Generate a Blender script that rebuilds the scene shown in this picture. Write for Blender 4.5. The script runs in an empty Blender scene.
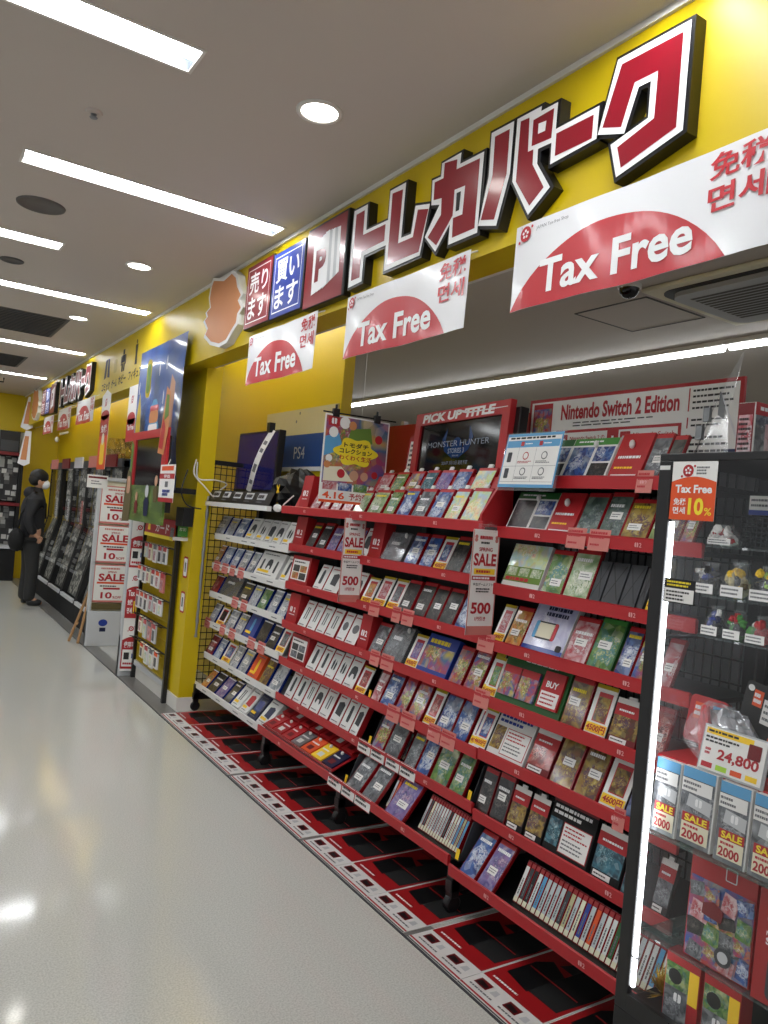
import bpy, math, random
from mathutils import Vector
random.seed(7)
SC = bpy.context.scene
COL = SC.collection
H = 1.55

# ------------------------------------------------------------------ materials
def lin(c):
    c = c / 255.0
    return c / 12.92 if c <= 0.04045 else ((c + 0.055) / 1.055) ** 2.4
def rgb(r, g, b): return (lin(r), lin(g), lin(b), 1.0)

def mat(name, col, rough=0.5, metal=0.0, coat=0.0, vary=0.04, scale=6.0, emit=None, es=0.0, bump=0.0, spec=0.5):
    m = bpy.data.materials.new(name); m.use_nodes = True
    nt = m.node_tree; b = nt.nodes['Principled BSDF']
    b.inputs['Roughness'].default_value = rough
    b.inputs['Metallic'].default_value = metal
    b.inputs['Coat Weight'].default_value = coat
    b.inputs['Coat Roughness'].default_value = 0.12
    b.inputs['Specular IOR Level'].default_value = spec
    c = rgb(*col)
    if vary > 0:
        tc = nt.nodes.new('ShaderNodeTexCoord'); nz = nt.nodes.new('ShaderNodeTexNoise')
        nz.inputs['Scale'].default_value = scale; nz.inputs['Detail'].default_value = 3
        mx = nt.nodes.new('ShaderNodeMix'); mx.data_type = 'RGBA'
        nt.links.new(tc.outputs['Object'], nz.inputs['Vector'])
        nt.links.new(nz.outputs['Fac'], mx.inputs[0])
        mx.inputs[6].default_value = tuple(x * (1 - vary) for x in c[:3]) + (1,)
        mx.inputs[7].default_value = tuple(min(1, x * (1 + vary)) for x in c[:3]) + (1,)
        nt.links.new(mx.outputs[2], b.inputs['Base Color'])
        if bump > 0:
            bp = nt.nodes.new('ShaderNodeBump'); bp.inputs['Strength'].default_value = bump
            bp.inputs['Distance'].default_value = 0.01
            nt.links.new(nz.outputs['Fac'], bp.inputs['Height']); nt.links.new(bp.outputs['Normal'], b.inputs['Normal'])
    else:
        b.inputs['Base Color'].default_value = c
    if emit:
        b.inputs['Emission Color'].default_value = rgb(*emit); b.inputs['Emission Strength'].default_value = es
    return m

def emis(name, col, s):
    m = bpy.data.materials.new(name); m.use_nodes = True
    nt = m.node_tree; nt.nodes.remove(nt.nodes['Principled BSDF'])
    e = nt.nodes.new('ShaderNodeEmission'); e.inputs['Color'].default_value = rgb(*col); e.inputs['Strength'].default_value = s
    nt.links.new(e.outputs[0], nt.nodes['Material Output'].inputs[0]); return m

def glass(name, tint=(255, 255, 255), alpha=0.0, rough=0.02, haze=(235, 240, 245), refl=1.0):
    """thin clear sheet: see-through, with mirror reflections at grazing angles and an optional slight haze"""
    m = bpy.data.materials.new(name); m.use_nodes = True
    nt = m.node_tree; nt.nodes.remove(nt.nodes['Principled BSDF'])
    t = nt.nodes.new('ShaderNodeBsdfTransparent'); t.inputs[0].default_value = rgb(*tint)
    g = nt.nodes.new('ShaderNodeBsdfGlossy'); g.inputs['Roughness'].default_value = rough
    g.inputs[0].default_value = (refl, refl, refl, 1)
    f = nt.nodes.new('ShaderNodeFresnel'); ge = nt.nodes.new('ShaderNodeNewGeometry'); mr = nt.nodes.new('ShaderNodeMapRange')
    mr.inputs[3].default_value = 1.45; mr.inputs[4].default_value = 1 / 1.45     # same pane from either side
    nt.links.new(ge.outputs['Backfacing'], mr.inputs[0]); nt.links.new(mr.outputs[0], f.inputs[0])
    d = nt.nodes.new('ShaderNodeBsdfDiffuse'); d.inputs[0].default_value = rgb(*haze)
    m1 = nt.nodes.new('ShaderNodeMixShader'); m1.inputs[0].default_value = alpha
    nt.links.new(t.outputs[0], m1.inputs[1]); nt.links.new(d.outputs[0], m1.inputs[2])
    m2 = nt.nodes.new('ShaderNodeMixShader')
    nt.links.new(f.outputs[0], m2.inputs[0]); nt.links.new(m1.outputs[0], m2.inputs[1]); nt.links.new(g.outputs[0], m2.inputs[2])
    nt.links.new(m2.outputs[0], nt.nodes['Material Output'].inputs[0]); return m

PAL = dict(
 blue=[(24,44,110),(66,112,190),(180,205,232),(235,235,238),(96,70,124)],
 grey=[(66,70,76),(126,130,136),(196,200,204),(92,94,100),(44,44,50)],
 dark=[(18,18,22),(44,42,44),(88,84,80),(28,28,32),(120,112,104)],
 gold=[(84,60,28),(186,152,52),(120,44,34),(66,56,90),(222,204,130)],
 green=[(44,100,48),(112,160,70),(196,206,130),(66,130,160),(232,230,212)],
 lightgreen=[(150,184,130),(214,226,190),(96,140,90),(240,240,226),(190,200,150)],
 greengrey=[(56,74,66),(110,130,118),(168,182,172),(80,86,96),(36,48,46)],
 red=[(150,22,28),(200,64,54),(96,22,32),(224,182,172),(66,42,44)],
 rose=[(232,196,200),(196,66,76),(242,232,232),(150,50,60),(210,140,150)],
 orange=[(214,112,40),(240,180,90),(160,60,30),(110,140,80),(236,220,190)],
 purple=[(92,78,150),(150,132,190),(216,206,228),(60,54,110),(190,110,150)],
 teal=[(20,60,76),(50,120,140),(130,190,200),(14,28,40),(200,220,224)],
 pastel=[(170,206,226),(196,214,130),(244,226,150),(240,240,232),(226,160,150)],
 multi=[(60,96,170),(206,66,60),(236,206,90),(80,140,80),(236,232,226)],
 lilac=[(186,186,216),(214,214,234),(160,164,200),(234,234,242),(176,170,210)],
 navy=[(34,44,80),(60,72,116),(24,30,56),(110,120,150),(44,54,96)],
 psgrey=[(150,156,164),(200,204,210),(92,98,108),(226,228,230),(60,70,100)],
 psblue=[(120,140,176),(190,200,214),(60,80,130),(226,228,232),(50,60,90)],
 posterblue=[(40,74,146),(54,96,176),(70,118,196),(46,84,160),(120,140,170)],
 meadow=[(90,120,50),(120,150,66),(70,100,44),(140,160,90),(104,130,60)],
 figure=[(150,146,140),(92,90,90),(196,192,186),(60,60,64),(120,96,80)],
)
PALWORD = dict(blue='blue', grey='grey', dark='black', gold='golden', green='green', lightgreen='pale green', greengrey='grey-green', red='red',
 rose='pink', orange='orange', purple='violet', teal='teal', pastel='pastel', multi='multicoloured', lilac='lilac', navy='navy')
def art_mat(name, pal, scale=5.0):
    """printed cover art: a plain-ish ground, a busy subject in the middle of it, both different on every object"""
    m = bpy.data.materials.new(name); m.use_nodes = True
    nt = m.node_tree; b = nt.nodes['Principled BSDF']; N = nt.nodes.new; K = nt.links.new
    b.inputs['Roughness'].default_value = 0.3; b.inputs['Coat Weight'].default_value = 0.6; b.inputs['Coat Roughness'].default_value = 0.08
    uv = N('ShaderNodeUVMap'); uv.uv_map = 'UVMap'
    oi = N('ShaderNodeObjectInfo')
    mul = N('ShaderNodeMath'); mul.operation = 'MULTIPLY'; mul.inputs[1].default_value = 61.0
    K(oi.outputs['Random'], mul.inputs[0])
    def noise(sc, det, dist, rough=.6):
        n = N('ShaderNodeTexNoise'); n.noise_dimensions = '4D'; n.inputs['Scale'].default_value = sc; n.inputs['Detail'].default_value = det; n.inputs['Distortion'].default_value = dist; n.inputs['Roughness'].default_value = rough
        K(uv.outputs[0], n.inputs['Vector']); K(mul.outputs[0], n.inputs['W']); return n
    def ramp(src, cols, pos, inter='LINEAR'):
        r = N('ShaderNodeValToRGB'); e = r.color_ramp.elements; r.color_ramp.interpolation = inter
        while len(e) < len(cols): e.new(.5)
        for k, c in enumerate(cols): e[k].position = pos[k]; e[k].color = rgb(*c)
        K(src, r.inputs[0]); return r
    low = noise(1.7, 2, .4); fine = noise(scale * 1.5, 4, 1.4, .65)
    ground = ramp(low.outputs['Fac'], [pal[0], pal[1], pal[0], pal[2]], [.34, .46, .55, .68])
    subj = ramp(fine.outputs['Fac'], [pal[4], pal[2], pal[3], pal[1], pal[4]], [.34, .43, .50, .57, .66])
    # subject mask: distance from a point near the middle, with a ragged edge
    d = N('ShaderNodeVectorMath'); d.operation = 'DISTANCE'; d.inputs[1].default_value = (.33, .46, 0); K(uv.outputs[0], d.inputs[0])
    rg = noise(4.0, 3, .5); add = N('ShaderNodeMath'); add.operation = 'MULTIPLY_ADD'; add.inputs[1].default_value = .75
    K(rg.outputs['Fac'], add.inputs[0]); K(d.outputs['Value'], add.inputs[2])
    mk = N('ShaderNodeMapRange'); mk.inputs[1].default_value = .60; mk.inputs[2].default_value = .68; mk.inputs[3].default_value = 1; mk.inputs[4].default_value = 0; K(add.outputs[0], mk.inputs[0])
    mx = N('ShaderNodeMix'); mx.data_type = 'RGBA'; K(mk.outputs[0], mx.inputs[0]); K(ground.outputs[0], mx.inputs[6]); K(subj.outputs[0], mx.inputs[7])
    v = N('ShaderNodeTexVoronoi'); v.voronoi_dimensions = '4D'; v.inputs['Scale'].default_value = scale * 1.2; K(uv.outputs[0], v.inputs['Vector']); K(mul.outputs[0], v.inputs['W'])
    sep = N('ShaderNodeSeparateColor'); K(v.outputs['Color'], sep.inputs[0])
    r2 = ramp(sep.outputs[0], [pal[4], pal[0], pal[1], pal[2], pal[3]], [0, .2, .4, .6, .8], 'CONSTANT')
    m2 = N('ShaderNodeMix'); m2.data_type = 'RGBA'; m2.inputs[0].default_value = .22; K(mx.outputs[2], m2.inputs[6]); K(r2.outputs[0], m2.inputs[7])
    K(m2.outputs[2], b.inputs['Base Color']); return m
def deepen(c, k=.9, s=1.02):
    g = sum(c) / 3
    return tuple(max(0, min(255, (g + (v - g) * s) * k)) for v in c)
ART = {k: art_mat('printed_' + k, [deepen(c) if i != 3 else c for i, c in enumerate(v)] if k not in ('posterblue', 'lilac', 'pastel', 'psgrey', 'psblue') else v) for k, v in PAL.items()}

M = dict(
 white=mat('white_card', (226,225,222), .45), paper=mat('paper', (236,234,230), .6), grey=mat('grey_plastic', (128,130,132), .5),
 lightgrey=mat('light_grey_paint', (196,198,200), .5), darkgrey=mat('dark_grey', (58,60,64), .5),
 black=mat('black_plastic', (18,18,20), .38), blackmetal=mat('black_metal', (16,16,18), .35, spec=.6), blackmat=mat('black_matte', (14,14,15), .8),
 red=mat('red_card', (166,24,30), .42), redrail=mat('red_rail', (178,34,40), .42), redcase=mat('red_case_plastic', (142,16,26), .25, coat=.6),
 darkred=mat('dark_red', (112,14,22), .45), pinkred=mat('banner_red', (188,40,50), .4, coat=.3), signred=mat('sign_red', (138,14,34), .3, coat=.5),
 orange=mat('orange_paper', (226,84,34), .5), yellowtxt=mat('yellow_print', (250,206,40), .5),
 yellow=mat('yellow_paint', (208,180,3), .42, vary=.05, scale=1.2), olive=mat('yellow_frame', (190,164,20), .5),
 blue=mat('sign_blue', (36,62,150), .35, coat=.4), skyblue=mat('sky_blue_print', (92,160,206), .45), psblue=mat('blue_panel', (14,62,126), .5),
 beige=mat('beige_panel', (196,184,140), .55), navy=mat('navy_plastic', (22,30,66), .35), casenavy=mat('blue_case_plastic', (24,44,120), .25, coat=.6),
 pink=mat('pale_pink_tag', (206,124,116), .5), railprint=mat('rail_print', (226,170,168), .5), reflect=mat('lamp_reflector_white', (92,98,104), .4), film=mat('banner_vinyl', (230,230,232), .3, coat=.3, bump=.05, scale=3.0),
 txtgrey=mat('grey_print', (110,110,112), .6), txtdark=mat('dark_print', (40,36,38), .6), txtred=mat('red_print', (176,28,40), .5), txtwhite=mat('white_print', (240,240,240), .5),
 txtyel=mat('sun_yellow_print', (244,220,50), .5), lionorange=mat('orange_board', (206,136,84), .5), green=mat('green_print', (70,140,60), .5),
 darkgreen=mat('dark_green_box', (36,92,44), .4), chrome=mat('chrome', (200,200,205), .15, metal=1.0), steel=mat('brushed_steel', (150,152,156), .35, metal=.9),
 ceilpaint=mat('ceiling_paint', (200,191,182), .75, vary=.02, scale=.7), trimwhite=mat('white_trim', (225,222,215), .5),
 ventgrey=mat('vent_grey', (92,90,88), .6), speaker=mat('speaker_grille', (104,100,96), .7), wallgrey=mat('grey_wall', (190,190,188), .7),
 skin=mat('skin', (196,150,122), .55), hair=mat('black_hair', (16,14,14), .5), jacket=mat('dark_jacket', (26,26,30), .65), trousers=mat('dark_trousers', (36,36,36), .7),
 mask=mat('white_mask', (235,238,240), .6), wood=mat('pale_wood', (180,138,92), .6), tvscreen=mat('tv_screen', (12,12,40), .12, emit=(20,20,70), es=.35),
 screendark=mat('dark_screen', (8,9,12), .1), glowblue=mat('screen_blue', (14,40,80), .2, emit=(30,80,150), es=.04), glowtxt=mat('screen_text', (110,118,130), .3, emit=(150,160,175), es=.07),
 foil=mat('gold_foil', (214,180,70), .2, metal=.8, bump=.6, scale=18.0), silver=mat('silver_film', (190,192,196), .18, metal=.7, bump=.8, scale=22.0),
 wire=mat('white_cable', (214,210,204), .5), neon=mat('lime_plastic', (170,214,60), .5), cream=mat('cream_card', (232,226,200), .5),
 boxback=mat('pale_backing', (150,152,152), .6), deepblue=mat('poster_blue', (52,92,170), .3, coat=.5, bump=.08, scale=4), brown=mat('tree_brown', (96,84,48), .6), leaf=mat('poster_green', (104,136,56), .5),
)
M['lamp'] = emis('lamp_tube', (250, 253, 255), 22.0)
M['tube'] = emis('bare_tube', (250, 253, 255), 12.0)
M['lampdim'] = emis('lamp_reflector', (236, 246, 255), 1.3)
M['down'] = emis('downlight_glow', (255, 252, 245), 9.0)
M['led'] = emis('led_strip', (246, 250, 255), 6.0)
M['clear'] = glass('clear_glass')
M['sideglass'] = glass('side_glass', alpha=.13)
M['shelfglass'] = glass('shelf_glass', tint=(205, 228, 220), alpha=.06)
M['wrap'] = glass('clear_wrap', alpha=.10, rough=.12)
M['acrylic'] = glass('acrylic', alpha=.05, rough=.04)

# floor: pale speckled vinyl, polished
def floor_mat():
    m = bpy.data.materials.new('polished_vinyl_floor'); m.use_nodes = True
    nt = m.node_tree; b = nt.nodes['Principled BSDF']
    tc = nt.nodes.new('ShaderNodeTexCoord')
    n1 = nt.nodes.new('ShaderNodeTexNoise'); n1.inputs['Scale'].default_value = 160; n1.inputs['Detail'].default_value = 2
    n2 = nt.nodes.new('ShaderNodeTexNoise'); n2.inputs['Scale'].default_value = .8; n2.inputs['Detail'].default_value = 3
    nt.links.new(tc.outputs['Object'], n1.inputs['Vector']); nt.links.new(tc.outputs['Object'], n2.inputs['Vector'])
    r = nt.nodes.new('ShaderNodeValToRGB'); e = r.color_ramp.elements
    e[0].position = .3; e[0].color = rgb(186, 186, 179); e[1].position = .62; e[1].color = rgb(212, 212, 205)
    nt.links.new(n1.outputs['Fac'], r.inputs[0]); nt.links.new(r.outputs[0], b.inputs['Base Color'])
    rr = nt.nodes.new('ShaderNodeMapRange'); rr.inputs[1].default_value = .3; rr.inputs[2].default_value = .7; rr.inputs[3].default_value = .075; rr.inputs[4].default_value = .11
    nt.links.new(n2.outputs['Fac'], rr.inputs[0]); nt.links.new(rr.outputs[0], b.inputs['Roughness'])
    bp = nt.nodes.new('ShaderNodeBump'); bp.inputs['Strength'].default_value = .06; bp.inputs['Distance'].default_value = .02
    nt.links.new(n2.outputs['Fac'], bp.inputs['Height']); nt.links.new(bp.outputs[0], b.inputs['Normal'])
    b.inputs['Specular IOR Level'].default_value = .8
    return m
M['floor'] = floor_mat()
M['tile'] = mat('grey_floor_tile', (118, 116, 112), .3, vary=.1, scale=30)
def grid_mat(name, base, line, sx, sy, w=.1):
    """cells printed as a regular grid of small packs"""
    m = bpy.data.materials.new(name); m.use_nodes = True
    nt = m.node_tree; b = nt.nodes['Principled BSDF']; b.inputs['Roughness'].default_value = .4
    uv = nt.nodes.new('ShaderNodeUVMap'); uv.uv_map = 'UVMap'
    mp = nt.nodes.new('ShaderNodeMapping'); mp.inputs['Scale'].default_value = (sx, sy, 1)
    nt.links.new(uv.outputs[0], mp.inputs[0])
    v = nt.nodes.new('ShaderNodeTexVoronoi'); v.inputs['Randomness'].default_value = .8; v.inputs['Scale'].default_value = 1; v.distance = 'CHEBYCHEV'
    nt.links.new(mp.outputs[0], v.inputs['Vector'])
    r = nt.nodes.new('ShaderNodeValToRGB'); e = r.color_ramp.elements
    e[0].position = .36; e[0].color = rgb(*base); e[1].position = .44; e[1].color = rgb(*line)
    nt.links.new(v.outputs['Distance'], r.inputs[0])
    sep = nt.nodes.new('ShaderNodeSeparateColor'); nt.links.new(v.outputs['Color'], sep.inputs[0])
    mx = nt.nodes.new('ShaderNodeMix'); mx.data_type = 'RGBA'; mx.blend_type = 'MULTIPLY'; mx.inputs[0].default_value = .8
    r2 = nt.nodes.new('ShaderNodeValToRGB'); r2.color_ramp.elements[0].color = (.12, .12, .12, 1)
    nt.links.new(sep.outputs[0], r2.inputs[0]); nt.links.new(r.outputs[0], mx.inputs[6]); nt.links.new(r2.outputs[0], mx.inputs[7])
    nt.links.new(mx.outputs[2], b.inputs['Base Color']); return m
M['packs'] = grid_mat('packed_figures', (200, 200, 196), (40, 40, 42), 46, 46)
M['figs'] = grid_mat('small_figures', (236, 234, 222), (120, 121, 116), 15, 15)

# ------------------------------------------------------------------ geometry
def frame(O, U, V, N=None):
    U = Vector(U).normalized(); V = Vector(V).normalized()
    return (Vector(O), U, V, Vector(N).normalized() if N else U.cross(V).normalized())
def wall_frame(x, y, z): return frame((x, y, z), (0, -1, 0), (0, 0, 1))      # faces the aisle (-X); u runs towards the camera end
def end_frame(x, y, z): return frame((x, y, z), (1, 0, 0), (0, 0, 1))        # faces -Y; u runs into the wall
def floor_frame(x, y, z): return frame((x, y, z), (0, -1, 0), (1, 0, 0), (0, 0, 1))

_TXT = {}
def text_geo(s, bold=0.0):
    k = (s, bold)
    if k not in _TXT:
        c = bpy.data.curves.new('lettering', 'FONT'); c.body = s; c.offset = bold; c.resolution_u = 3
        o = bpy.data.objects.new('lettering', c); COL.objects.link(o)
        me = bpy.data.meshes.new_from_object(o.evaluated_get(bpy.context.evaluated_depsgraph_get()))
        vs = [(v.co.x, v.co.y) for v in me.vertices]; fs = [tuple(p.vertices) for p in me.polygons]
        bpy.data.objects.remove(o); bpy.data.curves.remove(c); bpy.data.meshes.remove(me)
        xs = [v[0] for v in vs] or [0, 1]; ys = [v[1] for v in vs] or [0, 1]
        _TXT[k] = (vs, fs, min(xs), max(xs), min(ys), max(ys))
    return _TXT[k]

class MB:
    def __init__(s): s.v = []; s.f = []; s.mi = []; s.uv = []; s.mats = []
    def _m(s, m):
        m = M[m] if isinstance(m, str) else m
        if m not in s.mats: s.mats.append(m)
        return s.mats.index(m)
    def add(s, vs, fs, m, uvs=None):
        b = len(s.v); s.v += [Vector(p) for p in vs]; k = s._m(m)
        for f in fs:
            s.f.append([b + i for i in f]); s.mi.append(k)
            s.uv.append([uvs[i] for i in f] if uvs else [(0.5, 0.5)] * len(f))
        return s
    def box(s, x0, x1, y0, y1, z0, z1, m):
        vs = [(x, y, z) for z in (z0, z1) for y in (y0, y1) for x in (x0, x1)]
        return s.add(vs, [(0, 2, 3, 1), (4, 5, 7, 6), (0, 1, 5, 4), (2, 6, 7, 3), (0, 4, 6, 2), (1, 3, 7, 5)], m)
    def fbox(s, fr, u0, u1, v0, v1, n0, n1, m):
        O, U, V, N = fr
        vs = [O + U * u + V * v + N * n for n in (n0, n1) for v in (v0, v1) for u in (u0, u1)]
        uvs = [(a, b) for n in (0, 1) for b in (0, 1) for a in (0, 1)]
        return s.add(vs, [(0, 2, 3, 1), (4, 5, 7, 6), (0, 1, 5, 4), (2, 6, 7, 3), (0, 4, 6, 2), (1, 3, 7, 5)], m, uvs)
    def fquad(s, fr, u0, u1, v0, v1, n, m):
        return s.fpoly(fr, [(u0, v0), (u1, v0), (u1, v1), (u0, v1)], n, m)
    def fpoly(s, fr, pts, n, m):
        O, U, V, N = fr
        us = [p[0] for p in pts]; vs_ = [p[1] for p in pts]
        du = max(us) - min(us) or 1; dv = max(vs_) - min(vs_) or 1; k = max(du, dv)
        uvs = [((p[0] - min(us)) / k, (p[1] - min(vs_)) / k) for p in pts]
        return s.add([O + U * p[0] + V * p[1] + N * n for p in pts], [tuple(range(len(pts)))], m, uvs)
    def fprism(s, fr, pts, n0, n1, m, mside=None):
        O, U, V, N = fr; k = len(pts)
        area = sum(pts[i][0] * pts[(i + 1) % k][1] - pts[(i + 1) % k][0] * pts[i][1] for i in range(k))
        if area < 0: pts = pts[::-1]
        a = [O + U * p[0] + V * p[1] + N * n0 for p in pts]; b = [O + U * p[0] + V * p[1] + N * n1 for p in pts]
        s.add(a + b, [tuple(range(k, 2 * k)), tuple(range(k - 1, -1, -1))], m)
        s.add(a + b, [(i, (i + 1) % k, k + (i + 1) % k, k + i) for i in range(k)], mside or m)
        return s
    def text(s, fr, st, u0, v0, u1, v1, n, m, bold=0.0, keep=True, align='C', slant=0.0):
        vs, fs, x0, x1, y0, y1 = text_geo(st, bold)
        sx = (u1 - u0) / max(x1 - x0, 1e-6); sy = (v1 - v0) / max(y1 - y0, 1e-6)
        if keep: sx = sy = min(sx, sy)
        w = (x1 - x0) * sx; h = (y1 - y0) * sy
        ou = {'C': (u0 + u1 - w) / 2, 'L': u0, 'R': u1 - w}[align]; ov = (v0 + v1 - h) / 2
        O, U, V, N = fr
        return s.add([O + U * (ou + (x - x0) * sx + slant * (y - y0) * sy) + V * (ov + (y - y0) * sy) + N * n for x, y in vs], fs, m)
    def rule(s, fr, u0, u1, v0, v1, rows, n, m, seed=0, fill=.55):
        """rows of short strokes standing for print too small to read"""
        r = random.Random(seed); dv = (v1 - v0) / rows
        for i in range(rows):
            y = v1 - (i + .5) * dv; x = u0; end = u1 - (u1 - u0) * r.random() * .3
            while x < end:
                w = (u1 - u0) * (.05 + .09 * r.random())
                s.fquad(fr, x, min(x + w, end), y - dv * fill * .35, y + dv * fill * .35, n, m); x += w + (u1 - u0) * .02
        return s
    def disc(s, fr, u, v, r, n, m, k=20, ru=None):
        return s.fpoly(fr, [(u + (ru or r) * math.cos(2 * math.pi * i / k), v + r * math.sin(2 * math.pi * i / k)) for i in range(k)], n, m)
    def tube(s, pts, r, m, k=8, caps=True):
        pts = [Vector(p) for p in pts]; rs = r if isinstance(r, (list, tuple)) else [r] * len(pts); rings = []
        prev = None
        for i, p in enumerate(pts):
            d = (pts[min(i + 1, len(pts) - 1)] - pts[max(i - 1, 0)]).normalized()
            a = d.cross(Vector((0, 0, 1)) if abs(d.z) < .9 else Vector((1, 0, 0))).normalized() if prev is None else (prev - d * prev.dot(d)).normalized()
            prev = a; b = d.cross(a)
            rings.append([p + (a * math.cos(t) + b * math.sin(t)) * rs[i] for t in (2 * math.pi * j / k for j in range(k))])
        vs = [q for R in rings for q in R]; fs = []
        for i in range(len(pts) - 1):
            fs += [(i * k + j, i * k + (j + 1) % k, (i + 1) * k + (j + 1) % k, (i + 1) * k + j) for j in range(k)]
        if caps: fs += [tuple(range(k - 1, -1, -1)), tuple((len(pts) - 1) * k + j for j in range(k))]
        return s.add(vs, fs, m)
    def lathe(s, O, axis, prof, m, k=24):
        """prof: (radius, height along axis)"""
        O = Vector(O); ax = Vector(axis).normalized(); a = ax.orthogonal().normalized(); b = ax.cross(a)
        vs = [O + ax * h + (a * math.cos(2 * math.pi * j / k) + b * math.sin(2 * math.pi * j / k)) * max(r, 1e-4) for r, h in prof for j in range(k)]
        fs = [(i * k + j, i * k + (j + 1) % k, (i + 1) * k + (j + 1) % k, (i + 1) * k + j) for i in range(len(prof) - 1) for j in range(k)]
        return s.add(vs, fs, m)
    def blob(s, c, r, m, seed=0, k=10, rough=.25):
        rn = random.Random(seed); c = Vector(c); n = k; vs = []; fs = []
        for i in range(n + 1):
            th = math.pi * i / n
            for j in range(2 * n):
                ph = math.pi * j / n; q = 1 + rough * (rn.random() - .5) * (1 if 0 < i < n else 0)
                vs.append(c + Vector((r[0] * math.sin(th) * math.cos(ph), r[1] * math.sin(th) * math.sin(ph), r[2] * math.cos(th))) * q)
        for i in range(n):
            for j in range(2 * n): fs.append((i * 2 * n + j, (i + 1) * 2 * n + j, (i + 1) * 2 * n + (j + 1) % (2 * n), i * 2 * n + (j + 1) % (2 * n)))
        return s.add(vs, fs, m)
    def build(s, name, parent=None, smooth=False, bevel=0.0, kind=None, label=None):
        off = Vector((0, 0, 0)); p = parent
        while p is not None: off += p.location; p = p.parent
        me = bpy.data.meshes.new(name); me.from_pydata([tuple(v - off) for v in s.v], [], s.f)
        for m in s.mats: me.materials.append(m)
        me.polygons.foreach_set('material_index', s.mi)
        ul = me.uv_layers.new(name='UVMap'); i = 0; flat = []
        for u in s.uv:
            for q in u: flat += [q[0], q[1]]
        ul.data.foreach_set('uv', flat)
        if smooth: me.polygons.foreach_set('use_smooth', [True] * len(me.polygons))
        me.update()
        o = bpy.data.objects.new(name, me); COL.objects.link(o)
        if parent is not None: o.parent = parent
        if bevel > 0:
            bv = o.modifiers.new('bevel', 'BEVEL'); bv.width = bevel; bv.segments = 2; bv.limit_method = 'ANGLE'
        if kind: o['kind'] = kind
        if label: o['label'] = label
        return o

LABELS = {}
def thing(name, label, cat, loc, group=None):
    o = bpy.data.objects.new(name, None); COL.objects.link(o); o.empty_display_size = .05
    o.location = loc; tag(o, label, cat, group); return o
def tag(o, label, cat, group=None):
    o['label'] = label; o['category'] = cat
    if group: o['group'] = group
    LABELS.setdefault(label, []).append(o); return o
def struct(name, mb, **k): return mb.build(name, kind='structure', **k)
def inset(pts, d):
    """move every edge of a polygon outwards by d"""
    k = len(pts); area = sum(pts[i][0] * pts[(i + 1) % k][1] - pts[(i + 1) % k][0] * pts[i][1] for i in range(k))
    sg = 1 if area > 0 else -1; out = []
    for i in range(k):
        p0, p1, p2 = Vector(pts[i - 1]), Vector(pts[i]), Vector(pts[(i + 1) % k])
        a = (p1 - p0).normalized(); b = (p2 - p1).normalized()
        na = Vector((a.y, -a.x)) * sg; nb = Vector((b.y, -b.x)) * sg
        mt = (na + nb); L = mt.length
        mt = na if L < .3 else mt / L
        out.append(tuple(p1 + mt * min(d / max(mt.dot(na), .35), 2.2 * d)))
    return out
ORD = ['first', 'second', 'third', 'fourth', 'fifth', 'sixth', 'seventh', 'eighth', 'ninth', 'tenth', 'eleventh', 'twelfth', 'thirteenth', 'fourteenth', 'fifteenth',
       'sixteenth', 'seventeenth', 'eighteenth', 'nineteenth', 'twentieth', 'twenty-first', 'twenty-second', 'twenty-third', 'twenty-fourth', 'twenty-fifth', 'twenty-sixth', 'twenty-seventh', 'twenty-eighth', 'twenty-ninth', 'thirtieth']
def joy(b, fr, u, v, h, n, m='txtwhite'):
    """two rounded controller halves, outlined and solid, and a 2"""
    w = h * .42; g = h * .08
    b.fpoly(fr, [(u - w - g, v + h * .2), (u - w * .7 - g, v), (u - g, v), (u - g, v + h), (u - w * .7 - g, v + h), (u - w - g, v + h * .8)], n, m)
    b.fpoly(fr, [(u + w + g, v + h * .2), (u + w + g, v + h * .8), (u + w * .7 + g, v + h), (u + g, v + h), (u + g, v), (u + w * .7 + g, v)], n, m)

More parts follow.
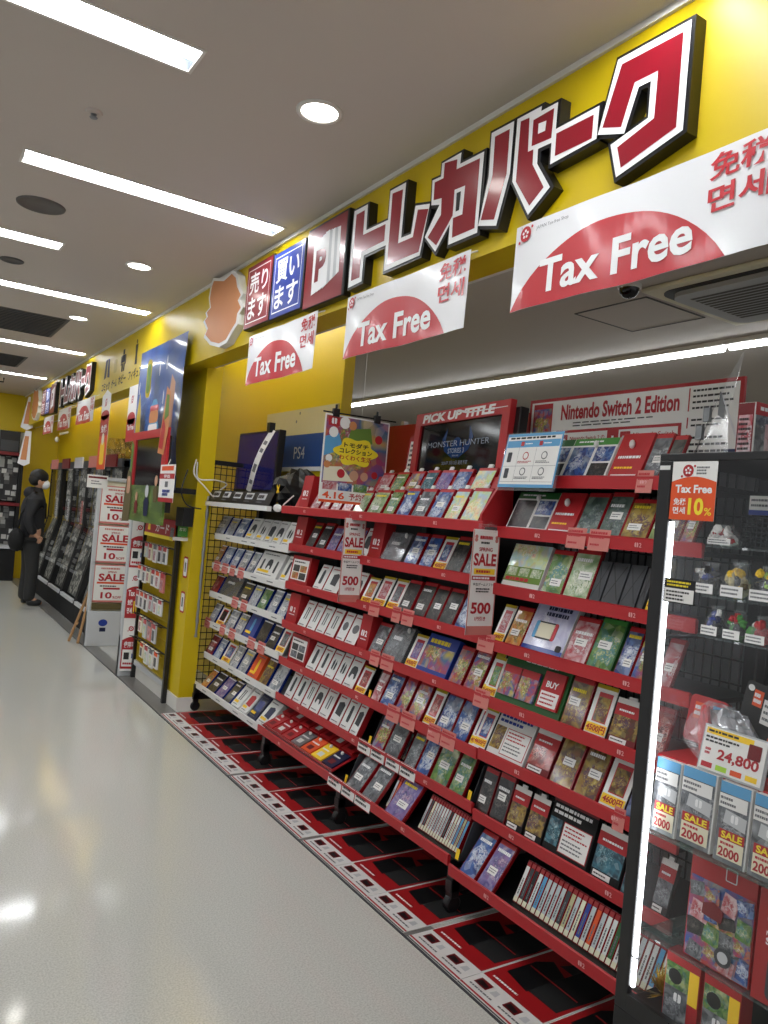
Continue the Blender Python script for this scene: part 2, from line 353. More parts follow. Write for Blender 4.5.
# measured layout (metres)
CAMERA = (0.569248689, 0.00808773113, 0.0877159785, 767.042274)
EXPOSURE = 0.82
ROWS={'R1': (2.055, 1.718), 'R2': (2.055, 1.514), 'R3': (2.055, 1.285), 'R4': (2.055, 1.061), 'R5': (2.055, 0.836), 'R6': (2.055, 0.62), 'R7': (2.055, 0.3765), 'R8': (1.955, 0.171), 'M2': (2.055, 1.304), 'M3': (2.055, 1.074), 'M4': (2.055, 0.836), 'M5': (2.055, 0.614), 'M6': (2.055, 0.395), 'M7': (1.955, 0.202), 'W1': (2.055, 1.286), 'W2': (2.055, 1.063), 'W3': (2.055, 0.852), 'W4': (2.055, 0.631), 'W5': (2.055, 0.393), 'W6': (2.0, 0.174), 'M1': (1.985, 1.528), 'M1u': (2.062, 1.64)}
ITEMS={
 'R1':[(2.292, 2.058, 'panel', 'teal', 0.155), (2.058, 1.847, 'panel2', 'blue', 0.155), (1.838, 1.702, 'packred', 'red', 0.165), (1.694, 1.622, 'game', 'grey', 0.16), (1.618, 1.565, 'game', 'dark', 0.15)],
 'R2':[(2.337, 2.111, 'panel', 'dark', 0.155), (2.111, 1.979, 'packred', 'red', 0.155), (1.969, 1.865, 'game', 'greengrey', 0.16), (1.861, 1.759, 'game', 'greengrey', 0.165), (1.759, 1.648, 'game', 'gold', 0.14), (1.644, 1.598, 'game', 'green', 0.145), (1.586, 1.527, 'game', 'gold', 0.145), (1.523, 1.477, 'game', 'multi', 0.145)],
 'R3':[(2.331, 2.121, 'wide', 'pastel', 0.165), (2.11, 2.002, 'game', 'green', 0.165), (1.997, 1.876, 'game', 'lightgreen', 0.18), (1.867, 1.817, 'darkbox', 'dark', 0.125), (1.813, 1.739, 'darkbox', 'dark', 0.125), (1.735, 1.669, 'darkbox', 'dark', 0.125), (1.665, 1.637, 'darkbox', 'dark', 0.12), (1.633, 1.605, 'card', 'green', 0.16)],
 'R4':[(2.363, 2.296, 'card', 'rose', 0.15), (2.284, 2.192, 'game', 'orange', 0.15), (2.186, 1.975, 'device', 'lilac', 0.18), (1.97, 1.86, 'game', 'rose', 0.16), (1.856, 1.745, 'gamegreen', 'green', 0.165), (1.736, 1.669, 'game', 'blue', 0.16), (1.665, 1.598, 'game', 'multi', 0.155), (1.571, 1.511, 'game', 'rose', 0.15)],
 'R5':[(2.383, 2.315, 'card', 'green', 0.155), (2.309, 1.959, 'greenbox', 'multi', 0.17), (1.954, 1.853, 'game', 'gold', 0.165), (1.844, 1.75, 'card', 'gold', 0.165), (1.742, 1.626, 'pack', 'gold', 0.14), (1.594, 1.518, 'game', 'red', 0.15)],
 'R6':[(2.424, 2.348, 'card', 'blue', 0.155), (2.335, 2.125, 'notice', 'lilac', 0.175), (2.114, 1.993, 'pack', 'red', 0.15), (1.983, 1.875, 'game', 'gold', 0.165), (1.866, 1.761, 'game', 'gold', 0.165), (1.753, 1.651, 'card', 'gold', 0.165), (1.643, 1.599, 'game', 'blue', 0.15)],
 'R7':[(2.371, 2.291, 'gamedark', 'dark', 0.16), (2.284, 2.196, 'gamedark', 'dark', 0.165), (2.19, 2.1, 'pack', 'gold', 0.15), (2.089, 1.999, 'pack', 'gold', 0.15), (1.989, 1.779, 'noticedark', 'teal', 0.175), (1.765, 1.641, 'pack', 'teal', 0.16), (1.633, 1.577, 'game', 'teal', 0.14), (1.516, 1.457, 'pack', 'grey', 0.15)],
 'R8':[(2.314, 2.221, 'case', 'blue', 0.16), (2.209, 2.117, 'case', 'purple', 0.16)],
 'M2':[(4.251, 4.114, 'endcard', 'red', 0.15), (4.087, 3.983, 'game', 'dark', 0.15), (3.958, 3.847, 'game', 'dark', 0.155), (3.823, 3.717, 'game', 'purple', 0.145), (3.706, 3.594, 'game', 'purple', 0.15), (3.572, 3.477, 'game', 'purple', 0.15), (3.466, 3.375, 'white', 'bag', 0.14), (3.365, 3.248, 'endcard', 'red', 0.16), (3.239, 3.058, 'bigpack', 'grey', 0.13), (3.041, 2.932, 'game', 'blue', 0.155), (2.915, 2.812, 'game', 'blue', 0.155), (2.805, 2.714, 'card', 'blue', 0.155), (2.707, 2.6, 'game', 'dark', 0.16), (2.586, 2.518, 'game', 'grey', 0.155)],
 'M3':[(4.26, 4.016, 'picbox', 'orange', 0.15), (3.939, 3.828, 'white', 'stick', 0.13), (3.816, 3.652, 'white', 'bag', 0.13), (3.63, 3.542, 'white', 'cable', 0.13), (3.521, 3.426, 'white', 'pad', 0.13), (3.406, 3.306, 'card', 'orange', 0.13), (3.287, 3.182, 'card', 'rose', 0.15), (3.164, 3.065, 'card', 'grey', 0.15), (3.057, 2.954, 'game', 'dark', 0.155), (2.937, 2.833, 'game', 'dark', 0.16), (2.825, 2.733, 'game', 'dark', 0.155), (2.725, 2.623, 'game', 'dark', 0.155), (2.609, 2.513, 'game', 'blue', 0.155)],
 'M4':[(4.254, 4.115, 'endcard', 'red', 0.15), (4.088, 3.982, 'white', 'joy', 0.14), (3.969, 3.868, 'white', 'joy', 0.14), (3.856, 3.759, 'white', 'joy', 0.14), (3.747, 3.643, 'white', 'joy', 0.14), (3.62, 3.532, 'white', 'ring', 0.14), (3.521, 3.416, 'white', 'ring', 0.14), (3.395, 3.295, 'endcard', 'red', 0.15), (3.285, 3.171, 'game', 'grey', 0.15), (3.153, 2.976, 'bigpack', 'grey', 0.15), (2.959, 2.868, 'card', 'purple', 0.15), (2.86, 2.639, 'wideblue', 'multi', 0.16), (2.618, 2.527, 'game', 'multi', 0.155), (2.514, 2.415, 'game', 'multi', 0.165), (2.402, 2.346, 'card', 'green', 0.17)],
 'M5':[(4.18, 3.951, 'picbox', 'grey', 0.145), (3.938, 3.825, 'white', 'stick', 0.135), (3.813, 3.717, 'white', 'stick', 0.135), (3.705, 3.613, 'white', 'ear', 0.135), (3.602, 3.514, 'white', 'ear', 0.14), (3.503, 3.398, 'white', 'pad', 0.14), (3.387, 3.287, 'card', 'red', 0.13), (3.219, 3.144, 'game', 'rose', 0.14), (3.134, 3.018, 'game', 'blue', 0.155), (3.001, 2.916, 'game', 'multi', 0.155), (2.899, 2.795, 'game', 'multi', 0.16), (2.779, 2.695, 'card', 'red', 0.155), (2.68, 2.572, 'game', 'blue', 0.165), (2.565, 2.463, 'game', 'blue', 0.165), (2.449, 2.372, 'card', 'blue', 0.165)],
 'M6':[(4.177, 4.08, 'white', 'stick', 0.14), (4.066, 3.96, 'white', 'stick', 0.14), (3.947, 3.857, 'white', 'joy', 0.14), (3.845, 3.747, 'white', 'pad', 0.14), (3.735, 3.63, 'white', 'joy', 0.14), (3.607, 3.507, 'white', 'bag', 0.14), (3.496, 3.4, 'white', 'stick', 0.14), (3.39, 3.319, 'white', 'bag', 0.14), (3.172, 3.071, 'game', 'multi', 0.155), (3.062, 2.94, 'game', 'grey', 0.155), (2.89, 2.801, 'game', 'grey', 0.15), (2.793, 2.7, 'game', 'blue', 0.155), (2.685, 2.561, 'game', 'green', 0.165), (2.547, 2.452, 'game', 'green', 0.16)],
 'M7':[(3.212, 3.087, 'case', 'grey', 0.16), (3.068, 2.942, 'case', 'grey', 0.16), (2.865, 2.719, 'case', 'purple', 0.165)],
 'W1':[(5.611, 5.42, 'ps', 'grey', 0.14), (5.4, 5.24, 'ps', 'grey', 0.13), (5.221, 5.051, 'ps', 'blue', 0.14), (5.014, 4.855, 'white', 'pad', 0.14), (4.837, 4.703, 'white', 'ear', 0.14), (4.687, 4.574, 'white', 'bag', 0.14), (4.559, 4.436, 'white', 'pad', 0.14), (4.421, 4.29, 'white', 'ear', 0.14)],
 'W2':[(5.575, 5.468, 'ps', 'orange', 0.14), (5.447, 5.284, 'ps', 'blue', 0.14), (5.264, 5.129, 'ps', 'blue', 0.14), (5.11, 4.962, 'ps', 'grey', 0.14), (4.944, 4.821, 'ps', 'grey', 0.14), (4.804, 4.449, 'bigwhite', 'dark', 0.15), (4.404, 4.287, 'white', 'stick', 0.15)],
 'W3':[(5.586, 5.436, 'ps', 'red', 0.12), (5.394, 5.078, 'bigpack', 'dark', 0.14), (5.041, 4.877, 'ps', 'dark', 0.13), (4.86, 4.722, 'ps', 'grey', 0.13), (4.706, 4.575, 'ps', 'green', 0.13), (4.543, 4.419, 'ps', 'grey', 0.14), (4.389, 4.272, 'ps', 'grey', 0.135)],
 'W4':[(5.573, 5.443, 'ps', 'grey', 0.13), (5.422, 5.278, 'card', 'dark', 0.13), (5.238, 5.082, 'ps', 'grey', 0.13), (5.063, 4.915, 'ps', 'grey', 0.13), (4.897, 4.723, 'bluebox', 'blue', 0.15), (4.689, 4.542, 'ps', 'dark', 0.14), (4.511, 4.387, 'ps', 'dark', 0.14), (4.372, 4.254, 'card', 'grey', 0.15)],
 'W5':[(5.577, 5.425, 'ps', 'red', 0.13), (5.404, 5.279, 'ps', 'blue', 0.13), (5.259, 5.101, 'card', 'blue', 0.14), (5.081, 4.95, 'ps', 'grey', 0.14), (4.932, 4.789, 'ps', 'grey', 0.14), (4.754, 4.603, 'orangebox', 'orange', 0.14), (4.57, 4.443, 'ps', 'gold', 0.15), (4.412, 4.262, 'ps', 'grey', 0.15)],
 'W6':[(5.45, 5.342, 'ps', 'orange', 0.12), (5.321, 5.176, 'ps', 'dark', 0.13), (5.155, 5.018, 'ps', 'purple', 0.13), (4.998, 4.886, 'ps', 'dark', 0.14), (4.849, 4.724, 'white', 'joy', 0.14), (4.706, 4.587, 'whitered', 'red', 0.14), (4.57, 4.44, 'navybox', 'navy', 0.14), (4.424, 4.27, 'whitenavy', 'navy', 0.14)],
 'M1':[(4.07, 3.953, 'endcard', 'red', 0.17), (3.928, 3.829, 'game', 'rose', 0.12), (3.805, 3.711, 'game', 'rose', 0.12), (3.688, 3.587, 'game', 'rose', 0.12), (3.565, 3.469, 'game', 'rose', 0.12), (3.448, 3.327, 'game', 'lightgreen', 0.12), (3.307, 3.174, 'game', 'lightgreen', 0.125), (3.156, 3.058, 'game', 'green', 0.13), (3.04, 2.93, 'game', 'blue', 0.14), (2.914, 2.803, 'game', 'grey', 0.14), (2.787, 2.675, 'game', 'blue', 0.14), (2.661, 2.563, 'game', 'pastel', 0.145), (2.549, 2.424, 'game', 'pastel', 0.15)],
 'M1u':[(3.373, 3.258, 'game', 'rose', 0.12), (3.239, 3.13, 'game', 'green', 0.125), (3.113, 3.001, 'game', 'multi', 0.13), (2.985, 2.888, 'game', 'teal', 0.135), (2.872, 2.765, 'game', 'purple', 0.135), (2.75, 2.642, 'game', 'blue', 0.14), (2.614, 2.486, 'game', 'pastel', 0.145)],
}
SPINES={'R8': [2.061, 1.409], 'M7': [2.673, 2.395], 'M7b': [2.925, 2.874]}
BOOKENDS={'M7a': ('M7', 3.344, 3.222), 'M7': ('M7', 2.389, 2.331), 'M6': ('M6', 3.239, 3.191), 'M6b': ('M6', 2.445, 2.406), 'M5': ('M5', 3.267, 3.228)}
TAGS={'R1': [(1.686, 1.622)], 'R2': [(1.974, 1.884), (1.87, 1.777)], 'M4': [(3.218, 3.134), (3.116, 3.01), (2.408, 2.315)], 'M5': [(3.027, 2.924), (2.907, 2.795), (2.695, 2.607), (2.6, 2.503)], 'M3': [(3.267, 3.173), (3.057, 2.988), (2.971, 2.88)], 'R4': [(2.413, 2.314)], 'R6': [(1.664, 1.619)], 'W2': [(5.49, 5.365), (5.324, 5.205), (5.167, 5.072), (5.017, 4.909)], 'W3': [(5.078, 4.967), (4.913, 4.808)], 'W4': [(5.573, 5.465), (5.258, 5.159), (5.082, 4.97), (4.74, 4.623), (4.574, 4.464)]}
RAIL_LABELS={'M6': [(3.259, 3.144), (3.135, 3.018), (3.0, 2.89), (2.881, 2.761)], 'M7': [(3.355, 3.222), (3.212, 3.096), (3.087, 2.951)]}
LETTERS=[{'white': [[(3.143, 2.963), (3.022, 2.961), (3.016, 2.841), (2.833, 2.836), (2.834, 2.726), (3.019, 2.726), (3.019, 2.608), (3.14, 2.603)]], 'red': [[(3.119, 2.94), (3.044, 2.94), (3.041, 2.825), (2.85, 2.822), (2.85, 2.749), (3.046, 2.747), (3.04, 2.631), (3.117, 2.631)]]}, {'white': [[(2.835, 2.963), (2.714, 2.961), (2.715, 2.727), (2.642, 2.724), (2.627, 2.836), (2.522, 2.813), (2.564, 2.616), (2.833, 2.612)]], 'red': [[(2.814, 2.944), (2.733, 2.937), (2.735, 2.708), (2.625, 2.706), (2.605, 2.813), (2.529, 2.794), (2.573, 2.632), (2.809, 2.635)]]}, {'white': [[(2.462, 2.954), (2.341, 2.954), (2.342, 2.911), (2.201, 2.908), (2.202, 2.611), (2.375, 2.61), (2.376, 2.69), (2.457, 2.604), (2.539, 2.683), (2.456, 2.789), (2.512, 2.803), (2.519, 2.905), (2.462, 2.902)]], 'red': [[(2.443, 2.948), (2.362, 2.935), (2.362, 2.896), (2.222, 2.89), (2.219, 2.632), (2.353, 2.632), (2.357, 2.708), (2.3, 2.706), (2.298, 2.814), (2.363, 2.818), (2.361, 2.719), (2.453, 2.628), (2.517, 2.676), (2.439, 2.744), (2.444, 2.811), (2.498, 2.819), (2.501, 2.891), (2.443, 2.889)]], 'hole': [[(2.346, 2.8), (2.32, 2.799), (2.322, 2.728), (2.343, 2.729)]]}, {'white': [[(2.168, 2.962), (2.048, 2.959), (2.047, 2.776), (2.097, 2.607), (2.2, 2.635), (2.163, 2.803)]], 'red': [[(2.145, 2.94), (2.067, 2.938), (2.064, 2.781), (2.111, 2.633), (2.186, 2.652), (2.141, 2.801)]]}, {'white': [[(2.032, 2.959), (1.913, 2.956), (1.914, 2.94), (1.837, 2.938), (1.837, 2.85), (1.655, 2.852), (1.656, 2.751), (1.85, 2.739), (1.852, 2.811), (1.914, 2.813), (1.912, 2.763), (1.841, 2.663), (1.936, 2.599), (2.031, 2.742)]], 'red': [[(2.012, 2.943), (1.969, 2.939), (1.962, 2.82), (1.936, 2.819), (1.933, 2.767), (1.87, 2.671), (1.932, 2.629), (2.011, 2.735)], [(1.948, 2.922), (1.852, 2.924), (1.854, 2.827), (1.946, 2.833)], [(1.832, 2.833), (1.675, 2.832), (1.675, 2.759), (1.83, 2.759)]], 'dot': [[(1.92, 2.899), (1.883, 2.895), (1.885, 2.862), (1.919, 2.864)]]}, {'white': [[(1.596, 2.965), (1.346, 2.96), (1.345, 2.659), (1.566, 2.603), (1.598, 2.711), (1.466, 2.74), (1.467, 2.845), (1.509, 2.846), (1.549, 2.726), (1.652, 2.761)]], 'red': [[(1.579, 2.943), (1.369, 2.937), (1.367, 2.675), (1.55, 2.626), (1.57, 2.693), (1.444, 2.73), (1.444, 2.864), (1.525, 2.866), (1.562, 2.75), (1.635, 2.776)]]}]
MANE=[(5.077, 3.029), (5.043, 3.064), (4.825, 3.016), (4.675, 3.036), (4.589, 2.989), (4.547, 2.917), (4.465, 2.845), (4.511, 2.814), (4.444, 2.753), (4.501, 2.723), (4.512, 2.663), (4.594, 2.621), (4.676, 2.57), (4.812, 2.561), (4.988, 2.601), (5.129, 2.674), (5.082, 2.713), (5.168, 2.788), (5.107, 2.808), (5.138, 2.844), (5.057, 2.867), (5.098, 2.942)]
# ================================================================== the setting
CZ = 3.07; XF = 1.75; FB = 2.543
mb = MB(); mb.add([(-7, -5, 0), (10, -5, 0), (10, 15, 0), (-7, 15, 0)], [(0, 1, 2, 3)], 'floor'); struct('floor', mb)
mb = MB(); mb.box(1.735, 1.868, -1, 14.2, 0, .002, 'tile'); mb.box(1.728, 1.737, -1, 14.2, 0, .003, 'darkgrey'); struct('trim_1', mb)
# ceiling with its recesses
STRIPS = []
for i in range(-3, 11):
    y = 3.855 + 1.2775 * i
    a = (.385, 1.665) if i % 2 == 0 else (-.52, .762)
    if y < 13.6: STRIPS.append((a[0], a[1], y, y + .15))
    b = (a[0] - 3.6, a[1] - 3.6)
    if i % 2 == 0 and y < 13: STRIPS.append((b[0], b[1], y, y + .15))
xs = sorted({-7, 10} | {v for q in STRIPS for v in q[:2]}); ys = sorted({-5, 15} | {v for q in STRIPS for v in q[2:]})
mb = MB()
for i in range(len(xs) - 1):
    for j in range(len(ys) - 1):
        cx = (xs[i] + xs[i + 1]) / 2; cy = (ys[j] + ys[j + 1]) / 2
        if any(q[0] < cx < q[1] and q[2] < cy < q[3] for q in STRIPS): continue
        mb.add([(xs[i], ys[j], CZ), (xs[i], ys[j + 1], CZ), (xs[i + 1], ys[j + 1], CZ), (xs[i + 1], ys[j], CZ)], [(0, 1, 2, 3)], 'ceilpaint')
struct('ceiling', mb)
# fascia over the shop front, its inner trim and the piers
mb = MB(); mb.box(XF, 1.91, -2, 14.2, FB, CZ - .002, 'yellow'); FASCIA = struct('wall_front_upper', mb)
mb = MB(); mb.box(1.91, 1.95, -2, 14.2, FB + .01, FB + .05, 'trimwhite'); struct('trim_2', mb)
mb = MB(); mb.box(XF - .012, XF, -2, 14.2, CZ - .022, CZ, 'trimwhite'); struct('trim_3', mb)
mb = MB(); mb.box(1.88, 2.0, 5.52, 6.80, .1, FB + .03, 'yellow'); struct('wall_front_pier', mb)
mb = MB(); mb.box(1.868, 2.006, 5.512, 6.80, 0, .1, 'trimwhite'); struct('baseboard_front_pier', mb)
mb = MB(); mb.box(2.5, 2.58, 4.56, 6.9, 0, CZ - .001, 'yellow'); struct('wall_inner_yellow', mb)
mb = MB(); mb.box(2.33, 2.45, 8.55, 14.2, 0, CZ - .001, 'yellow'); struct('wall_inner_far', mb)
mb = MB(); mb.box(-7, 2.45, 14.2, 14.35, 2.46, CZ - .001, 'yellow'); mb.box(-7, 1.8, 14.25, 14.35, 0, 2.46, 'wallgrey'); mb.box(1.8, 2.45, 14.2, 14.35, 0, 2.46, 'yellow'); struct('wall_far', mb)
mb = MB(); mb.box(9.6, 9.7, -5, 15, 0, CZ - .001, 'wallgrey'); struct('wall_inner_back', mb)
mb = MB(); mb.box(2.58, 9.7, 14.2, 14.3, 0, CZ - .001, 'wallgrey'); struct('wall_inner_end', mb)

# ceiling fittings
def strip_label(i, q):
    return 'recessed ceiling strip lamp, %s of its row counted from the camera end, %s row' % (ORD[i], q)
cnt = {}
for (x0, x1, y0, y1) in sorted(STRIPS, key=lambda q: q[2]):
    row = 'by the yellow fascia' if x0 > .2 else ('mid aisle' if x0 > -2 else 'beyond the aisle')
    cnt[row] = cnt.get(row, -1) + 1
    t = thing('ceiling_light', 'white recessed strip lamp, %s from the camera in the row %s' % (ORD[cnt[row]], row), 'ceiling light', ((x0 + x1) / 2, (y0 + y1) / 2, CZ), 'recessed ceiling strip lamps')
    b = MB(); w = .012
    b.box(x0 - w, x1 + w, y0 - w, y0, CZ - .004, CZ + .002, 'trimwhite'); b.box(x0 - w, x1 + w, y1, y1 + w, CZ - .004, CZ + .002, 'trimwhite')
    b.box(x0 - w, x0, y0, y1, CZ - .004, CZ + .002, 'trimwhite'); b.box(x1, x1 + w, y0, y1, CZ - .004, CZ + .002, 'trimwhite'); b.build('frame', t)
    b = MB(); z = CZ + .075
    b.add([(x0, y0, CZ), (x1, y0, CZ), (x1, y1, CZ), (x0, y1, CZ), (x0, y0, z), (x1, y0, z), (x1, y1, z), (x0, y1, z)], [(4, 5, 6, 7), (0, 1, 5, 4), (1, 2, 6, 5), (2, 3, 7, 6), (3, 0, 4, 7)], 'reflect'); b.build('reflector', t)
    b = MB(); b.box(x0 + .004, x1 - .004, y0 + .004, y0 + .075, CZ - .001, CZ + .05, 'lamp'); b.build('lamp_tube', t)
def downlight(x, y, lab):
    t = thing('downlight', lab, 'downlight', (x, y, CZ), 'round ceiling downlights')
    b = MB(); b.lathe((x, y, CZ), (0, 0, -1), [(.09, 0), (.09, .004), (.075, .007), (.07, .003)], 'trimwhite', 28); b.build('trim_ring', t, smooth=True)
    b = MB(); b.lathe((x, y, CZ), (0, 0, -1), [(.071, .002), (.05, .0045), (0, .006)], 'down', 28); b.build('lamp_disc', t, smooth=True)
for k, y in enumerate((2.654, 5.211, 7.2, 8.97)):
    downlight(1.25, y, 'small round downlight in the grey ceiling, %s from the camera along the fascia' % ORD[k])
for k, (x, y) in enumerate(((2.2, 4.3), (2.2, 5.55), (2.1, 8.9), (2.1, 10.4), (2.1, 11.9))):  # unseen lamps added behind the fascia to brighten the yellow inner walls
    t = thing('tube_light', 'added unseen tube lamp behind the fascia brightening the yellow wall, %s from the camera' % ORD[k], 'ceiling light', (x, y + .6, CZ), 'added unseen tube lamps behind the fascia')
    b = MB(); b.box(x - .05, x + .05, y, y + 1.2, CZ - .035, CZ, 'trimwhite'); b.build('housing', t)
    b = MB(); b.tube([(x, y + .02, CZ - .05), (x, y + 1.18, CZ - .05)], .018, 'tube', 10); b.build('lamp_tube', t)
def round_plate(name, lab, cat, x, y, r, m):
    b = MB(); b.lathe((x, y, CZ), (0, 0, -1), [(r * 1.08, 0), (r * 1.06, .006), (r * .96, .009), (r * .94, .005), (0, .007)], m, 28)
    o = b.build(name, smooth=True); tag(o, lab, cat)
round_plate('ceiling_speaker', 'large grey round speaker grille in the ceiling', 'speaker', .549, 4.544, .115, 'speaker')
round_plate('smoke_detector', 'small grey round detector plate in the ceiling behind the speaker', 'detector', .553, 5.793, .07, 'ventgrey')
t = thing('sprinkler', 'small metal sprinkler head hanging from the ceiling', 'sprinkler', (.557, 3.279, CZ))
b = MB(); b.lathe((.557, 3.279, CZ), (0, 0, -1), [(.035, 0), (.03, .008), (.012, .01)], 'ceilpaint'); b.build('escutcheon', t)
b = MB(); b.lathe((.557, 3.279, CZ), (0, 0, -1), [(.012, 0), (.012, .012), (.006, .015), (.006, .02), (.016, .022), (.014, .025), (0, .025)], 'steel', 14); b.build('head', t)
for (x0, x1, y0, y1, lab) in ((-.1, 1.21, 7.36, 8.36, 'dark grey return-air grille in the ceiling, nearer the camera of the two'), (.2, 1.21, 9.94, 10.88, 'dark grey return-air grille in the ceiling, further from the camera of the two')):
    t = thing('ceiling_vent', lab, 'vent', ((x0 + x1) / 2, (y0 + y1) / 2, CZ), 'ceiling air grilles')
    b = MB(); b.box(x0, x1, y0, y1, CZ - .006, CZ, 'ventgrey'); b.build('grille_plate', t)
    b = MB()
    for k in range(14):
        y = y0 + .04 + (y1 - y0 - .08) * k / 13
        b.box(x0 + .03, x1 - .03, y - .012, y + .012, CZ - .012, CZ - .005, 'darkgrey')
    b.build('louvres', t)
t = thing('exit_hook_sign', 'small dark bracket hanging from the ceiling near the far wall', 'bracket', (1.06, 12.2, CZ))
b = MB(); b.tube([(.95, 12.2, CZ), (.95, 12.2, CZ - .06), (1.2, 12.2, CZ - .06), (1.2, 12.2, CZ)], .01, 'black'); b.build('bracket', t)
t.name = 'ceiling_bracket'
# inner room: long tube row, cassette unit, hatch, dome
for k in range(9):
    y0 = .9 + 1.28 * k - 1.28; x = 5.08
    t = thing('tube_light', 'bare white tube lamp in the inner room, %s of its line from the near end' % ORD[k], 'ceiling light', (x, y0 + .62, CZ), 'tube lamps of the inner room')
    b = MB(); b.box(x - .06, x + .06, y0, y0 + 1.27, CZ - .035, CZ, 'trimwhite'); b.build('housing', t)
    b = MB(); b.tube([(x, y0 + .02, CZ - .05), (x, y0 + 1.25, CZ - .048)], .02, 'tube', 10); b.build('lamp_tube', t)
t = thing('air_conditioner', 'square ceiling air conditioner with a curved dark slot above the shelves', 'air conditioner', (4.15, 2.62, CZ))
x0, x1, y0, y1 = 3.69, 4.66, 2.16, 3.12
b = MB(); b.box(x0, x1, y0, y1, CZ - .03, CZ, 'cream'); b.build('panel', t, bevel=.012)
b = MB()
def rrect(cx, cy, a, c, r, k=6):
    return [(cx + sx * (a - r) + r * math.cos(q), cy + sy * (c - r) + r * math.sin(q)) for sx, sy, q0 in ((1, 1, 0), (-1, 1, .5), (-1, -1, 1), (1, -1, 1.5)) for q in [math.pi * (q0 + .5 * i / k) for i in range(k + 1)]]
fr = frame((4.17, 2.64, CZ - .03), (0, 1, 0), (1, 0, 0), (0, 0, -1))
b.fprism(fr, rrect(0, 0, .42, .42, .12), 0, .003, 'black'); b.build('air_slot', t)
b = MB(); b.fprism(fr, rrect(0, 0, .37, .37, .10), .003, .03, 'lightgrey'); b.build('inner_panel', t)
b = MB()
for k in range(12): b.fquad(fr, -.28, .28, -.28 + .045 * k, -.25 + .045 * k, .031, 'ventgrey')
b.build('intake_grille', t)
t = thing('ceiling_hatch', 'flush square access hatch in the inner room ceiling', 'hatch', (4.14, 3.5, CZ))
b = MB()
for q in ((3.84, 4.44, 3.2, 3.21), (3.84, 4.44, 3.79, 3.8), (3.84, 3.85, 3.2, 3.8), (4.43, 4.44, 3.2, 3.8)): b.box(q[0], q[1], q[2], q[3], CZ - .006, CZ, 'ventgrey')
b.build('frame', t)
b = MB(); b.box(3.85, 4.43, 3.21, 3.79, CZ - .003, CZ, 'ceilpaint'); b.build('hatch_panel', t)
t = thing('camera_dome', 'small black security camera dome on the inner ceiling', 'camera', (3.6, 3.13, CZ))
b = MB(); b.lathe((3.6, 3.13, CZ), (0, 0, -1), [(.07, 0), (.07, .02), (.06, .025)], 'trimwhite'); b.build('base', t)
b = MB(); b.lathe((3.6, 3.13, CZ), (0, 0, -1), [(.06, .02), (.055, .05), (.035, .075), (0, .085)], 'screendark'); b.build('dome', t, smooth=True)

# ================================================================== the shop sign on the fascia
XS = 1.703
t = thing('shop_sign', 'big raised sign of red block letters with white and black outlines on yellow fascia', 'sign', (XF, 2.7, 2.75))
kana = ['letter_to', 'letter_re', 'letter_ka', 'letter_pa_stroke', 'letter_pa_and_bar', 'letter_ku']
fy = frame((XS, 0, 0), (0, -1, 0), (0, 0, 1))
def fl(pts): return [(-y, z) for y, z in pts]
for L in LETTERS:
    b = MB(); b.fprism(frame((XF, 0, 0), (0, -1, 0), (0, 0, 1)), inset(fl(L['white'][0]), .011), 0, XF - XS - .003, 'black'); o = b.build('letter_block', t)
    b = MB()
    b.fpoly(fy, fl(L['white'][0]), 0, 'txtwhite')
    for h in L.get('hole', []): b.fpoly(fy, fl(h), .002, 'black')
    b.build('white_outline', o)
    b = MB()
    for r in L['red']: b.fpoly(fy, fl(r), .001, 'signred')
    for h in L.get('dot', []): b.fpoly(fy, fl(h), .002, 'txtwhite')
    b.build('red_face', o)
def sign_box(name, label, y0, y1, z0, z1, m, lines):
    t = thing(name, label, 'sign', (XF, (y0 + y1) / 2, z0))
    b = MB(); b.box(XS, XF, y1, y0, z0, z1, 'black'); b.build('sign_box', t, bevel=.006)
    fr = wall_frame(XS, y0, z0); W = y0 - y1; Hh = z1 - z0
    b = MB(); b.fquad(fr, .006, W - .006, .006, Hh - .006, .0015, m)
    for (u0, u1, v0, v1) in ((.03, W - .03, .03, .036), (.03, W - .03, Hh - .036, Hh - .03), (.03, .035, .03, Hh - .03), (W - .035, W - .03, .03, Hh - .03)): b.fquad(fr, u0, u1, v0, v1, .0025, 'txtwhite')
    for i, s in enumerate(lines):
        hh = Hh * .39
        b.text(fr, s, .055, Hh * .52 - i * hh, W - .055, Hh * .52 - i * hh + hh * .88, .0025, 'txtwhite', .02, keep=False)
    b.build('printed_face', t)
sign_box('purchase_sign', 'red sign box with white Japanese lettering beside the blue sign', 4.42, 4.045, 2.605, 2.988, 'signred', ['売り', 'ます'])
sign_box('purchase_sign', 'blue sign box with white Japanese lettering between two red signs', 4.035, 3.637, 2.60, 2.975, 'blue', ['買い', 'ます'])
t = thing('emblem_sign', 'dark red square sign with a fan of white cards and a letter P', 'sign', (XF, 3.35, 2.56))
b = MB(); b.box(XS, XF, 3.19, 3.617, 2.58, 3.0, 'black'); b.build('sign_box', t, bevel=.006)
fr = wall_frame(XS, 3.617, 2.58); b = MB(); b.fquad(fr, .006, .414, .006, .406, .0015, 'signred')
for k in range(5):
    d = .028 * (4 - k)
    b.fpoly(fr, [(.10 + d, .06 + d * .12), (.26 + d, .085 + d * .35), (.25 + d * .95, .36 - d * .1), (.09 + d, .32 + d * .35)], .002 + .0008 * k, 'lightgrey' if k % 2 else 'txtwhite')
b.text(fr, 'P', .125, .12, .235, .28, .0066, 'signred', .05, keep=False)
b.build('printed_face', t)
t = thing('mascot_board', 'orange cut-out board with a white wavy edge beside the red sign', 'sign', (XF, 4.75, 2.55))
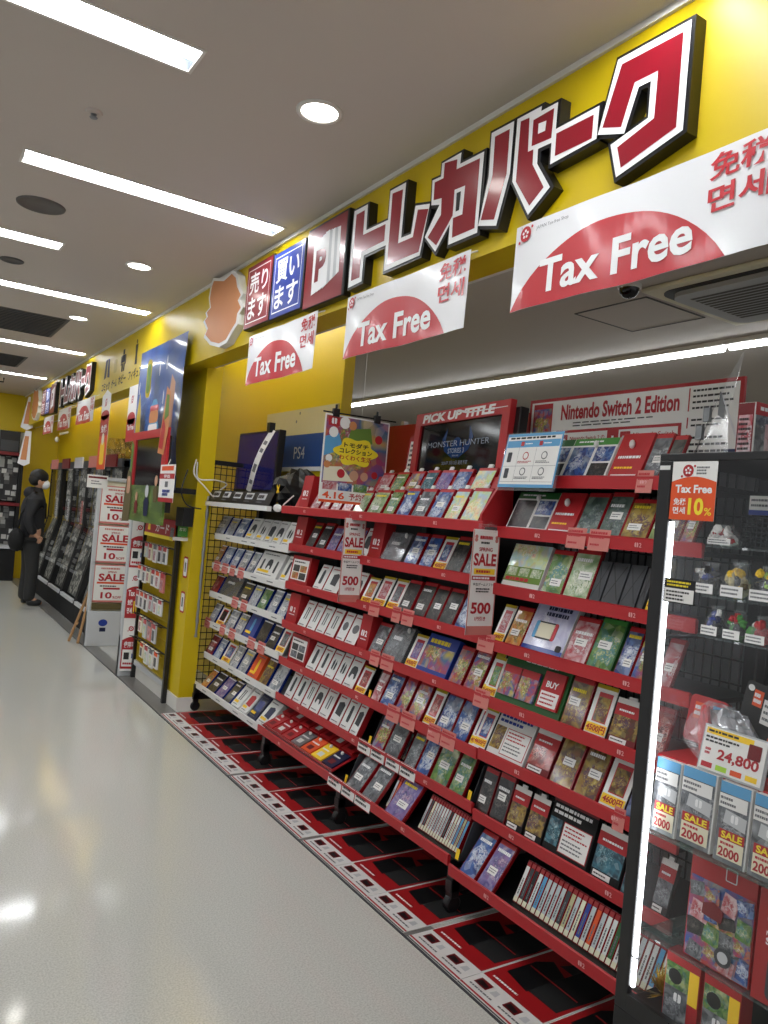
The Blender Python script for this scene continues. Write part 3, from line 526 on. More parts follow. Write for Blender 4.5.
b = MB(); pts = fl(MANE); b.fprism(frame((XF, 0, 0), (0, -1, 0), (0, 0, 1)), pts, 0, .05, 'white'); b.build('board', t)
cu = sum(p[0] for p in pts) / len(pts); cv = sum(p[1] for p in pts) / len(pts)
b = MB(); b.fpoly(frame((XF - .05, 0, 0), (0, -1, 0), (0, 0, 1)), [(cu + (p[0] - cu) * .9, cv + (p[1] - cv) * .9) for p in pts], .0012, 'lionorange'); b.build('orange_face', t)

# ---- tax free banners
def logo(b, fr, u, v, r, n, m='pinkred'):
    b.disc(fr, u, v, r, n, m, 16)
    for k in range(5):
        a = math.pi * (.5 + .4 * k); b.disc(fr, u + r * .42 * math.cos(a), v + r * .42 * math.sin(a), r * .2, n + .0006, 'txtwhite', 8)
    b.disc(fr, u, v, r * .14, n + .0011, m, 6)
    b.disc(fr, u - r * 1.1, v - r * .9, r * .22, n, m, 8); b.disc(fr, u + r * 1.15, v + r * .75, r * .2, n, m, 8)
def banner(y0, y1, zt, zb, label, x=1.70, full=True, small=False):
    t = thing('tax_free_banner', label, 'banner', (x, (y0 + y1) / 2, zb), 'tax free banners along the fascia')
    W = y0 - y1; Hh = zt - zb; n = 24
    b = MB(); O = Vector((x, y0, zb))
    wav = lambda u: .007 * math.sin(u * 9) + .003 * math.sin(u * 23)
    def P(u, v, e=0): return (x - e - wav(u) * (1 - v / Hh * .5), y0 - u, zb + v)
    for m_, e, poly in (('film', 0, None),):
        vs = []; fs = []
        for i in range(n + 1):
            for j in range(5): vs.append(P(W * i / n, Hh * j / 4))
        for i in range(n):
            for j in range(4): a = i * 5 + j; fs.append((a, a + 5, a + 6, a + 1))
        b.add(vs, fs, m_)
        b.add([(p[0] + .002, p[1], p[2]) for p in vs], [f[::-1] for f in fs], m_)
    b.build('vinyl_sheet', t, smooth=True)
    c0 = cw = W * .432; hh = Hh * .735; R = (cw * cw + hh * hh) / (2 * hh)
    b = MB(); vs = []; fs = []; k = 26
    for i in range(k + 1):
        u = c0 - cw + 2 * cw * i / k; hgt = max(0, math.sqrt(max(0, R * R - (u - c0) ** 2)) - (R - hh))
        for j in range(5): vs.append(P(u, hgt * j / 4, .0015))
    for i in range(k):
        for j in range(4): a = i * 5 + j; fs.append((a, a + 5, a + 6, a + 1))
    b.add(vs, fs, 'pinkred'); b.build('red_sun', t)
    fr = wall_frame(x, y0, zb)
    def stick(q):
        for p in q.v: e = x - p.x; p.x = P(y0 - p.y, p.z - zb, .0042 + e)[0]
    b = MB(); b.text(fr, 'Tax Free', c0 - cw * .66, Hh * .12, c0 + cw * .75, Hh * .50, 0, 'txtwhite', .026, keep=False); stick(b); b.build('lettering', t)
    b = MB()
    b.text(fr, '免税', W * .795, Hh * .71, W * .985, Hh * .95, 0, 'pinkred', .02, keep=False); b.text(fr, '면세', W * .795, Hh * .42, W * .985, Hh * .66, 0, 'pinkred', .02, keep=False); stick(b); b.build('side_lettering', t)
    b = MB()
    b.text(fr, 'JAPAN Tax-free Shop', W * .105, Hh * .87, W * .27, Hh * .92, 0, 'txtgrey')
    logo(b, fr, W * .058, Hh * .875, W * .028, 0)
    stick(b); b.build('logo', t)
    b = MB()
    for u in (.03, W - .03): b.tube([(x - .004, y0 - u, zt - .01), (x + .06, y0 - u, zt + .02)], .004, 'wire', 6)
    b.build('tape_tab', t)
banner(1.98, 1.055, 2.565, 2.277, 'long white Tax Free banner with red half sun, nearest the glass cabinet')
banner(3.125, 2.22, 2.553, 2.265, 'white Tax Free banner with red half sun hanging under the letters, beside the longest banner')
banner(4.295, 3.415, 2.548, 2.258, 'white Tax Free banner with red half sun hanging under the blue sign')
banner(9.38, 8.44, 2.57, 2.30, 'small distant Tax Free banner beside the hanging orange strip')
banner(10.56, 9.70, 2.56, 2.295, 'small distant Tax Free banner, middle one of the far three')
banner(11.68, 10.88, 2.53, 2.295, 'small distant Tax Free banner, last one towards the far wall')
# ---- icons and words on the fascia
def fascia_word(y0, y1, z0, z1, s, icon, lab):
    fr = wall_frame(XF, y0, z0); W = y0 - y1; b = MB()
    b.text(fr, s, 0, 0, W, (z1 - z0) * .27, .002, 'txtdark', .03, keep=False)
    h = z1 - z0; c = W / 2
    if icon == 'card': b.fpoly(fr, [(c - W * .34, h * .38), (c - W * .05, h * .42), (c + W * .02, h), (c - W * .22, h * .97)], .002, 'txtdark'); b.fpoly(fr, [(c + W * .08, h * .42), (c + W * .38, h * .38), (c + W * .26, h * .97), (c + W * .06, h)], .002, 'txtdark')
    if icon == 'game': b.fpoly(fr, rrect(c, h * .65, W * .3, h * .2, h * .08), .002, 'olive')
    if icon == 'robot':
        for (a, d, e, f_) in ((-.12, .12, .85, 1.0), (-.22, .22, .62, .84), (-.2, -.04, .36, .6), (.04, .2, .36, .6), (-.34, -.24, .55, .82), (.24, .34, .55, .82)): b.fquad(fr, c + W * a, c + W * d, h * e, h * f_, .002, 'txtdark')
    if icon == 'figure':
        b.disc(fr, c, h * .94, h * .06, .002, 'txtdark', 12); b.fpoly(fr, [(c - W * .1, h * .87), (c + W * .1, h * .87), (c + W * .07, h * .62), (c + W * .1, h * .36), (c - W * .08, h * .36), (c - W * .07, h * .62)], .002, 'txtdark')
    o = b.build('fascia_lettering', FASCIA, label=lab)
fascia_word(8.40, 8.05, 2.60, 2.93, 'コミック', 'card', 'dark two-card symbol with a word below on the fascia beside the far sign')
fascia_word(7.98, 7.76, 2.60, 2.93, 'ゲーム', 'game', 'faint rounded symbol with a word below on the fascia, beside the two-card symbol')
fascia_word(7.70, 7.42, 2.61, 2.94, 'ホビー', 'robot', 'dark robot symbol with a word below on the fascia')
fascia_word(7.32, 6.88, 2.61, 2.97, 'フィギュア', 'figure', 'dark standing figure symbol with a word below on the fascia')
# ---- the same sign again, far along the fascia
t = thing('shop_sign', 'distant raised sign of dark red letters with black sides near the far wall', 'sign', (XF, 10, 2.7))
s = 3.4 / (4.3 - 1.4); oy = 11.3
for L in LETTERS:
    T = lambda pts: [(-(10.45 + (y - 2.27) * 1.02 - .72), 2.56 + (z - 2.555) * .98) for y, z in pts]
    b = MB(); b.fprism(frame((XF, 0, 0), (0, -1, 0), (0, 0, 1)), inset(T(L['white'][0]), .011), 0, XF - XS - .003, 'black'); o = b.build('letter_block', t)
    b = MB(); b.fpoly(fy, T(L['white'][0]), 0, 'txtwhite')
    for r in L['red']: b.fpoly(fy, T(r), .001, 'signred')
    b.build('printed_face', o)
sign_box('purchase_sign', 'distant red sign box with white Japanese lettering near the far wall', 12.05, 11.72, 2.585, 2.96, 'signred', ['売り', 'ます'])
sign_box('purchase_sign', 'distant blue sign box with white Japanese lettering near the far wall', 11.70, 11.36, 2.58, 2.945, 'blue', ['買い', 'ます'])
t = thing('emblem_sign', 'distant dark red square sign with white cards near the far wall', 'sign', (XF, 11.15, 2.56))
b = MB(); b.box(XS, XF, 10.95, 11.33, 2.56, 2.97, 'black'); b.build('sign_box', t)
fr = wall_frame(XS, 11.33, 2.56); b = MB(); b.fquad(fr, .006, .37, .006, .4, .0015, 'signred'); b.fpoly(fr, [(.08, .06), (.3, .1), (.32, .36), (.08, .32)], .0025, 'txtwhite'); b.text(fr, 'P', .12, .12, .22, .28, .0035, 'signred', .05, keep=False); b.build('printed_face', t)
t = thing('mascot_board', 'distant orange oval board on the fascia by the far wall', 'sign', (XF, 12.6, 2.6))
b = MB(); pts = [(-(12.6 + (-(p[0]) - 4.75)), p[1]) for p in fl(MANE)]; b.fprism(frame((XF, 0, 0), (0, -1, 0), (0, 0, 1)), pts, 0, .05, 'white'); b.build('board', t)
cu = sum(p[0] for p in pts) / len(pts); cv = sum(p[1] for p in pts) / len(pts)
b = MB(); b.fpoly(frame((XF - .05, 0, 0), (0, -1, 0), (0, 0, 1)), [(cu + (p[0] - cu) * .9, cv + (p[1] - cv) * .9) for p in pts], .0012, 'lionorange'); b.build('orange_face', t)
# ================================================================== shelving racks
LIPH = .045
RACKS = dict(W=('white', 4.262, 5.535, ['W1', 'W2', 'W3', 'W4', 'W5', 'W6'], 'white shelving rack by the far end of the red racks, with silver price rails'),
             M=('red', 2.366, 4.252, ['M1', 'M2', 'M3', 'M4', 'M5', 'M6', 'M7'], 'long red-railed shelving rack between the white rack and the short red one'),
             R=('red', 1.425, 2.356, ['R1', 'R2', 'R3', 'R4', 'R5', 'R6', 'R7', 'R8'], 'short red-railed shelving rack standing next to the glass cabinet'))
ROWNAME = {}; RACK_OBJ = {}
for rk, (colr, ya, yb, rows_, lab) in RACKS.items():
    t = RACK_OBJ[rk] = thing('shelving_rack', lab, 'shelf', (2.2, (ya + yb) / 2, 0), 'wheeled display racks')
    rn = {'W': 'white rack', 'M': 'long red rack', 'R': 'short red rack'}[rk]
    tall = {'W': 1.56, 'M': 1.80, 'R': 1.96}[rk]
    b = MB(); b.box(2.41, 2.44, ya + .01, yb - .01, .12, tall, 'black' if rk != 'R' else 'boxback'); b.build('back_panel', t)
    if rk == 'R':
        b = MB()
        for k in range(26): b.tube([(2.405, ya + .03 + k * .0345, .2), (2.405, ya + .03 + k * .0345, tall)], .0035, 'blackmetal', 5)
        for k in range(22): b.tube([(2.402, ya + .02, .22 + k * .08), (2.402, yb - .02, .22 + k * .08)], .0035, 'blackmetal', 5)
        b.build('wire_grid', t)
    legs = [yb - .02] if rk == 'W' else [ya + .02] if rk == 'R' else [ya + .02, (ya + yb) / 2, yb - .02] if rk == 'M' else [ya + .02, (ya + yb) / 2, yb - .02]
    for y in legs:
        b = MB(); b.box(2.38, 2.42, y - .02, y + .02, .07, tall, 'blackmetal'); b.build('upright', t, bevel=.003)
        b = MB(); b.box(1.985, 2.40, y - .02, y + .02, .085, .135, 'blackmetal'); b.build('foot_beam', t, bevel=.003)
        b = MB(); b.box(1.99, 2.03, y - .02, y + .02, .06, .2, 'blackmetal'); b.build('leg', t, bevel=.003)
        for x in (2.01, 2.37):
            b = MB(); b.lathe((x, y - .017, .036), (0, 1, 0), [(.0, 0), (.03, 0), (.036, .005), (.036, .029), (.03, .034), (0, .034)], 'black', 20); b.build('caster', t, smooth=False)
    for i, rw in enumerate(rows_):
        X, z = ROWS[rw]; ROWNAME[rw] = {'W': 'white', 'M': 'long red', 'R': 'short red'}[rk] + ' rack, ' + ('top' if i == 0 else ('bottom' if i == len(rows_) - 1 else ORD[i])) + ' shelf'
        b = MB(); b.box(X + .014, 2.405, ya, yb, z + .004, z + .02, 'black' if rk != 'W' else 'lightgrey'); sh = b.build('shelf', t)
        rm = 'redrail' if rk != 'W' else 'white'
        fr = wall_frame(X, yb, z); W = yb - ya
        b = MB(); prof = [(0, 0), (.012, 0), (.014, .04), (.004, .046), (-.002, .042)]
        b.add([(X + p[0], y, z + p[1]) for y in (ya, yb) for p in prof], [(0, 1, 2, 3, 4), (9, 8, 7, 6, 5)] + [(k, k + 5, (k + 1) % 5 + 5, (k + 1) % 5) for k in range(5)], rm)
        if rk == 'W':
            r = random.Random(hash(rw) % 7 + i)
            for k in range(4): u = .1 + W * (k + r.random() * .5) / 4.3; b.rule(fr, u, u + .1, .012, .03, 1, .003, 'txtgrey', k + i)
        else:
            for k in range(3 if rk == 'M' else 2):
                u = W * (k + .5) / (3 if rk == 'M' else 2); joy(b, fr, u - .006, .014, .015, .0035, 'railprint'); b.text(fr, '2', u + .004, .014, u + .014, .029, .0035, 'railprint', .02)
        b.build('price_rail', sh)
        for (y0, y1) in TAGS.get(rw, []):
            b = MB(); f2 = frame((X - .006, y0, z - .012), (0, -1, 0), (.12, 0, 1)); w = y0 - y1
            b.fprism(f2, [(0, 0), (w, 0), (w, .075), (0, .075)], 0, .0012, 'pink'); b.rule(f2, w * .08, w * .95, .04, .07, 2, .002, 'pinkred', int(y0 * 100), .8); b.rule(f2, w * .1, w * .7, .012, .03, 1, .002, 'pinkred', int(y0 * 77)); b.build('price_tag', sh)
        for (y0, y1) in RAIL_LABELS.get(rw, []):
            b = MB(); f2 = frame((X - .004, y0, z - .012), (0, -1, 0), (.1, 0, 1)); w = y0 - y1
            b.fprism(f2, [(0, 0), (w, 0), (w, .062), (0, .062)], 0, .0015, 'white'); b.rule(f2, w * .08, w * .92, .012, .05, 2, .0025, 'txtdark', int(y0 * 90), .8)
            for q in ((0, w, 0, .003), (0, w, .059, .062)): b.fquad(f2, *q, .0022, 'txtred')
            b.build('price_label', sh)

# ------------------------------------------------------------------ goods on the shelves
LEAN = {k: 25 for k in ROWS}
LEAN.update(R8=38, M7=38, R7=17, R5=20, W6=40, W5=27, M1=27, M1u=27, R3=21)
A25 = math.radians(25)
GADGET = dict(
 stick=[[(-.12, .16), (.12, .16), (.15, .3), (.13, .74), (.08, .84), (-.08, .84), (-.13, .74), (-.15, .3)]],
 pad=[[(-.34, .3), (-.2, .22), (-.1, .42), (.1, .42), (.2, .22), (.34, .3), (.3, .62), (.16, .74), (-.16, .74), (-.3, .62)]],
 bag=[[(-.3, .25), (.3, .2), (.33, .7), (.12, .8), (-.3, .72)]],
 ear=[[(-.2, .3), (-.05, .25), (0, .55), (-.1, .75), (-.24, .6)], [(.08, .25), (.25, .3), (.26, .55), (.14, .7), (.06, .5)]],
 ring=[[(.3 * math.cos(a), .5 + .19 * math.sin(a)) for a in [2 * math.pi * k / 12 for k in range(12)]]],
 joy=[[(-.18, .25), (-.06, .22), (-.04, .8), (-.16, .78)], [(.05, .22), (.17, .25), (.16, .78), (.05, .8)]],
 cable=[[(-.2, .3), (-.14, .26), (-.02, .7), (.1, .3), (.2, .34), (.05, .8), (-.08, .8)]])
def item(kind, pal, rw, y0, y1, h, order, rowlab, t_over=None):
    X, z = ROWS[rw]; a = math.radians(LEAN[rw]); W = y0 - y1
    zb = z + .0205; hh = h + (LIPH - .02) / math.cos(a)
    if rw == 'M1u': hh = h + .012
    tk = {'game': .014, 'ps': .015, 'case': .016, 'gamedark': .014, 'pack': .02, 'card': .003, 'panel': .012, 'panel2': .012, 'notice': .02, 'noticedark': .03, 'white': .035, 'endcard': .05, 'greenbox': .05,
          'device': .03, 'wide': .03, 'wideblue': .03, 'bigpack': .04, 'darkbox': .06, 'packred': .02, 'gamegreen': .03, 'picbox': .05, 'bigwhite': .04, 'bluebox': .04, 'orangebox': .03, 'whitered': .03, 'navybox': .03, 'whitenavy': .03}[kind]
    if kind in ('endcard', 'picbox'): a = math.radians(9)
    V = Vector((math.sin(a), 0, math.cos(a))); N = Vector((-math.cos(a), 0, math.sin(a)))
    O = Vector((X + .018, y0, zb + tk * math.sin(a)))
    fr = (O, Vector((0, -1, 0)), V, N)
    far = '%s from far end, %s' % (ORD[order], rowlab)
    pw = PALWORD.get(pal, pal)
    def T(name, look, cat): return thing(name, look + ', ' + far, cat, (O.x, (y0 + y1) / 2, zb), 'goods on ' + rowlab)
    g = .0012
    if kind in ('game', 'ps', 'case', 'gamegreen', 'gamedark'):
        cm = {'game': 'redcase', 'ps': 'casenavy', 'case': 'redcase', 'gamegreen': 'darkgreen', 'gamedark': 'darkred'}[kind]
        t = T('game_case', '%s game case' % (pw + ' picture' if kind != 'ps' else pw + ' cover blue-edged'), 'game')
        b = MB(); b.fbox(fr, 0, W, 0, hh, -tk, 0, cm); b.build('case', t)
        b = MB(); top = hh * (.90 if kind != 'ps' else .93)
        e = W * .03
        b.fquad(fr, e, W - e * 1.6, e, top, g, ART[{'grey': 'psgrey', 'blue': 'psblue'}.get(pal, pal) if kind == 'ps' else pal])
        if kind == 'ps': b.fquad(fr, e, W - e, top, hh * .985, g, 'txtwhite')
        else: b.fquad(fr, e, W - e * 1.6, top, hh * .985, g, 'redrail' if kind != 'gamegreen' else 'green')
        rr = random.Random(int(y0 * 1000) + int(z * 100))
        if rr.random() < .6: vv = hh * (.6 + .18 * rr.random()); b.rule(fr, W * .12, W * .9, vv, vv + hh * .09, 1, g + .0008, 'txtwhite' if rr.random() < .7 else 'txtyel', int(y0 * 1000), 1.0)
        b.build('cover', t)
        if rr.random() < .75:
            b = MB(); v0 = hh * (.22 + .25 * rr.random()); u0 = W * (.1 + .3 * rr.random())
            b.fquad(fr, u0, min(W * .95, u0 + W * .5), v0, v0 + hh * .15, g + .0016, 'paper'); b.rule(fr, u0 + W * .05, min(W * .9, u0 + W * .45), v0 + hh * .03, v0 + hh * .12, 2, g + .0024, 'txtgrey', int(y0 * 997)); b.build('price_sticker', t)
        if rw in ('M1', 'M1u'):
            b = MB(); b.fbox(fr, W * .4, W * .62, hh, hh + .018, -.008, 0, 'white'); b.build('hang_tab', t)
        return t
    if kind in ('card',):
        t = T('price_card', 'white price card with %s picture' % pw, 'card')
        b = MB(); b.fbox(fr, 0, W, 0, hh, -tk, 0, 'paper'); b.build('card', t)
        b = MB(); b.fquad(fr, W * .2, W * .85, hh * .32, hh * .86, g, 'pinkred'); b.fquad(fr, W * .24, W * .81, hh * .34, hh * .78, g + .0006, ART[pal])
        b.fquad(fr, 0, W, hh * .93, hh, g, 'olive'); b.build('picture', t)
        b = MB(); s = {'R5': '4500円', 'R6': '4600円', 'M5': '4000円'}.get(rw, '4000円')
        b.fquad(fr, W * .02, W * .98, hh * .12, hh * .29, g, 'yellowtxt'); b.text(fr, s, W * .06, hh * .14, W * .94, hh * .27, g + .0008, 'txtred', .03); b.build('price_print', t)
        return t
    if kind in ('white', 'bigwhite', 'whitered', 'whitenavy', 'navybox', 'bluebox', 'orangebox'):
        body = {'navybox': 'navy', 'bluebox': 'blue', 'orangebox': 'orange'}.get(kind, 'white')
        word = {'white': 'white accessory box', 'bigwhite': 'wide white accessory box', 'whitered': 'white box with a red gadget', 'whitenavy': 'white box with a navy wedge', 'navybox': 'navy accessory box', 'bluebox': 'bright blue box', 'orangebox': 'orange accessory box'}[kind]
        gad = {'stick': 'stick picture', 'pad': 'controller picture', 'bag': 'pouch picture', 'ear': 'earphone picture', 'ring': 'ring picture', 'joy': 'grips picture', 'cable': 'cable picture'}.get(pal, '')
        t = T('accessory_box', word + (' with ' + gad if gad and kind == 'white' else ''), 'box')
        b = MB(); b.fbox(fr, 0, W, 0, hh, -tk, 0, body)
        if rw[0] == 'M': b.fquad((fr[0] + fr[1] * (W + .0006), -fr[3], fr[2], fr[1]), 0, tk, 0, hh, 0, 'redrail')
        b.build('carton', t)
        b = MB(); sh = GADGET.get(pal if kind == 'white' else {'bigwhite': 'pad', 'whitered': 'bag', 'whitenavy': 'bag', 'navybox': 'bag', 'bluebox': 'stick', 'orangebox': 'stick'}[kind], GADGET['stick'])
        mm = {'whitered': 'redrail', 'whitenavy': 'navy', 'navybox': 'casenavy', 'bluebox': 'skyblue', 'orangebox': 'yellowtxt'}.get(kind, 'darkgrey' if pal not in ('ring', 'joy') else 'txtgrey')
        for pl in sh: b.fpoly(fr, [(W / 2 + p[0] * min(W, hh * .7), hh * (p[1] * .8 + .12)) for p in pl], g, mm)
        if kind == 'bigwhite':
            for q in (.2, .8): b.fpoly(fr, [(W * q + p[0] * W * .3, hh * (p[1] * .7 + .1)) for p in GADGET['stick'][0]], g, 'darkgrey')
        b.rule(fr, W * .12, W * .9, hh * .84, hh * .94, 1, g, 'txtred' if rw[0] == 'M' else 'txtgrey', int(y0 * 991)); b.rule(fr, W * .12, W * .8, hh * .06, hh * .14, 1, g, 'txtgrey', int(y0 * 983))
        b.build('printed_front', t)
        if rw[0] == 'W':
            b = MB(); b.fquad(fr, W * .1, W * .6, hh * .17, hh * .27, g + .0012, 'yellowtxt'); b.build('price_sticker', t)
        return t
    if kind == 'endcard':
        t = T('section_card', 'red section card with white logo', 'sign')
        b = MB(); b.fbox(fr, 0, W, 0, hh + .008, -tk * 1.2, 0, 'red'); b.build('card_box', t)
        b = MB(); joy(b, fr, W * .36, hh * .42, hh * .17, g); b.text(fr, '2', W * .56, hh * .42, W * .8, hh * .59, g, 'txtwhite', .04); b.rule(fr, W * .22, W * .8, hh * .3, hh * .37, 1, g, 'txtwhite', 3); b.build('logo', t)
        return t
    if kind == 'picbox':
        t = T('picture_box', 'red box with a white picture panel', 'box')
        b = MB(); b.fbox(fr, 0, W, 0, hh, -tk, 0, 'red'); b.build('carton', t)
        b = MB(); b.fquad(fr, W * .08, W * .92, hh * .18, hh * .88, g, 'paper'); b.rule(fr, W * .14, W * .86, hh * .74, hh * .85, 1, g + .0008, 'txtdark', 5)
        for p in range(2):
            for q in range(2): b.fquad(fr, W * (.14 + .38 * p), W * (.48 + .38 * p), hh * (.22 + .25 * q), hh * (.44 + .25 * q), g + .0008, ART['dark' if (p + q) % 2 else pal])
        b.build('picture_panel', t); return t
    if kind == 'darkbox':
        t = T('storage_box', 'plain black box with a crossed front', 'box')
        b = MB(); b.fbox(fr, 0, W, 0, hh, -tk, 0, 'darkgrey'); b.build('carton', t, bevel=.002)
        b = MB()
        for s in (1, -1): b.fpoly(fr, [(W * .5 - s * W * .42, hh * .1), (W * .5 - s * W * .36, hh * .1), (W * .5 + s * W * .42, hh * .92), (W * .5 + s * W * .36, hh * .92)], g, 'black')
        b.build('cross_print', t); return t
    if kind in ('pack', 'packred'):
        if kind == 'pack':
            t = T('hanging_pack', 'red-headed pack with %s picture' % pw, 'pack')
            b = MB(); b.fbox(fr, 0, W, 0, hh * .96, -tk, -.002, 'darkred' if rw != 'R7' else 'blackmat'); b.build('pack', t)
            b = MB(); b.fquad(fr, W * .03, W * .97, hh * .2, hh * .62, g, ART[pal]); b.fquad(fr, W * .0, W, hh * .62, hh * .86, g, 'redrail'); b.fquad(fr, W * .0, W, hh * .86, hh * .97, g, 'paper'); b.rule(fr, W * .15, W * .85, hh * .68, hh * .78, 1, g + .0008, 'txtwhite', int(y0 * 100)); b.build('printed_front', t)
            b = MB(); b.fbox(fr, W * .35, W * .65, hh * .96, hh * 1.03, -.004, 0, 'white'); b.build('hang_tab', t)
            b = MB(); b.fquad(fr, W * .1, W * .7, hh * .08, hh * .18, g, 'paper'); b.rule(fr, W * .14, W * .66, hh * .1, hh * .16, 1, g + .0008, 'txtdark', int(y0 * 90)); b.build('price_sticker', t)
        else:
            t = T('red_pack', 'plain red online card pack', 'pack')
            b = MB(); b.fbox(fr, 0, W, 0, hh, -tk, 0, 'redrail'); b.build('pack', t, bevel=.002)
            b = MB(); b.rule(fr, W * .12, W * .88, hh * .42, hh * .56, 1, g, 'txtwhite', 4); b.rule(fr, W * .12, W * .88, hh * .22, hh * .32, 1, g, 'yellowtxt', 6); b.build('printed_front', t)
            b = MB(); b.blob(fr[0] + fr[1] * W * .45 + fr[2] * hh * .74 + fr[3] * .008, (.012, .010, .016), 'white', 1, 5, .1); b.build('security_tag', t, smooth=True)
            b = MB(); b.fquad(fr, W * .1, W * .9, .01, hh * .13, g, 'paper'); b.rule(fr, W * .14, W * .86, .014, hh * .11, 1, g + .0008, 'txtred', 6); b.build('price_sticker', t)
        return t
    # the wide display pieces
    nm = {'panel': ('picture_board', 'white panel with %s pictures' % pw), 'panel2': ('picture_board', 'white panel with dark pictures'), 'notice': ('notice_box', 'white box with red-framed notice'),
          'noticedark': ('notice_box', 'black box with red-framed notice'), 'greenbox': ('display_box', 'green display box holding card packs'), 'device': ('display_box', 'pale violet box picturing a console'),
          'wide': ('display_box', 'wide pastel picture box'), 'wideblue': ('display_box', 'wide blue and green picture box'), 'bigpack': ('bundle_pack', 'large shrink-wrapped %s pack' % pw)}[kind]
    t = T(nm[0], nm[1], 'display')
    body = {'panel': 'paper', 'panel2': 'paper', 'notice': 'white', 'noticedark': 'blackmat', 'greenbox': 'darkgreen', 'device': 'white', 'wide': 'white', 'wideblue': 'blue', 'bigpack': 'darkgrey'}[kind]
    b = MB(); b.fbox(fr, 0, W, 0, hh, -tk, 0, body); b.build('carton', t)
    b = MB()
    if kind in ('panel', 'panel2'):
        b.fquad(fr, 0, W, hh * .84, hh, g, 'darkgreen' if kind == 'panel' else 'green'); b.rule(fr, W * .1, W * .9, hh * .88, hh * .97, 1, g + .0006, 'txtwhite', 2)
        for q, mm in (((.03, .52, .14, .80), pal), ((.58, .97, .46, .80), 'blue'), ((.58, .97, .14, .42), 'dark')):
            c = MB(); c.fquad(fr, W * q[0], W * q[1], hh * q[2], hh * q[3], g, ART[mm]); c.build('screen_picture', t)
    elif kind in ('notice', 'noticedark'):
        b.fquad(fr, 0, W, hh * .9, hh * 1.0, g, 'darkred'); b.rule(fr, W * .06, W * .95, hh * .68, hh * .88, 2, g + .0006, 'blue' if kind == 'notice' else 'txtwhite', 3, .8)
        b.fquad(fr, W * .02, W * .3, hh * .16, hh * .62, g, ART[pal if kind != 'notice' else 'gold'])
        b.fquad(fr, W * .34, W * .97, hh * .1, hh * .62, g, 'redrail'); b.fquad(fr, W * .355, W * .955, hh * .115, hh * .605, g + .0006, 'paper'); b.rule(fr, W * .39, W * .92, hh * .38, hh * .58, 3, g + .0012, 'txtred', 5); b.rule(fr, W * .39, W * .92, hh * .16, hh * .36, 3, g + .0012, 'txtgrey', 6)
    elif kind == 'greenbox':
        b.fquad(fr, 0, W, hh * .8, hh, g, 'darkgreen'); b.rule(fr, W * .3, W * .9, hh * .87, hh * .95, 1, g + .0006, 'txtwhite', 5)
        b.build('printed_front', t)
        for k in (0, 1):
            b = MB(); b.fbox(fr, W * (.04 + .29 * k), W * (.31 + .29 * k), hh * .14, hh * .74, .002, .012, ART['multi']); b.fquad(fr, W * (.04 + .29 * k), W * (.31 + .29 * k), hh * .6, hh * .74, .013, 'redrail'); b.build('card_pack', t)
        b = MB(); b.fbox(fr, W * .66, W * .96, hh * .14, hh * .84, .002, .012, 'redrail'); b.fquad(fr, W * .68, W * .94, hh * .18, hh * .46, .013, 'paper'); b.rule(fr, W * .7, W * .92, hh * .2, hh * .44, 3, .014, 'txtred', 8)
        b.text(fr, 'BUY', W * .72, hh * .54, W * .9, hh * .66, .014, 'txtwhite', .03); b.build('red_card', t); return t
    elif kind == 'device':
        b.fquad(fr, .002, W - .002, .002, hh - .002, g, ART[pal]); b.rule(fr, W * .3, W * .97, hh * .72, hh * .95, 2, g + .0006, 'navy', 9, .9)
        b.fpoly(fr, rrect(W * .42, hh * .45, W * .28, hh * .17, .012), g + .0008, 'darkgrey'); b.fpoly(fr, rrect(W * .42, hh * .45, W * .2, hh * .14, .004), g + .0014, 'cream'); b.fpoly(fr, rrect(W * .19, hh * .45, W * .045, hh * .17, .008), g + .0014, 'skyblue'); b.fpoly(fr, rrect(W * .65, hh * .45, W * .045, hh * .17, .008), g + .0014, 'pinkred'); b.fpoly(fr, rrect(W * .88, hh * .17, W * .07, hh * .06, .008), g + .0014, 'txtdark')
        b.fquad(fr, 0, W, 0, hh * .13, g + .0004, 'blue')
    elif kind == 'wide':
        b.fquad(fr, .002, W - .002, hh * .5, hh - .002, g, ART['pastel']); b.fquad(fr, .002, W - .002, hh * .17, hh * .5, g, 'leaf')
        for k in range(3): c = MB(); c.fquad(fr, W * (.05 + .32 * k), W * (.31 + .32 * k), hh * .3, hh * .48, g + .0006, ART['lightgreen']); c.build('small_picture', t)
        b.rule(fr, W * .06, W * .94, hh * .18, hh * .28, 1, g + .0006, 'pinkred', 2, 1)
    elif kind == 'wideblue':
        b.fquad(fr, W * .02, W * .98, hh * .7, hh * .97, g, 'blue'); b.rule(fr, W * .1, W * .9, hh * .76, hh * .9, 1, g + .0006, 'txtyel', 5, 1.1); b.fquad(fr, W * .02, W * .98, hh * .14, hh * .7, g, ART['multi'])
    else:
        b.fquad(fr, .003, W - .003, .003, hh - .003, g, ART[pal])
        b.rule(fr, W * .2, W * .7, hh * .55, hh * .7, 1, g + .0006, 'txtwhite', 5, 1)
    b.build('printed_front', t)
    if kind == 'bigpack':
        b = MB(); b.fbox(fr, -.001, W + .001, 0, hh + .002, -tk, .004, 'wrap'); b.build('shrink_wrap', t)
        b = MB(); b.blob(fr[0] + fr[1] * W * .8 + fr[2] * hh * .9 + fr[3] * .01, (.01, .008, .014), 'white', 1, 5, .1); b.build('security_tag', t, smooth=True)
    if kind in ('panel', 'panel2'):
        b = MB(); b.blob(fr[0] + fr[1] * W * .55 + fr[2] * hh * .84 + fr[3] * .008, (.010, .009, .014), 'white', 2, 5, .1); b.build('security_tag', t, smooth=True)
    return t
ROWNAME['M1u'] = 'long red rack, upper tray tier'
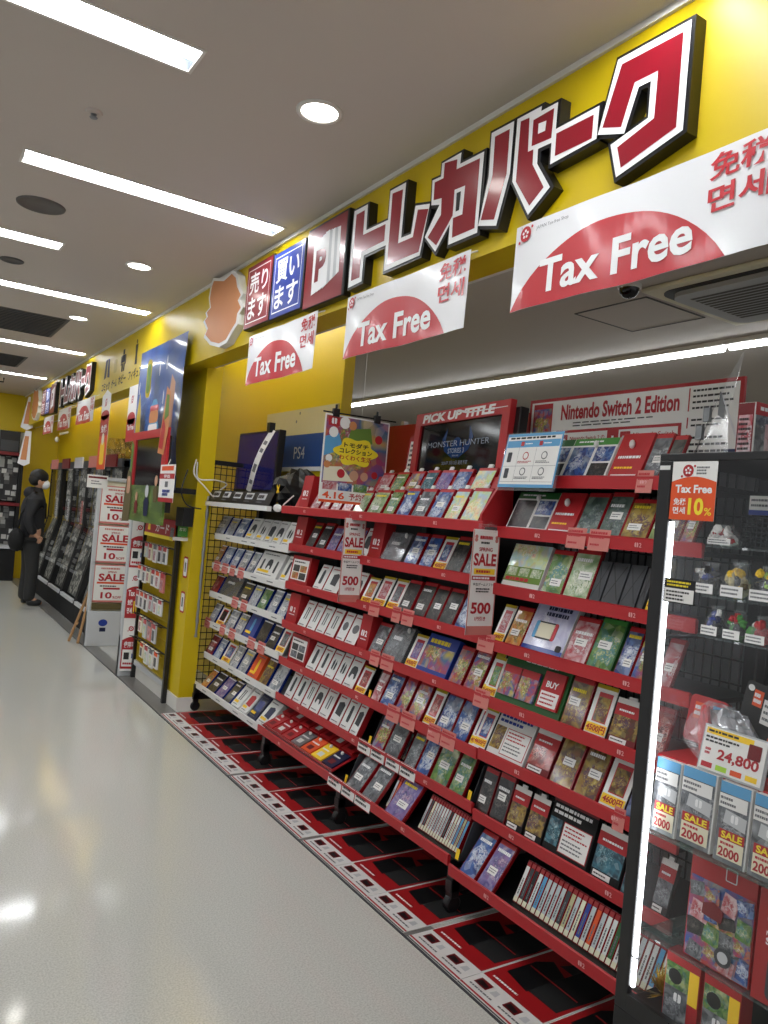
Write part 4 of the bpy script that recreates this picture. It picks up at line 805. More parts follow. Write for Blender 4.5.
ROWNAME['M1'] = 'long red rack, lower tray tier'
for rw, lst in ITEMS.items():
    for k, (y0, y1, kind, pal, h) in enumerate(lst):
        item(kind, pal, rw, y0, y1 + .002, h, k, ROWNAME[rw])
# the tray that carries the two tiers on top of the long rack
t = thing('game_tray', 'red stepped tray of games on top of the long red rack', 'tray', (2.05, 3.3, 1.55))
ya, yb = 2.40, 4.2; X0 = 2.0
b = MB(); b.add([(X0 + .035, ya, 1.55), (X0 + .135, ya, 1.765), (X0 + .135, yb, 1.765), (X0 + .035, yb, 1.55), (X0 + .05, ya, 1.55), (X0 + .15, ya, 1.765), (X0 + .15, yb, 1.765), (X0 + .05, yb, 1.55)], [(0, 3, 2, 1), (4, 5, 6, 7), (1, 2, 6, 5), (0, 1, 5, 4), (3, 7, 6, 2), (0, 4, 7, 3)], 'redrail'); b.build('slanted_back', t)
b = MB(); b.add([(X0 - .005, y, z) if k == 0 else ((X0 + .16, y, z)) for y in (ya - .012, ya) for k, z in ((0, 1.553), (1, 1.553))] + [(X0 + .15, y, 1.785) for y in (ya - .012, ya)] + [(X0 + .115, y, 1.785) for y in (ya - .012, ya)] + [(X0 - .005, y, 1.60) for y in (ya - .012, ya)],
    [(0, 1, 4, 6, 8), (2, 9, 7, 5, 3), (0, 8, 9, 2), (8, 6, 7, 9), (6, 4, 5, 7), (4, 1, 3, 5), (1, 0, 2, 3)], 'redrail'); b.build('side_board', t)
b = MB(); b.box(2.068, 2.10, ya, 3.72, 1.655, 1.672, 'white'); b.build('step_ledge', t)
# game spines standing in rows
def spines(rw, ya, yb, n, h, rackname, lean=26, seed=1):
    X, z = ROWS[rw]; a = math.radians(lean); r = random.Random(seed)
    V = Vector((math.sin(a), 0, math.cos(a))); N = Vector((-math.cos(a), 0, math.sin(a)))
    w = (ya - yb) / n
    wds = {'white': 'white', 'lightgrey': 'light grey', 'navy': 'navy', 'darkgrey': 'dark grey', 'cream': 'cream', 'darkgreen': 'green', 'skyblue': 'pale blue', 'beige': 'beige', 'black': 'black', 'blue': 'blue', 'orange': 'orange'}
    keys = list(wds)
    for k in range(n):
        y0 = ya - w * k; fr = (Vector((X + .07, y0, z + .022)), Vector((0, -1, 0)), V, N)
        c = r.choice(keys[:2] * 4 + keys)
        t = thing('game_case', 'edge-on game case, %s spine, %s from far end, %s' % (wds[c], ORD[k], rackname), 'game', (X + .07, y0 - w / 2, z + .022), 'game cases shelved edge-on')
        b = MB(); b.fbox(fr, w * .06, w * .94, 0, h, -.06, 0, 'redcase'); b.build('case', t)
        b = MB(); b.fquad(fr, w * .14, w * .86, h * .02, h * .86, .001, c); b.fquad(fr, w * .14, w * .86, h * .87, h * .97, .001, 'redrail'); b.rule((fr[0], fr[2], -fr[1], fr[3]), h * .2, h * .7, -w * .7, -w * .3, 1, .0018, 'txtgrey', k, .9); b.build('spine_print', t)
        b = MB(); b.fquad(fr, w * .1, w * .9, h * .02, h * .14, .0018, 'cream'); b.build('price_sticker', t)
spines('R8', 2.062, 1.425, 28, .155, 'short red rack bottom shelf', 26, 5)
spines('M7', 2.672, 2.398, 16, .155, 'long red rack bottom shelf', 26, 8)
spines('M7', 2.93, 2.872, 3, .15, 'bottom shelf beside the silver cases', 26, 3)
spines('M6', 3.015, 2.955, 3, .15, 'long red rack sixth shelf', 22, 4)
for k, (key, (rw, y0, y1)) in enumerate(BOOKENDS.items()):
    X, z = ROWS[rw]
    lab = {'M7a': 'black bookend beside the red prepaid cards on the bottom shelf', 'M7': 'black bookend closing the row of spines on the bottom shelf', 'M6': 'black bookend between white boxes and games on the sixth shelf', 'M6b': 'black bookend at the camera end of the sixth shelf', 'M5': 'black bookend beside white boxes on the fifth shelf'}[key]
    t = thing('bookend', lab, 'bookend', (X + .06, y1, z + .02), 'black bookends')
    b = MB(); ym = y1 + .004
    b.add([(X + .03, y, z + q) if s == 0 else (X + s, y, z + q) for y in (ym, ym + .004) for s, q in ((0, .021), (.19, .021), (.19, .17), (.09, .17))], [(0, 1, 2, 3), (7, 6, 5, 4), (0, 4, 5, 1), (1, 5, 6, 2), (2, 6, 7, 3), (3, 7, 4, 0)], 'darkgrey'); b.build('upright_plate', t)
    b = MB(); b.box(X + .03, X + .19, ym, y0, z + .0205, z + .024, 'black'); b.build('foot_plate', t)
    b = MB(); b.add([(X + .026, ym - .001, z + .03), (X + .026, ym + .02, z + .03), (X + .034, ym + .02, z + .07), (X + .034, ym - .001, z + .07)], [(0, 1, 2, 3)], 'yellowtxt'); b.build('sticker', t)
# prepaid cards laid out in the sloping tray
X, z = ROWS['M7']; n = 0
t = thing('card_tray', 'clear edged sloping tray of prepaid cards on the bottom red shelf', 'tray', (X + .1, 3.75, z + .02))
f0 = frame((X + .02, 4.235, z + .045), (0, -1, 0), (math.cos(.42), 0, math.sin(.42)))
b = MB(); b.fbox(f0, 0, .87, 0, .27, -.006, 0, 'red'); b.build('tray_board', t)
b = MB(); b.fbox(f0, 0, .87, -.004, 0, -.004, .02, 'acrylic'); b.build('front_lip', t)
CARDS = [('red', 'redrail'), ('red', 'red'), ('red', 'redrail'), ('grey', 'steel'), ('orange', 'orange'), ('red and yellow', 'yellowtxt'), ('violet', 'navy')]
for k in range(7):
    for j in range(2):
        u = .015 + .122 * k; v = .012 + .128 * j; cw, cm = CARDS[k] if j == 0 else CARDS[(k * 2) % 4]
        ff = frame(f0[0] + f0[1] * u + f0[2] * v + f0[3] * (.004 + .01 * j), f0[1], f0[2])
        t = thing('prepaid_card', '%s prepaid card pack, %s from far end, %s line of the sloping tray' % (cw, ORD[k], ('lower', 'upper')[j]), 'card', tuple(ff[0]), 'prepaid cards in the sloping tray')
        b = MB(); b.fbox(ff, 0, .108, 0, .118, -.002, .006, cm); b.build('card', t)
        b = MB(); b.rule(ff, .012, .095, .06, .085, 1, .0072, 'txtwhite', k + j); b.fquad(ff, .03, .078, .018, .05, .0072, 'white' if k % 2 else 'darkred'); b.build('print', t)
        b = MB(); b.blob(ff[0] + ff[1] * .05 + ff[2] * .104 + ff[3] * .012, (.010, .009, .010), 'white', k, 5, .1); b.build('security_tag', t, smooth=True)

# ================================================================== printed sheets on the floor
def sheet(y0, label, w=.312):
    t = thing('floor_sheet', label, 'floor sheet', (2.0, y0 - w / 2, 0), 'printed sheets on the floor under the racks')
    fr = floor_frame(1.737, y0, 0); D = .64
    b = MB(); b.fbox(fr, 0, w, 0, D, 0, .005, 'white'); b.build('board', t)
    b = MB(); b.fquad(fr, 0, w, .012, .02, .0056, 'txtred'); b.fquad(fr, .004, w - .004, .115, D - .004, .0056, 'red')
    b.fquad(fr, 0, w, -.0, .006, .0056, 'darkgrey'); b.build('print', t)
    for q in (.18, .66):
        b = MB(); u = w * q
        b.fquad(fr, u - .03, u + .03, .055, .095, .0062, 'darkred'); b.fpoly(fr, [(u - .024, .062), (u + .02, .062), (u + .024, .078), (u - .02, .086)], .0067, 'black'); b.rule(fr, u - .03, u + .1, .03, .048, 1, .0062, 'txtgrey', int(q * 50)); b.fpoly(fr, [(u + .045, .06), (u + .075, .06), (u + .07, .088), (u + .05, .088)], .0062, 'lightgrey')
        b.build('small_picture', t)
    b = MB()
    b.fpoly(fr, [(w * .1, .20), (w * .5, .18), (w * .52, .36), (w * .2, .40), (w * .1, .34)], .0062, 'black')
    b.fpoly(fr, [(w * .5, .19), (w * .93, .19), (w * .97, .38), (w * .9, .52), (w * .52, .50), (w * .5, .34)], .0064, 'blackmat')
    b.fpoly(fr, [(w * .14, .30), (w * .9, .295), (w * .9, .301), (w * .14, .306)], .0068, 'red')
    b.fpoly(fr, [(w * .3, .40), (w * .95, .40), (w * .95, .6), (w * .5, .58)], .0063, 'black')
    b.build('console_picture', t)
    b = MB(); joy(b, fr, w * .2, .50, .065, .0066, 'darkred'); b.text(fr, '2', w * .31, .50, w * .43, .565, .0066, 'darkred', .04); b.rule(fr, w * .1, w * .45, .465, .488, 1, .0066, 'darkred', 6); b.rule(fr, w * .1, w * .55, .128, .15, 1, .0062, 'txtwhite', 7); b.build('logo', t)
k = 0
for g0, nn, sw in ((5.47, 4, .331), (4.105, 3, .295), (3.185, 3, .284), (2.30, 4, .298)):
    for i in range(nn):
        sheet(g0 - i * (sw + .003), w=sw, label= 'red and white printed floor sheet with a black console picture, %s from the yellow pier' % ORD[k]); k += 1
# ================================================================== on top of and around the racks
def sale_banner(Y, x0, zt, zb, w, label, end=None):
    t = thing('sale_banner', label, 'banner', (x0 + w / 2, Y, zb), 'hanging sale price strips')
    fr = end_frame(x0, Y, zb); Hh = zt - zb
    b = MB(); b.fbox(fr, 0, w, 0, Hh, -.0012, 0, 'paper'); b.build('sheet', t)
    b = MB()
    b.fquad(fr, 0, w, 0, Hh * .085, .001, 'rosy' if 'rosy' in M else 'pink')
    for q in ((0, .005, 0, Hh), (w - .005, w, 0, Hh)): b.fquad(fr, *q, .001, 'pink')
    b.rule(fr, w * .25, w * .75, Hh * .9, Hh * .95, 1, .0015, 'pinkred', 1, .9); b.rule(fr, w * .3, w * .75, Hh * .86, Hh * .89, 1, .0015, 'txtdark', 2, .9)
    b.text(fr, 'SPRING', w * .25, Hh * .79, w * .75, Hh * .835, .0015, 'txtred', .02)
    b.text(fr, 'SALE', w * .08, Hh * .655, w * .92, Hh * .775, .0015, 'txtred', .035, keep=False)
    b.fquad(fr, w * .12, w * .9, Hh * .575, Hh * .63, .0015, 'yellowtxt'); b.rule(fr, w * .2, w * .85, Hh * .585, Hh * .62, 1, .002, 'pinkred', 5, 1)
    b.fquad(fr, w * .06, w * .94, Hh * .52, Hh * .56, .0015, 'txtred'); b.rule(fr, w * .1, w * .9, Hh * .525, Hh * .555, 1, .002, 'txtwhite', 6, .9)
    b.text(fr, '中古ゲームソフト', w * .1, Hh * .465, w * .9, Hh * .495, .0015, 'txtdark', .02); b.rule(fr, w * .25, w * .8, Hh * .40, Hh * .45, 2, .0015, 'txtdark', 8, .8)
    b.text(fr, '500', w * .12, Hh * .20, w * .86, Hh * .31, .0015, 'txtred', .035, keep=False)
    b.text(fr, '1円引き', w * .2, Hh * .135, w * .78, Hh * .175, .0015, 'txtred', .03)
    for u in (.12, .88):
        for v in (.93, .9): b.disc(fr, w * u, Hh * v, w * .06, .0012, 'pink', 8)
    b.build('print', t)
    b = MB(); b.fbox(fr, w * .2, w * .8, Hh - .01, Hh + .022, -.006, .008, 'acrylic'); b.build('clip', t)
    b = MB(); b.tube([(x0 + w / 2, Y - .002, zt + .012), (x0 + w / 2, Y + .0, zt + .02), (x0 + w / 2 + .02, Y, zt + .03)], .003, 'acrylic', 6); b.build('hook', t)
sale_banner(3.40, 1.945, 1.535, 1.105, .128, 'pale hanging SALE 500 strip on the long rack, nearer the white rack')
sale_banner(2.35, 1.93, 1.54, 1.12, .138, 'pale hanging SALE 500 strip between the long and short red racks')
# character poster on its wire
t = thing('hanging_poster', 'colourful poster with a yellow cloud title hanging from two black clips', 'poster', (2.0, 3.41, 1.6))
fr = end_frame(1.786, 3.41, 1.606); w, Hh = .385, .445
b = MB(); b.fbox(fr, 0, w, 0, Hh, -.002, 0, 'paper'); b.build('sheet', t)
b = MB(); b.fquad(fr, .008, w - .008, Hh * .22, Hh - .008, .001, ART['multi'])
b.fpoly(fr, [(.008, Hh * .52), (w * .3, Hh * .62), (w * .22, Hh * .8), (.008, Hh * .74)], .0015, 'skyblue'); b.fpoly(fr, [(w * .04, Hh * .24), (w * .5, Hh * .26), (w * .3, Hh * .42), (w * .04, Hh * .4)], .0015, 'cream'); b.fpoly(fr, [(w * .35, Hh * .7), (w * .75, Hh * .72), (w * .7, Hh * .9), (w * .4, Hh * .86)], .0014, 'leaf')
cl = [(w * .5 + w * .31 * (1 + .13 * math.cos(6 * a)) * math.cos(a), Hh * .60 + Hh * .155 * (1 + .13 * math.cos(6 * a)) * math.sin(a)) for a in [2 * math.pi * k / 60 for k in range(60)]]
b.fpoly(fr, cl, .002, 'txtyel')
b.text(fr, 'トモダチ', w * .31, Hh * .645, w * .69, Hh * .705, .0026, 'txtdark', .03, keep=False); b.text(fr, 'コレクション', w * .25, Hh * .575, w * .75, Hh * .635, .0026, 'txtdark', .03, keep=False); b.text(fr, 'わくわく生活', w * .25, Hh * .50, w * .75, Hh * .56, .0026, 'txtred', .02, keep=False)
b.fquad(fr, .02, .085, Hh * .87, Hh * .97, .002, 'redrail'); joy(b, fr, .052, Hh * .89, .03, .0026)
for (u, v, r, m) in ((.14, .80, .07, 'paper'), (.1, .5, .05, 'paper'), (.3, .92, .08, 'paper'), (.42, .9, .06, 'lionorange'), (.84, .78, .06, 'pinkred'), (.3, .34, .06, 'pinkred'), (.5, .33, .07, 'skin'), (.66, .33, .06, 'skin'), (.82, .36, .05, 'redrail'), (.08, .43, .05, 'lionorange')): b.disc(fr, w * u, Hh * v, w * r, .0017, m, 14)
for k in range(4): b.fquad(fr, w * (.04 + .235 * k), w * (.25 + .235 * k), Hh * .145, Hh * .235, .0015, ART[('rose', 'blue', 'green', 'red')[k]])
b.fquad(fr, .0, w, 0, Hh * .03, .0015, 'orange'); b.text(fr, '4.16', w * .05, Hh * .045, w * .38, Hh * .125, .0015, 'orange', .03, keep=False); b.text(fr, '予約受付中', w * .45, Hh * .045, w * .95, Hh * .125, .0015, 'redrail', .02, keep=False)
b.build('print', t)
for u in (.045, .29):
    b = MB(); b.fbox(fr, u - .004, u + .030, Hh - .012, Hh + .028, -.010, .010, 'black'); b.tube([fr[0] + fr[1] * (u + .013) + fr[2] * (Hh + .02), fr[0] + fr[1] * (u + .013) + fr[2] * (Hh + .05)], .006, 'black', 6); b.build('clip', t)
b = MB(); b.tube([(1.775, 3.415, 1.606 + Hh + .008), (2.21, 3.415, 1.606 + Hh + .012)], .004, 'black', 6); b.build('hanging_rail', t)
# clear hang line
b = MB(); b.tube([(2.0, 3.415, 1.606 + Hh + .01), (2.0, 3.42, CZ)], .0016, 'wire', 5); o = b.build('hanging_line', t)
# monitor with red surround
t = thing('promo_monitor', 'dark monitor in a red PICK UP TITLE surround on the long red rack', 'monitor', (2.2, 2.82, 1.77))
fr = frame((2.25, 3.31, 1.75), (-.10, -.84, 0), (.06, 0, 1)); W = .846; Hh = .355
b = MB()
for q in ((0, .055, 0, Hh), (W - .055, W, 0, Hh), (.055, W - .055, Hh - .062, Hh), (.055, W - .055, 0, .03)): b.fbox(fr, *q, -.03, 0, 'redrail')
b.text(fr, 'PICK UP TITLE', .075, Hh - .054, W - .12, Hh - .010, .001, 'txtwhite', .05, keep=False, slant=.2)
b.fpoly(fr, [(W * .46, Hh - .02), (W * .50, Hh - .010), (W * .62, Hh - .028), (W * .98, Hh - .03), (W * .98, Hh - .033), (W * .6, Hh - .036), (W * .52, Hh - .024)], .002, 'film')
b.build('red_surround', t)
b = MB(); b.fbox(fr, .05, W + .035, .02, Hh - .03, -.075, -.031, 'black'); b.build('housing', t, bevel=.004)
b = MB(); b.fquad(fr, .055, W - .055, .03, Hh - .062, -.012, 'screendark')
cx = W * .5
for s in (-1, 1): b.fpoly(fr, [(cx + s * .02, .11), (cx + s * .11, .15), (cx + s * .14, .21), (cx + s * .10, .265), (cx + s * .105, .2), (cx + s * .06, .17)], -.011, 'glowblue')
b.disc(fr, cx, .165, .05, -.0112, 'glowblue', 18)
b.text(fr, 'MONSTER HUNTER', W * .17, .172, W * .83, .200, -.010, 'glowtxt', 0, keep=False); b.text(fr, 'STORIES 3', W * .36, .138, W * .64, .162, -.010, 'glowtxt', .01); b.text(fr, '運 命 の 双 竜', W * .38, .122, W * .62, .131, -.010, 'glowtxt')
b.text(fr, '2026年 3月13日 発売予定', W * .25, .082, W * .75, .102, -.010, 'glowtxt', 0)
b.build('screen', t)
b = MB(); b.fbox(fr, W * .4, W * .6, -.21, .02, -.07, -.05, 'black'); b.build('stand', t)
# red card with a yellow foot behind the poster, white sign card
t = thing('promo_card', 'red card with a white controller mark and yellow foot beside the hanging poster', 'sign', (2.3, 4.12, 1.8))
fr = wall_frame(2.3, 4.21, 1.79); b = MB(); b.fbox(fr, 0, .21, 0, .33, -.01, 0, 'red'); b.build('card', t)
b = MB(); b.fquad(fr, .015, .195, 0, .11, .001, 'yellowtxt'); b.fquad(fr, .02, .19, .11, .19, .001, ART['grey']); joy(b, fr, .05, .24, .05, .001); b.text(fr, '2', .075, .24, .105, .29, .001, 'txtwhite', .04); b.fquad(fr, .12, .19, .23, .31, .001, 'txtwhite'); b.build('print', t)
b = MB(); b.fbox(fr, .02, .19, -.05, 0, -.06, 0, 'clear'); b.build('stand', t)
b = MB(); b.box(2.03, 2.41, 2.37, 4.24, 1.737, 1.752, 'redrail'); b.box(2.025, 2.032, 2.37, 4.24, 1.725, 1.755, 'redrail')
# back half of the long rack's top deck
b = MB(); b.box(2.165, 2.405, 2.37, 4.245, 1.745, 1.757, 'redrail'); top = b.build('top_deck', RACK_OBJ['M'])
b = MB(); b.box(2.22, 2.40, 3.05, 3.18, 1.757, 1.80, 'white'); b.fquad(wall_frame(2.219, 3.18, 1.757), .01, .12, .01, .035, 0, 'blue'); o = b.build('price_scanner'); tag(o, 'small white box on the red top deck behind the monitor', 'box')
t = thing('notice_card', 'white notice in a red frame on the top deck between poster and monitor', 'sign', (2.34, 3.42, 1.757))
fr = frame((2.36, 3.53, 1.757), (0, -1, 0), (.12, 0, 1)); b = MB(); b.fbox(fr, 0, .22, 0, .26, -.008, 0, 'red'); b.build('frame', t)
b = MB(); b.fquad(fr, .015, .15, .01, .23, .001, 'paper'); b.rule(fr, .025, .14, .03, .22, 7, .0016, 'txtdark', 4, .7); b.build('print', t)
t = thing('display_hump', 'rounded black display cover on the top deck by the monitor', 'cover', (2.34, 3.24, 1.757))
b = MB(); b.lathe((2.33, 3.27, 1.757), (0, 0, 1), [(.075, 0), (.072, .06), (.055, .085), (0, .09)], 'blackmat', 20); b.build('cover', t, smooth=True)
# white/blue chart in acrylic in front of the short rack
t = thing('chart_board', 'white comparison chart with a blue header clipped to the short red rack', 'sign', (2.0, 2.15, 1.72))
fr = frame((1.998, 2.312, 1.712), (0, -1, 0), (.18, 0, 1)); w, Hh = .30, .215
b = MB(); b.fbox(fr, -.008, w + .008, -.012, Hh + .006, -.006, -.001, 'acrylic'); b.build('holder', t)
b = MB(); b.fbox(fr, 0, w, 0, Hh, -.001, .001, 'skyblue'); b.fquad(fr, .006, w - .006, .012, Hh - .012, .0015, 'paper'); b.fquad(fr, .008, w - .008, Hh * .74, Hh * .87, .002, 'skyblue'); b.rule(fr, .02, w - .02, Hh * .89, Hh * .94, 1, .002, 'txtdark', 3, 1)
for k in (0, 1):
    b.fquad(fr, .008, w - .008, Hh * (.39 - .29 * k), Hh * (.395 - .29 * k), .002, 'txtgrey'); b.fpoly(fr, rrect(.035, Hh * (.56 - .3 * k), .012, .02, .004), .0025, 'darkgrey')
    for c, m in ((.125, 'redrail' if k == 0 else 'txtgrey'), (.225, 'txtgrey')):
        b.disc(fr, c, Hh * (.58 - .29 * k), .016, .0025, m, 16); b.disc(fr, c, Hh * (.58 - .29 * k), .012, .003, 'paper', 16); b.rule(fr, c - .04, c + .04, Hh * (.44 - .29 * k), Hh * (.49 - .29 * k), 2, .0025, m, k * 3 + int(c * 9), .8)
for c in (.08, .175): b.fquad(fr, c, c + .001, .02, Hh * .74, .002, 'txtgrey')
for c in (.125, .225): b.fpoly(fr, rrect(c - .03, Hh * .805, .009, .009, .002), .0027, 'redrail'); b.rule(fr, c - .015, c + .04, Hh * .78, Hh * .83, 1, .0027, 'txtwhite', 2)
b.build('chart', t)
# header board
t = thing('header_board', 'wide white board in a red frame headed Nintendo Switch 2 Edition on the short rack', 'sign', (2.3, 2.0, 1.95))
W = 1.0; Hh = .27; fr = frame((2.30, 2.49, 1.845), (0, -1, 0), (0, 0, 1))
b = MB(); b.fbox(fr, 0, W, 0, Hh, -.012, 0, 'red'); b.fquad(fr, .014, W - .014, .0, Hh - .014, .001, 'paper'); b.build('board', t)
b = MB()
b.text(fr, 'Nintendo Switch 2 Edition', .19, Hh * .64, .76, Hh * .88, .002, 'txtred', .035, keep=False); b.rule(fr, .26, .68, Hh * .52, Hh * .61, 2, .002, 'txtdark', 3, .5)
b.fquad(fr, .028, .14, Hh * .36, Hh * .92, .002, 'redrail'); b.fquad(fr, .033, .135, Hh * .38, Hh * .84, .0026, ART['multi'])
b.fquad(fr, .17, .775, Hh * .10, Hh * .48, .002, 'redrail')
for u0, s1, s2 in ((.182, 'Nintendo Switch 2 の', '機能を追加した有料商品'), (.50, 'Nintendo Switch', 'ソフト')):
    b.fquad(fr, u0, u0 + .262, Hh * .13, Hh * .44, .0026, 'paper'); b.fpoly(fr, rrect(u0 + .032, Hh * .3, .024, .03, .004), .0032, 'redrail'); joy(b, fr, u0 + .032, Hh * .24, .03, .0038)
    b.text(fr, s1, u0 + .07, Hh * .30, u0 + .25, Hh * .40, .0032, 'txtred', .01); b.text(fr, s2, u0 + .07, Hh * .18, u0 + .25, Hh * .28, .0032, 'txtdark')
b.text(fr, '+', .452, Hh * .22, .492, Hh * .36, .0032, 'txtwhite', .04)
for k, (v0, v1) in enumerate(((.62, .92), (.40, .54), (.06, .32))):
    b.fquad(fr, .795, .80, Hh * v0, Hh * v1, .002, 'txtred'); b.rule(fr, .812, .975, Hh * v0, Hh * v1, 4 if k == 0 else (2 if k == 1 else 3), .002, 'txtdark', k + 4, .5)
b.build('print', t)
b = MB(); b.box(2.28, 2.40, 1.42, 2.35, 1.82, 1.835, 'redrail')
b.build('top_deck', RACK_OBJ['R'])
for y in (1.6, 2.35):
    b = MB(); b.box(2.312, 2.33, y - .012, y + .012, 1.80, 2.05, 'white'); b.build('support', t)
# ---- white rack top: monitor, label tray
t = thing('wall_panel', 'beige and dark blue PS4 panel on the yellow inner wall', 'sign', (2.49, 5.1, 1.87))
fr = wall_frame(2.498, 5.75, 1.87); b = MB(); b.fbox(fr, 0, 1.17, .24, .43, -.001, .012, 'beige'); b.fbox(fr, 0, 1.17, 0, .24, -.001, .012, 'psblue'); b.fbox(fr, 0, 1.17, -.03, 0, -.001, .02, 'lightgrey'); b.build('panel', t)
b = MB(); b.text(fr, 'PS4', .50, .06, .78, .15, .013, 'lightgrey', 0)
for u in (.55, .6): b.disc(fr, u, .34 + (u - .55) * 1.2, .012, .013, 'txtgrey', 8)
b.build('lettering', t)
t = thing('demo_monitor', 'dark blue glossy monitor standing on top of the white rack', 'monitor', (2.25, 5.35, 1.6))
fr = frame((2.24, 5.715, 1.66), (.02, -1, 0), (.03, 0, 1)); b = MB(); b.fbox(fr, 0, .72, 0, .455, -.05, 0, 'black'); b.build('housing', t, bevel=.006)
b = MB(); b.fquad(fr, .02, .70, .02, .44, .001, 'tvscreen'); b.build('screen', t)
b = MB(); b.fbox(fr, .3, .5, -.06, 0, -.09, .02, 'black'); b.build('stand', t)
t = thing('price_ribbon', 'curled white paper strip clipped to the edge of the blue monitor', 'paper strip', (2.2, 5.0, 1.7))
b = MB(); vs = []; n = 16
for i in range(n + 1):
    s = i / n; y = 4.985 + .30 * (s ** 2.2); z = 2.10 - .44 * s; x = 2.21 - .06 * math.sin(math.pi * s) - .02 * s
    vs += [(x, y + .05, z + .01), (x - .005, y - .05, z - .01)]
b.add(vs, [(2 * i, 2 * i + 1, 2 * i + 3, 2 * i + 2) for i in range(n)], 'paper'); b.build('strip', t)
b = MB()
for i in (3, 5, 9, 10, 13): b.add([tuple(Vector(vs[2 * i + q]) * (1 - e) + Vector(vs[2 * i + 1 - q]) * e + Vector((-.002, 0, 0))) for q, e in ((0, .2), (1, .2))] + [tuple(Vector(vs[2 * i + 2 + q]) * .8 + Vector(vs[2 * i + 3 - q]) * .2 + Vector((-.002, 0, 0))) for q in (1, 0)], [(0, 1, 2, 3)], 'txtgrey')
b.build('print', t)
b = MB(); b.fbox(frame((2.2, 5.03, 2.08), (0, -1, 0), (0, 0, 1)), 0, .05, 0, .07, -.02, .02, 'black'); b.build('clip', t)
t = thing('label_tray', 'black tray edge with six white key labels on top of the white rack', 'tray', (2.1, 5.0, 1.53))
b = MB(); b.box(1.985, 2.40, 4.40, 5.70, 1.53, 1.548, 'black'); b.add([(1.965, 4.40, 1.565), (1.965, 5.70, 1.565), (2.0, 5.70, 1.65), (2.0, 4.40, 1.65), (2.012, 4.40, 1.65), (2.012, 5.70, 1.65), (2.012, 5.70, 1.548), (2.012, 4.4, 1.548)], [(0, 3, 2, 1), (3, 4, 5, 2), (4, 7, 6, 5), (0, 1, 6, 7)], 'black'); b.build('tray', t)
b = MB(); b.box(1.955, 1.985, 4.40, 5.70, 1.53, 1.562, 'white'); b.build('white_edge', t)
fr = frame((1.9645, 5.69, 1.565), (0, -1, 0), (.035, 0, .085))
for k in range(6):
    b = MB(); u = .04 + .205 * k; b.fquad(fr, u, u + .13, .035, .08, .001, 'lightgrey'); b.rule(fr, u + .01, u + .12, .04, .075, 1, .0016, 'txtdark', k, 1); b.rule(fr, u, u + .1, .012, .026, 1, .001, 'txtgrey', k + 9, .9); b.build('key_label', t)
t = thing('wrapped_bag', 'black plastic wrapped bundle behind the monitor on the white rack', 'bag', (2.25, 4.5, 1.548))
b = MB(); b.blob((2.22, 4.55, 1.68), (.14, .2, .135), 'black', 5, 9, .3); b.build('bag', t)
b = MB(); b.fpoly(wall_frame(2.075, 4.56, 1.64), [(0, 0), (.03, .01), (.06, .06), (.05, .07)], .0, 'yellowtxt'); b.fpoly(wall_frame(2.075, 4.56, 1.66), [(.0, .05), (.01, .06), (.06, .0), (.05, -.01)], .001, 'yellowtxt'); b.build('cross_mark', t)
t = thing('white_gadget', 'small white plugged gadget hanging at the tray end by the red rack', 'gadget', (2.0, 4.36, 1.53))
b = MB(); b.blob((2.0, 4.345, 1.555), (.02, .05, .025), 'white', 3, 6, .1); b.build('body', t, smooth=True)
b = MB(); b.tube([(2.0, 4.34, 1.57), (2.0, 4.3, 1.54), (2.0, 4.26, 1.58), (2.06, 4.255, 1.64)], .005, 'wire', 6); b.build('cord', t)
# ---- grid panel at the end of the white rack
t = thing('grid_panel', 'black wire grid panel on a wheeled frame at the end of the white rack', 'grid panel', (2.2, 5.58, 0))
b = MB()
for x in (1.99, 2.43): b.box(x - .018, x + .018, 5.562, 5.598, .08, 1.875, 'blackmetal')
b.box(1.99, 2.43, 5.562, 5.598, 1.84, 1.875, 'blackmetal'); b.box(1.972, 2.448, 5.55, 5.61, .08, .17, 'blackmetal'); b.build('frame', t)
b = MB()
for k in range(9): x = 2.03 + .046 * k; b.tube([(x, 5.58, .17), (x, 5.58, 1.85)], .0032, 'blackmetal', 5)
for k in range(33): z = .22 + .05 * k; b.tube([(2.0, 5.58, z), (2.42, 5.58, z)], .0032, 'blackmetal', 5)
b.build('wire_grid', t)
for x in (2.0, 2.41):
    b = MB(); b.lathe((x, 5.563, .036), (0, 1, 0), [(0, 0), (.03, 0), (.036, .005), (.036, .029), (.03, .034), (0, .034)], 'black', 20); b.box(x - .012, x + .012, 5.55, 5.61, .06, .085, 'blackmetal'); b.build('caster', t)
t = thing('garland', 'crinkled grey tinsel strip on the edge of the yellow pier', 'garland', (1.985, 5.51, .5))
b = MB(); r = random.Random(3); pts = [(1.965 + .004 * r.random(), 5.503, .55 + .03 * k) for k in range(36)]
b.tube(pts, [.007 + .006 * r.random() for _ in pts], 'steel', 6); b.build('tinsel', t)

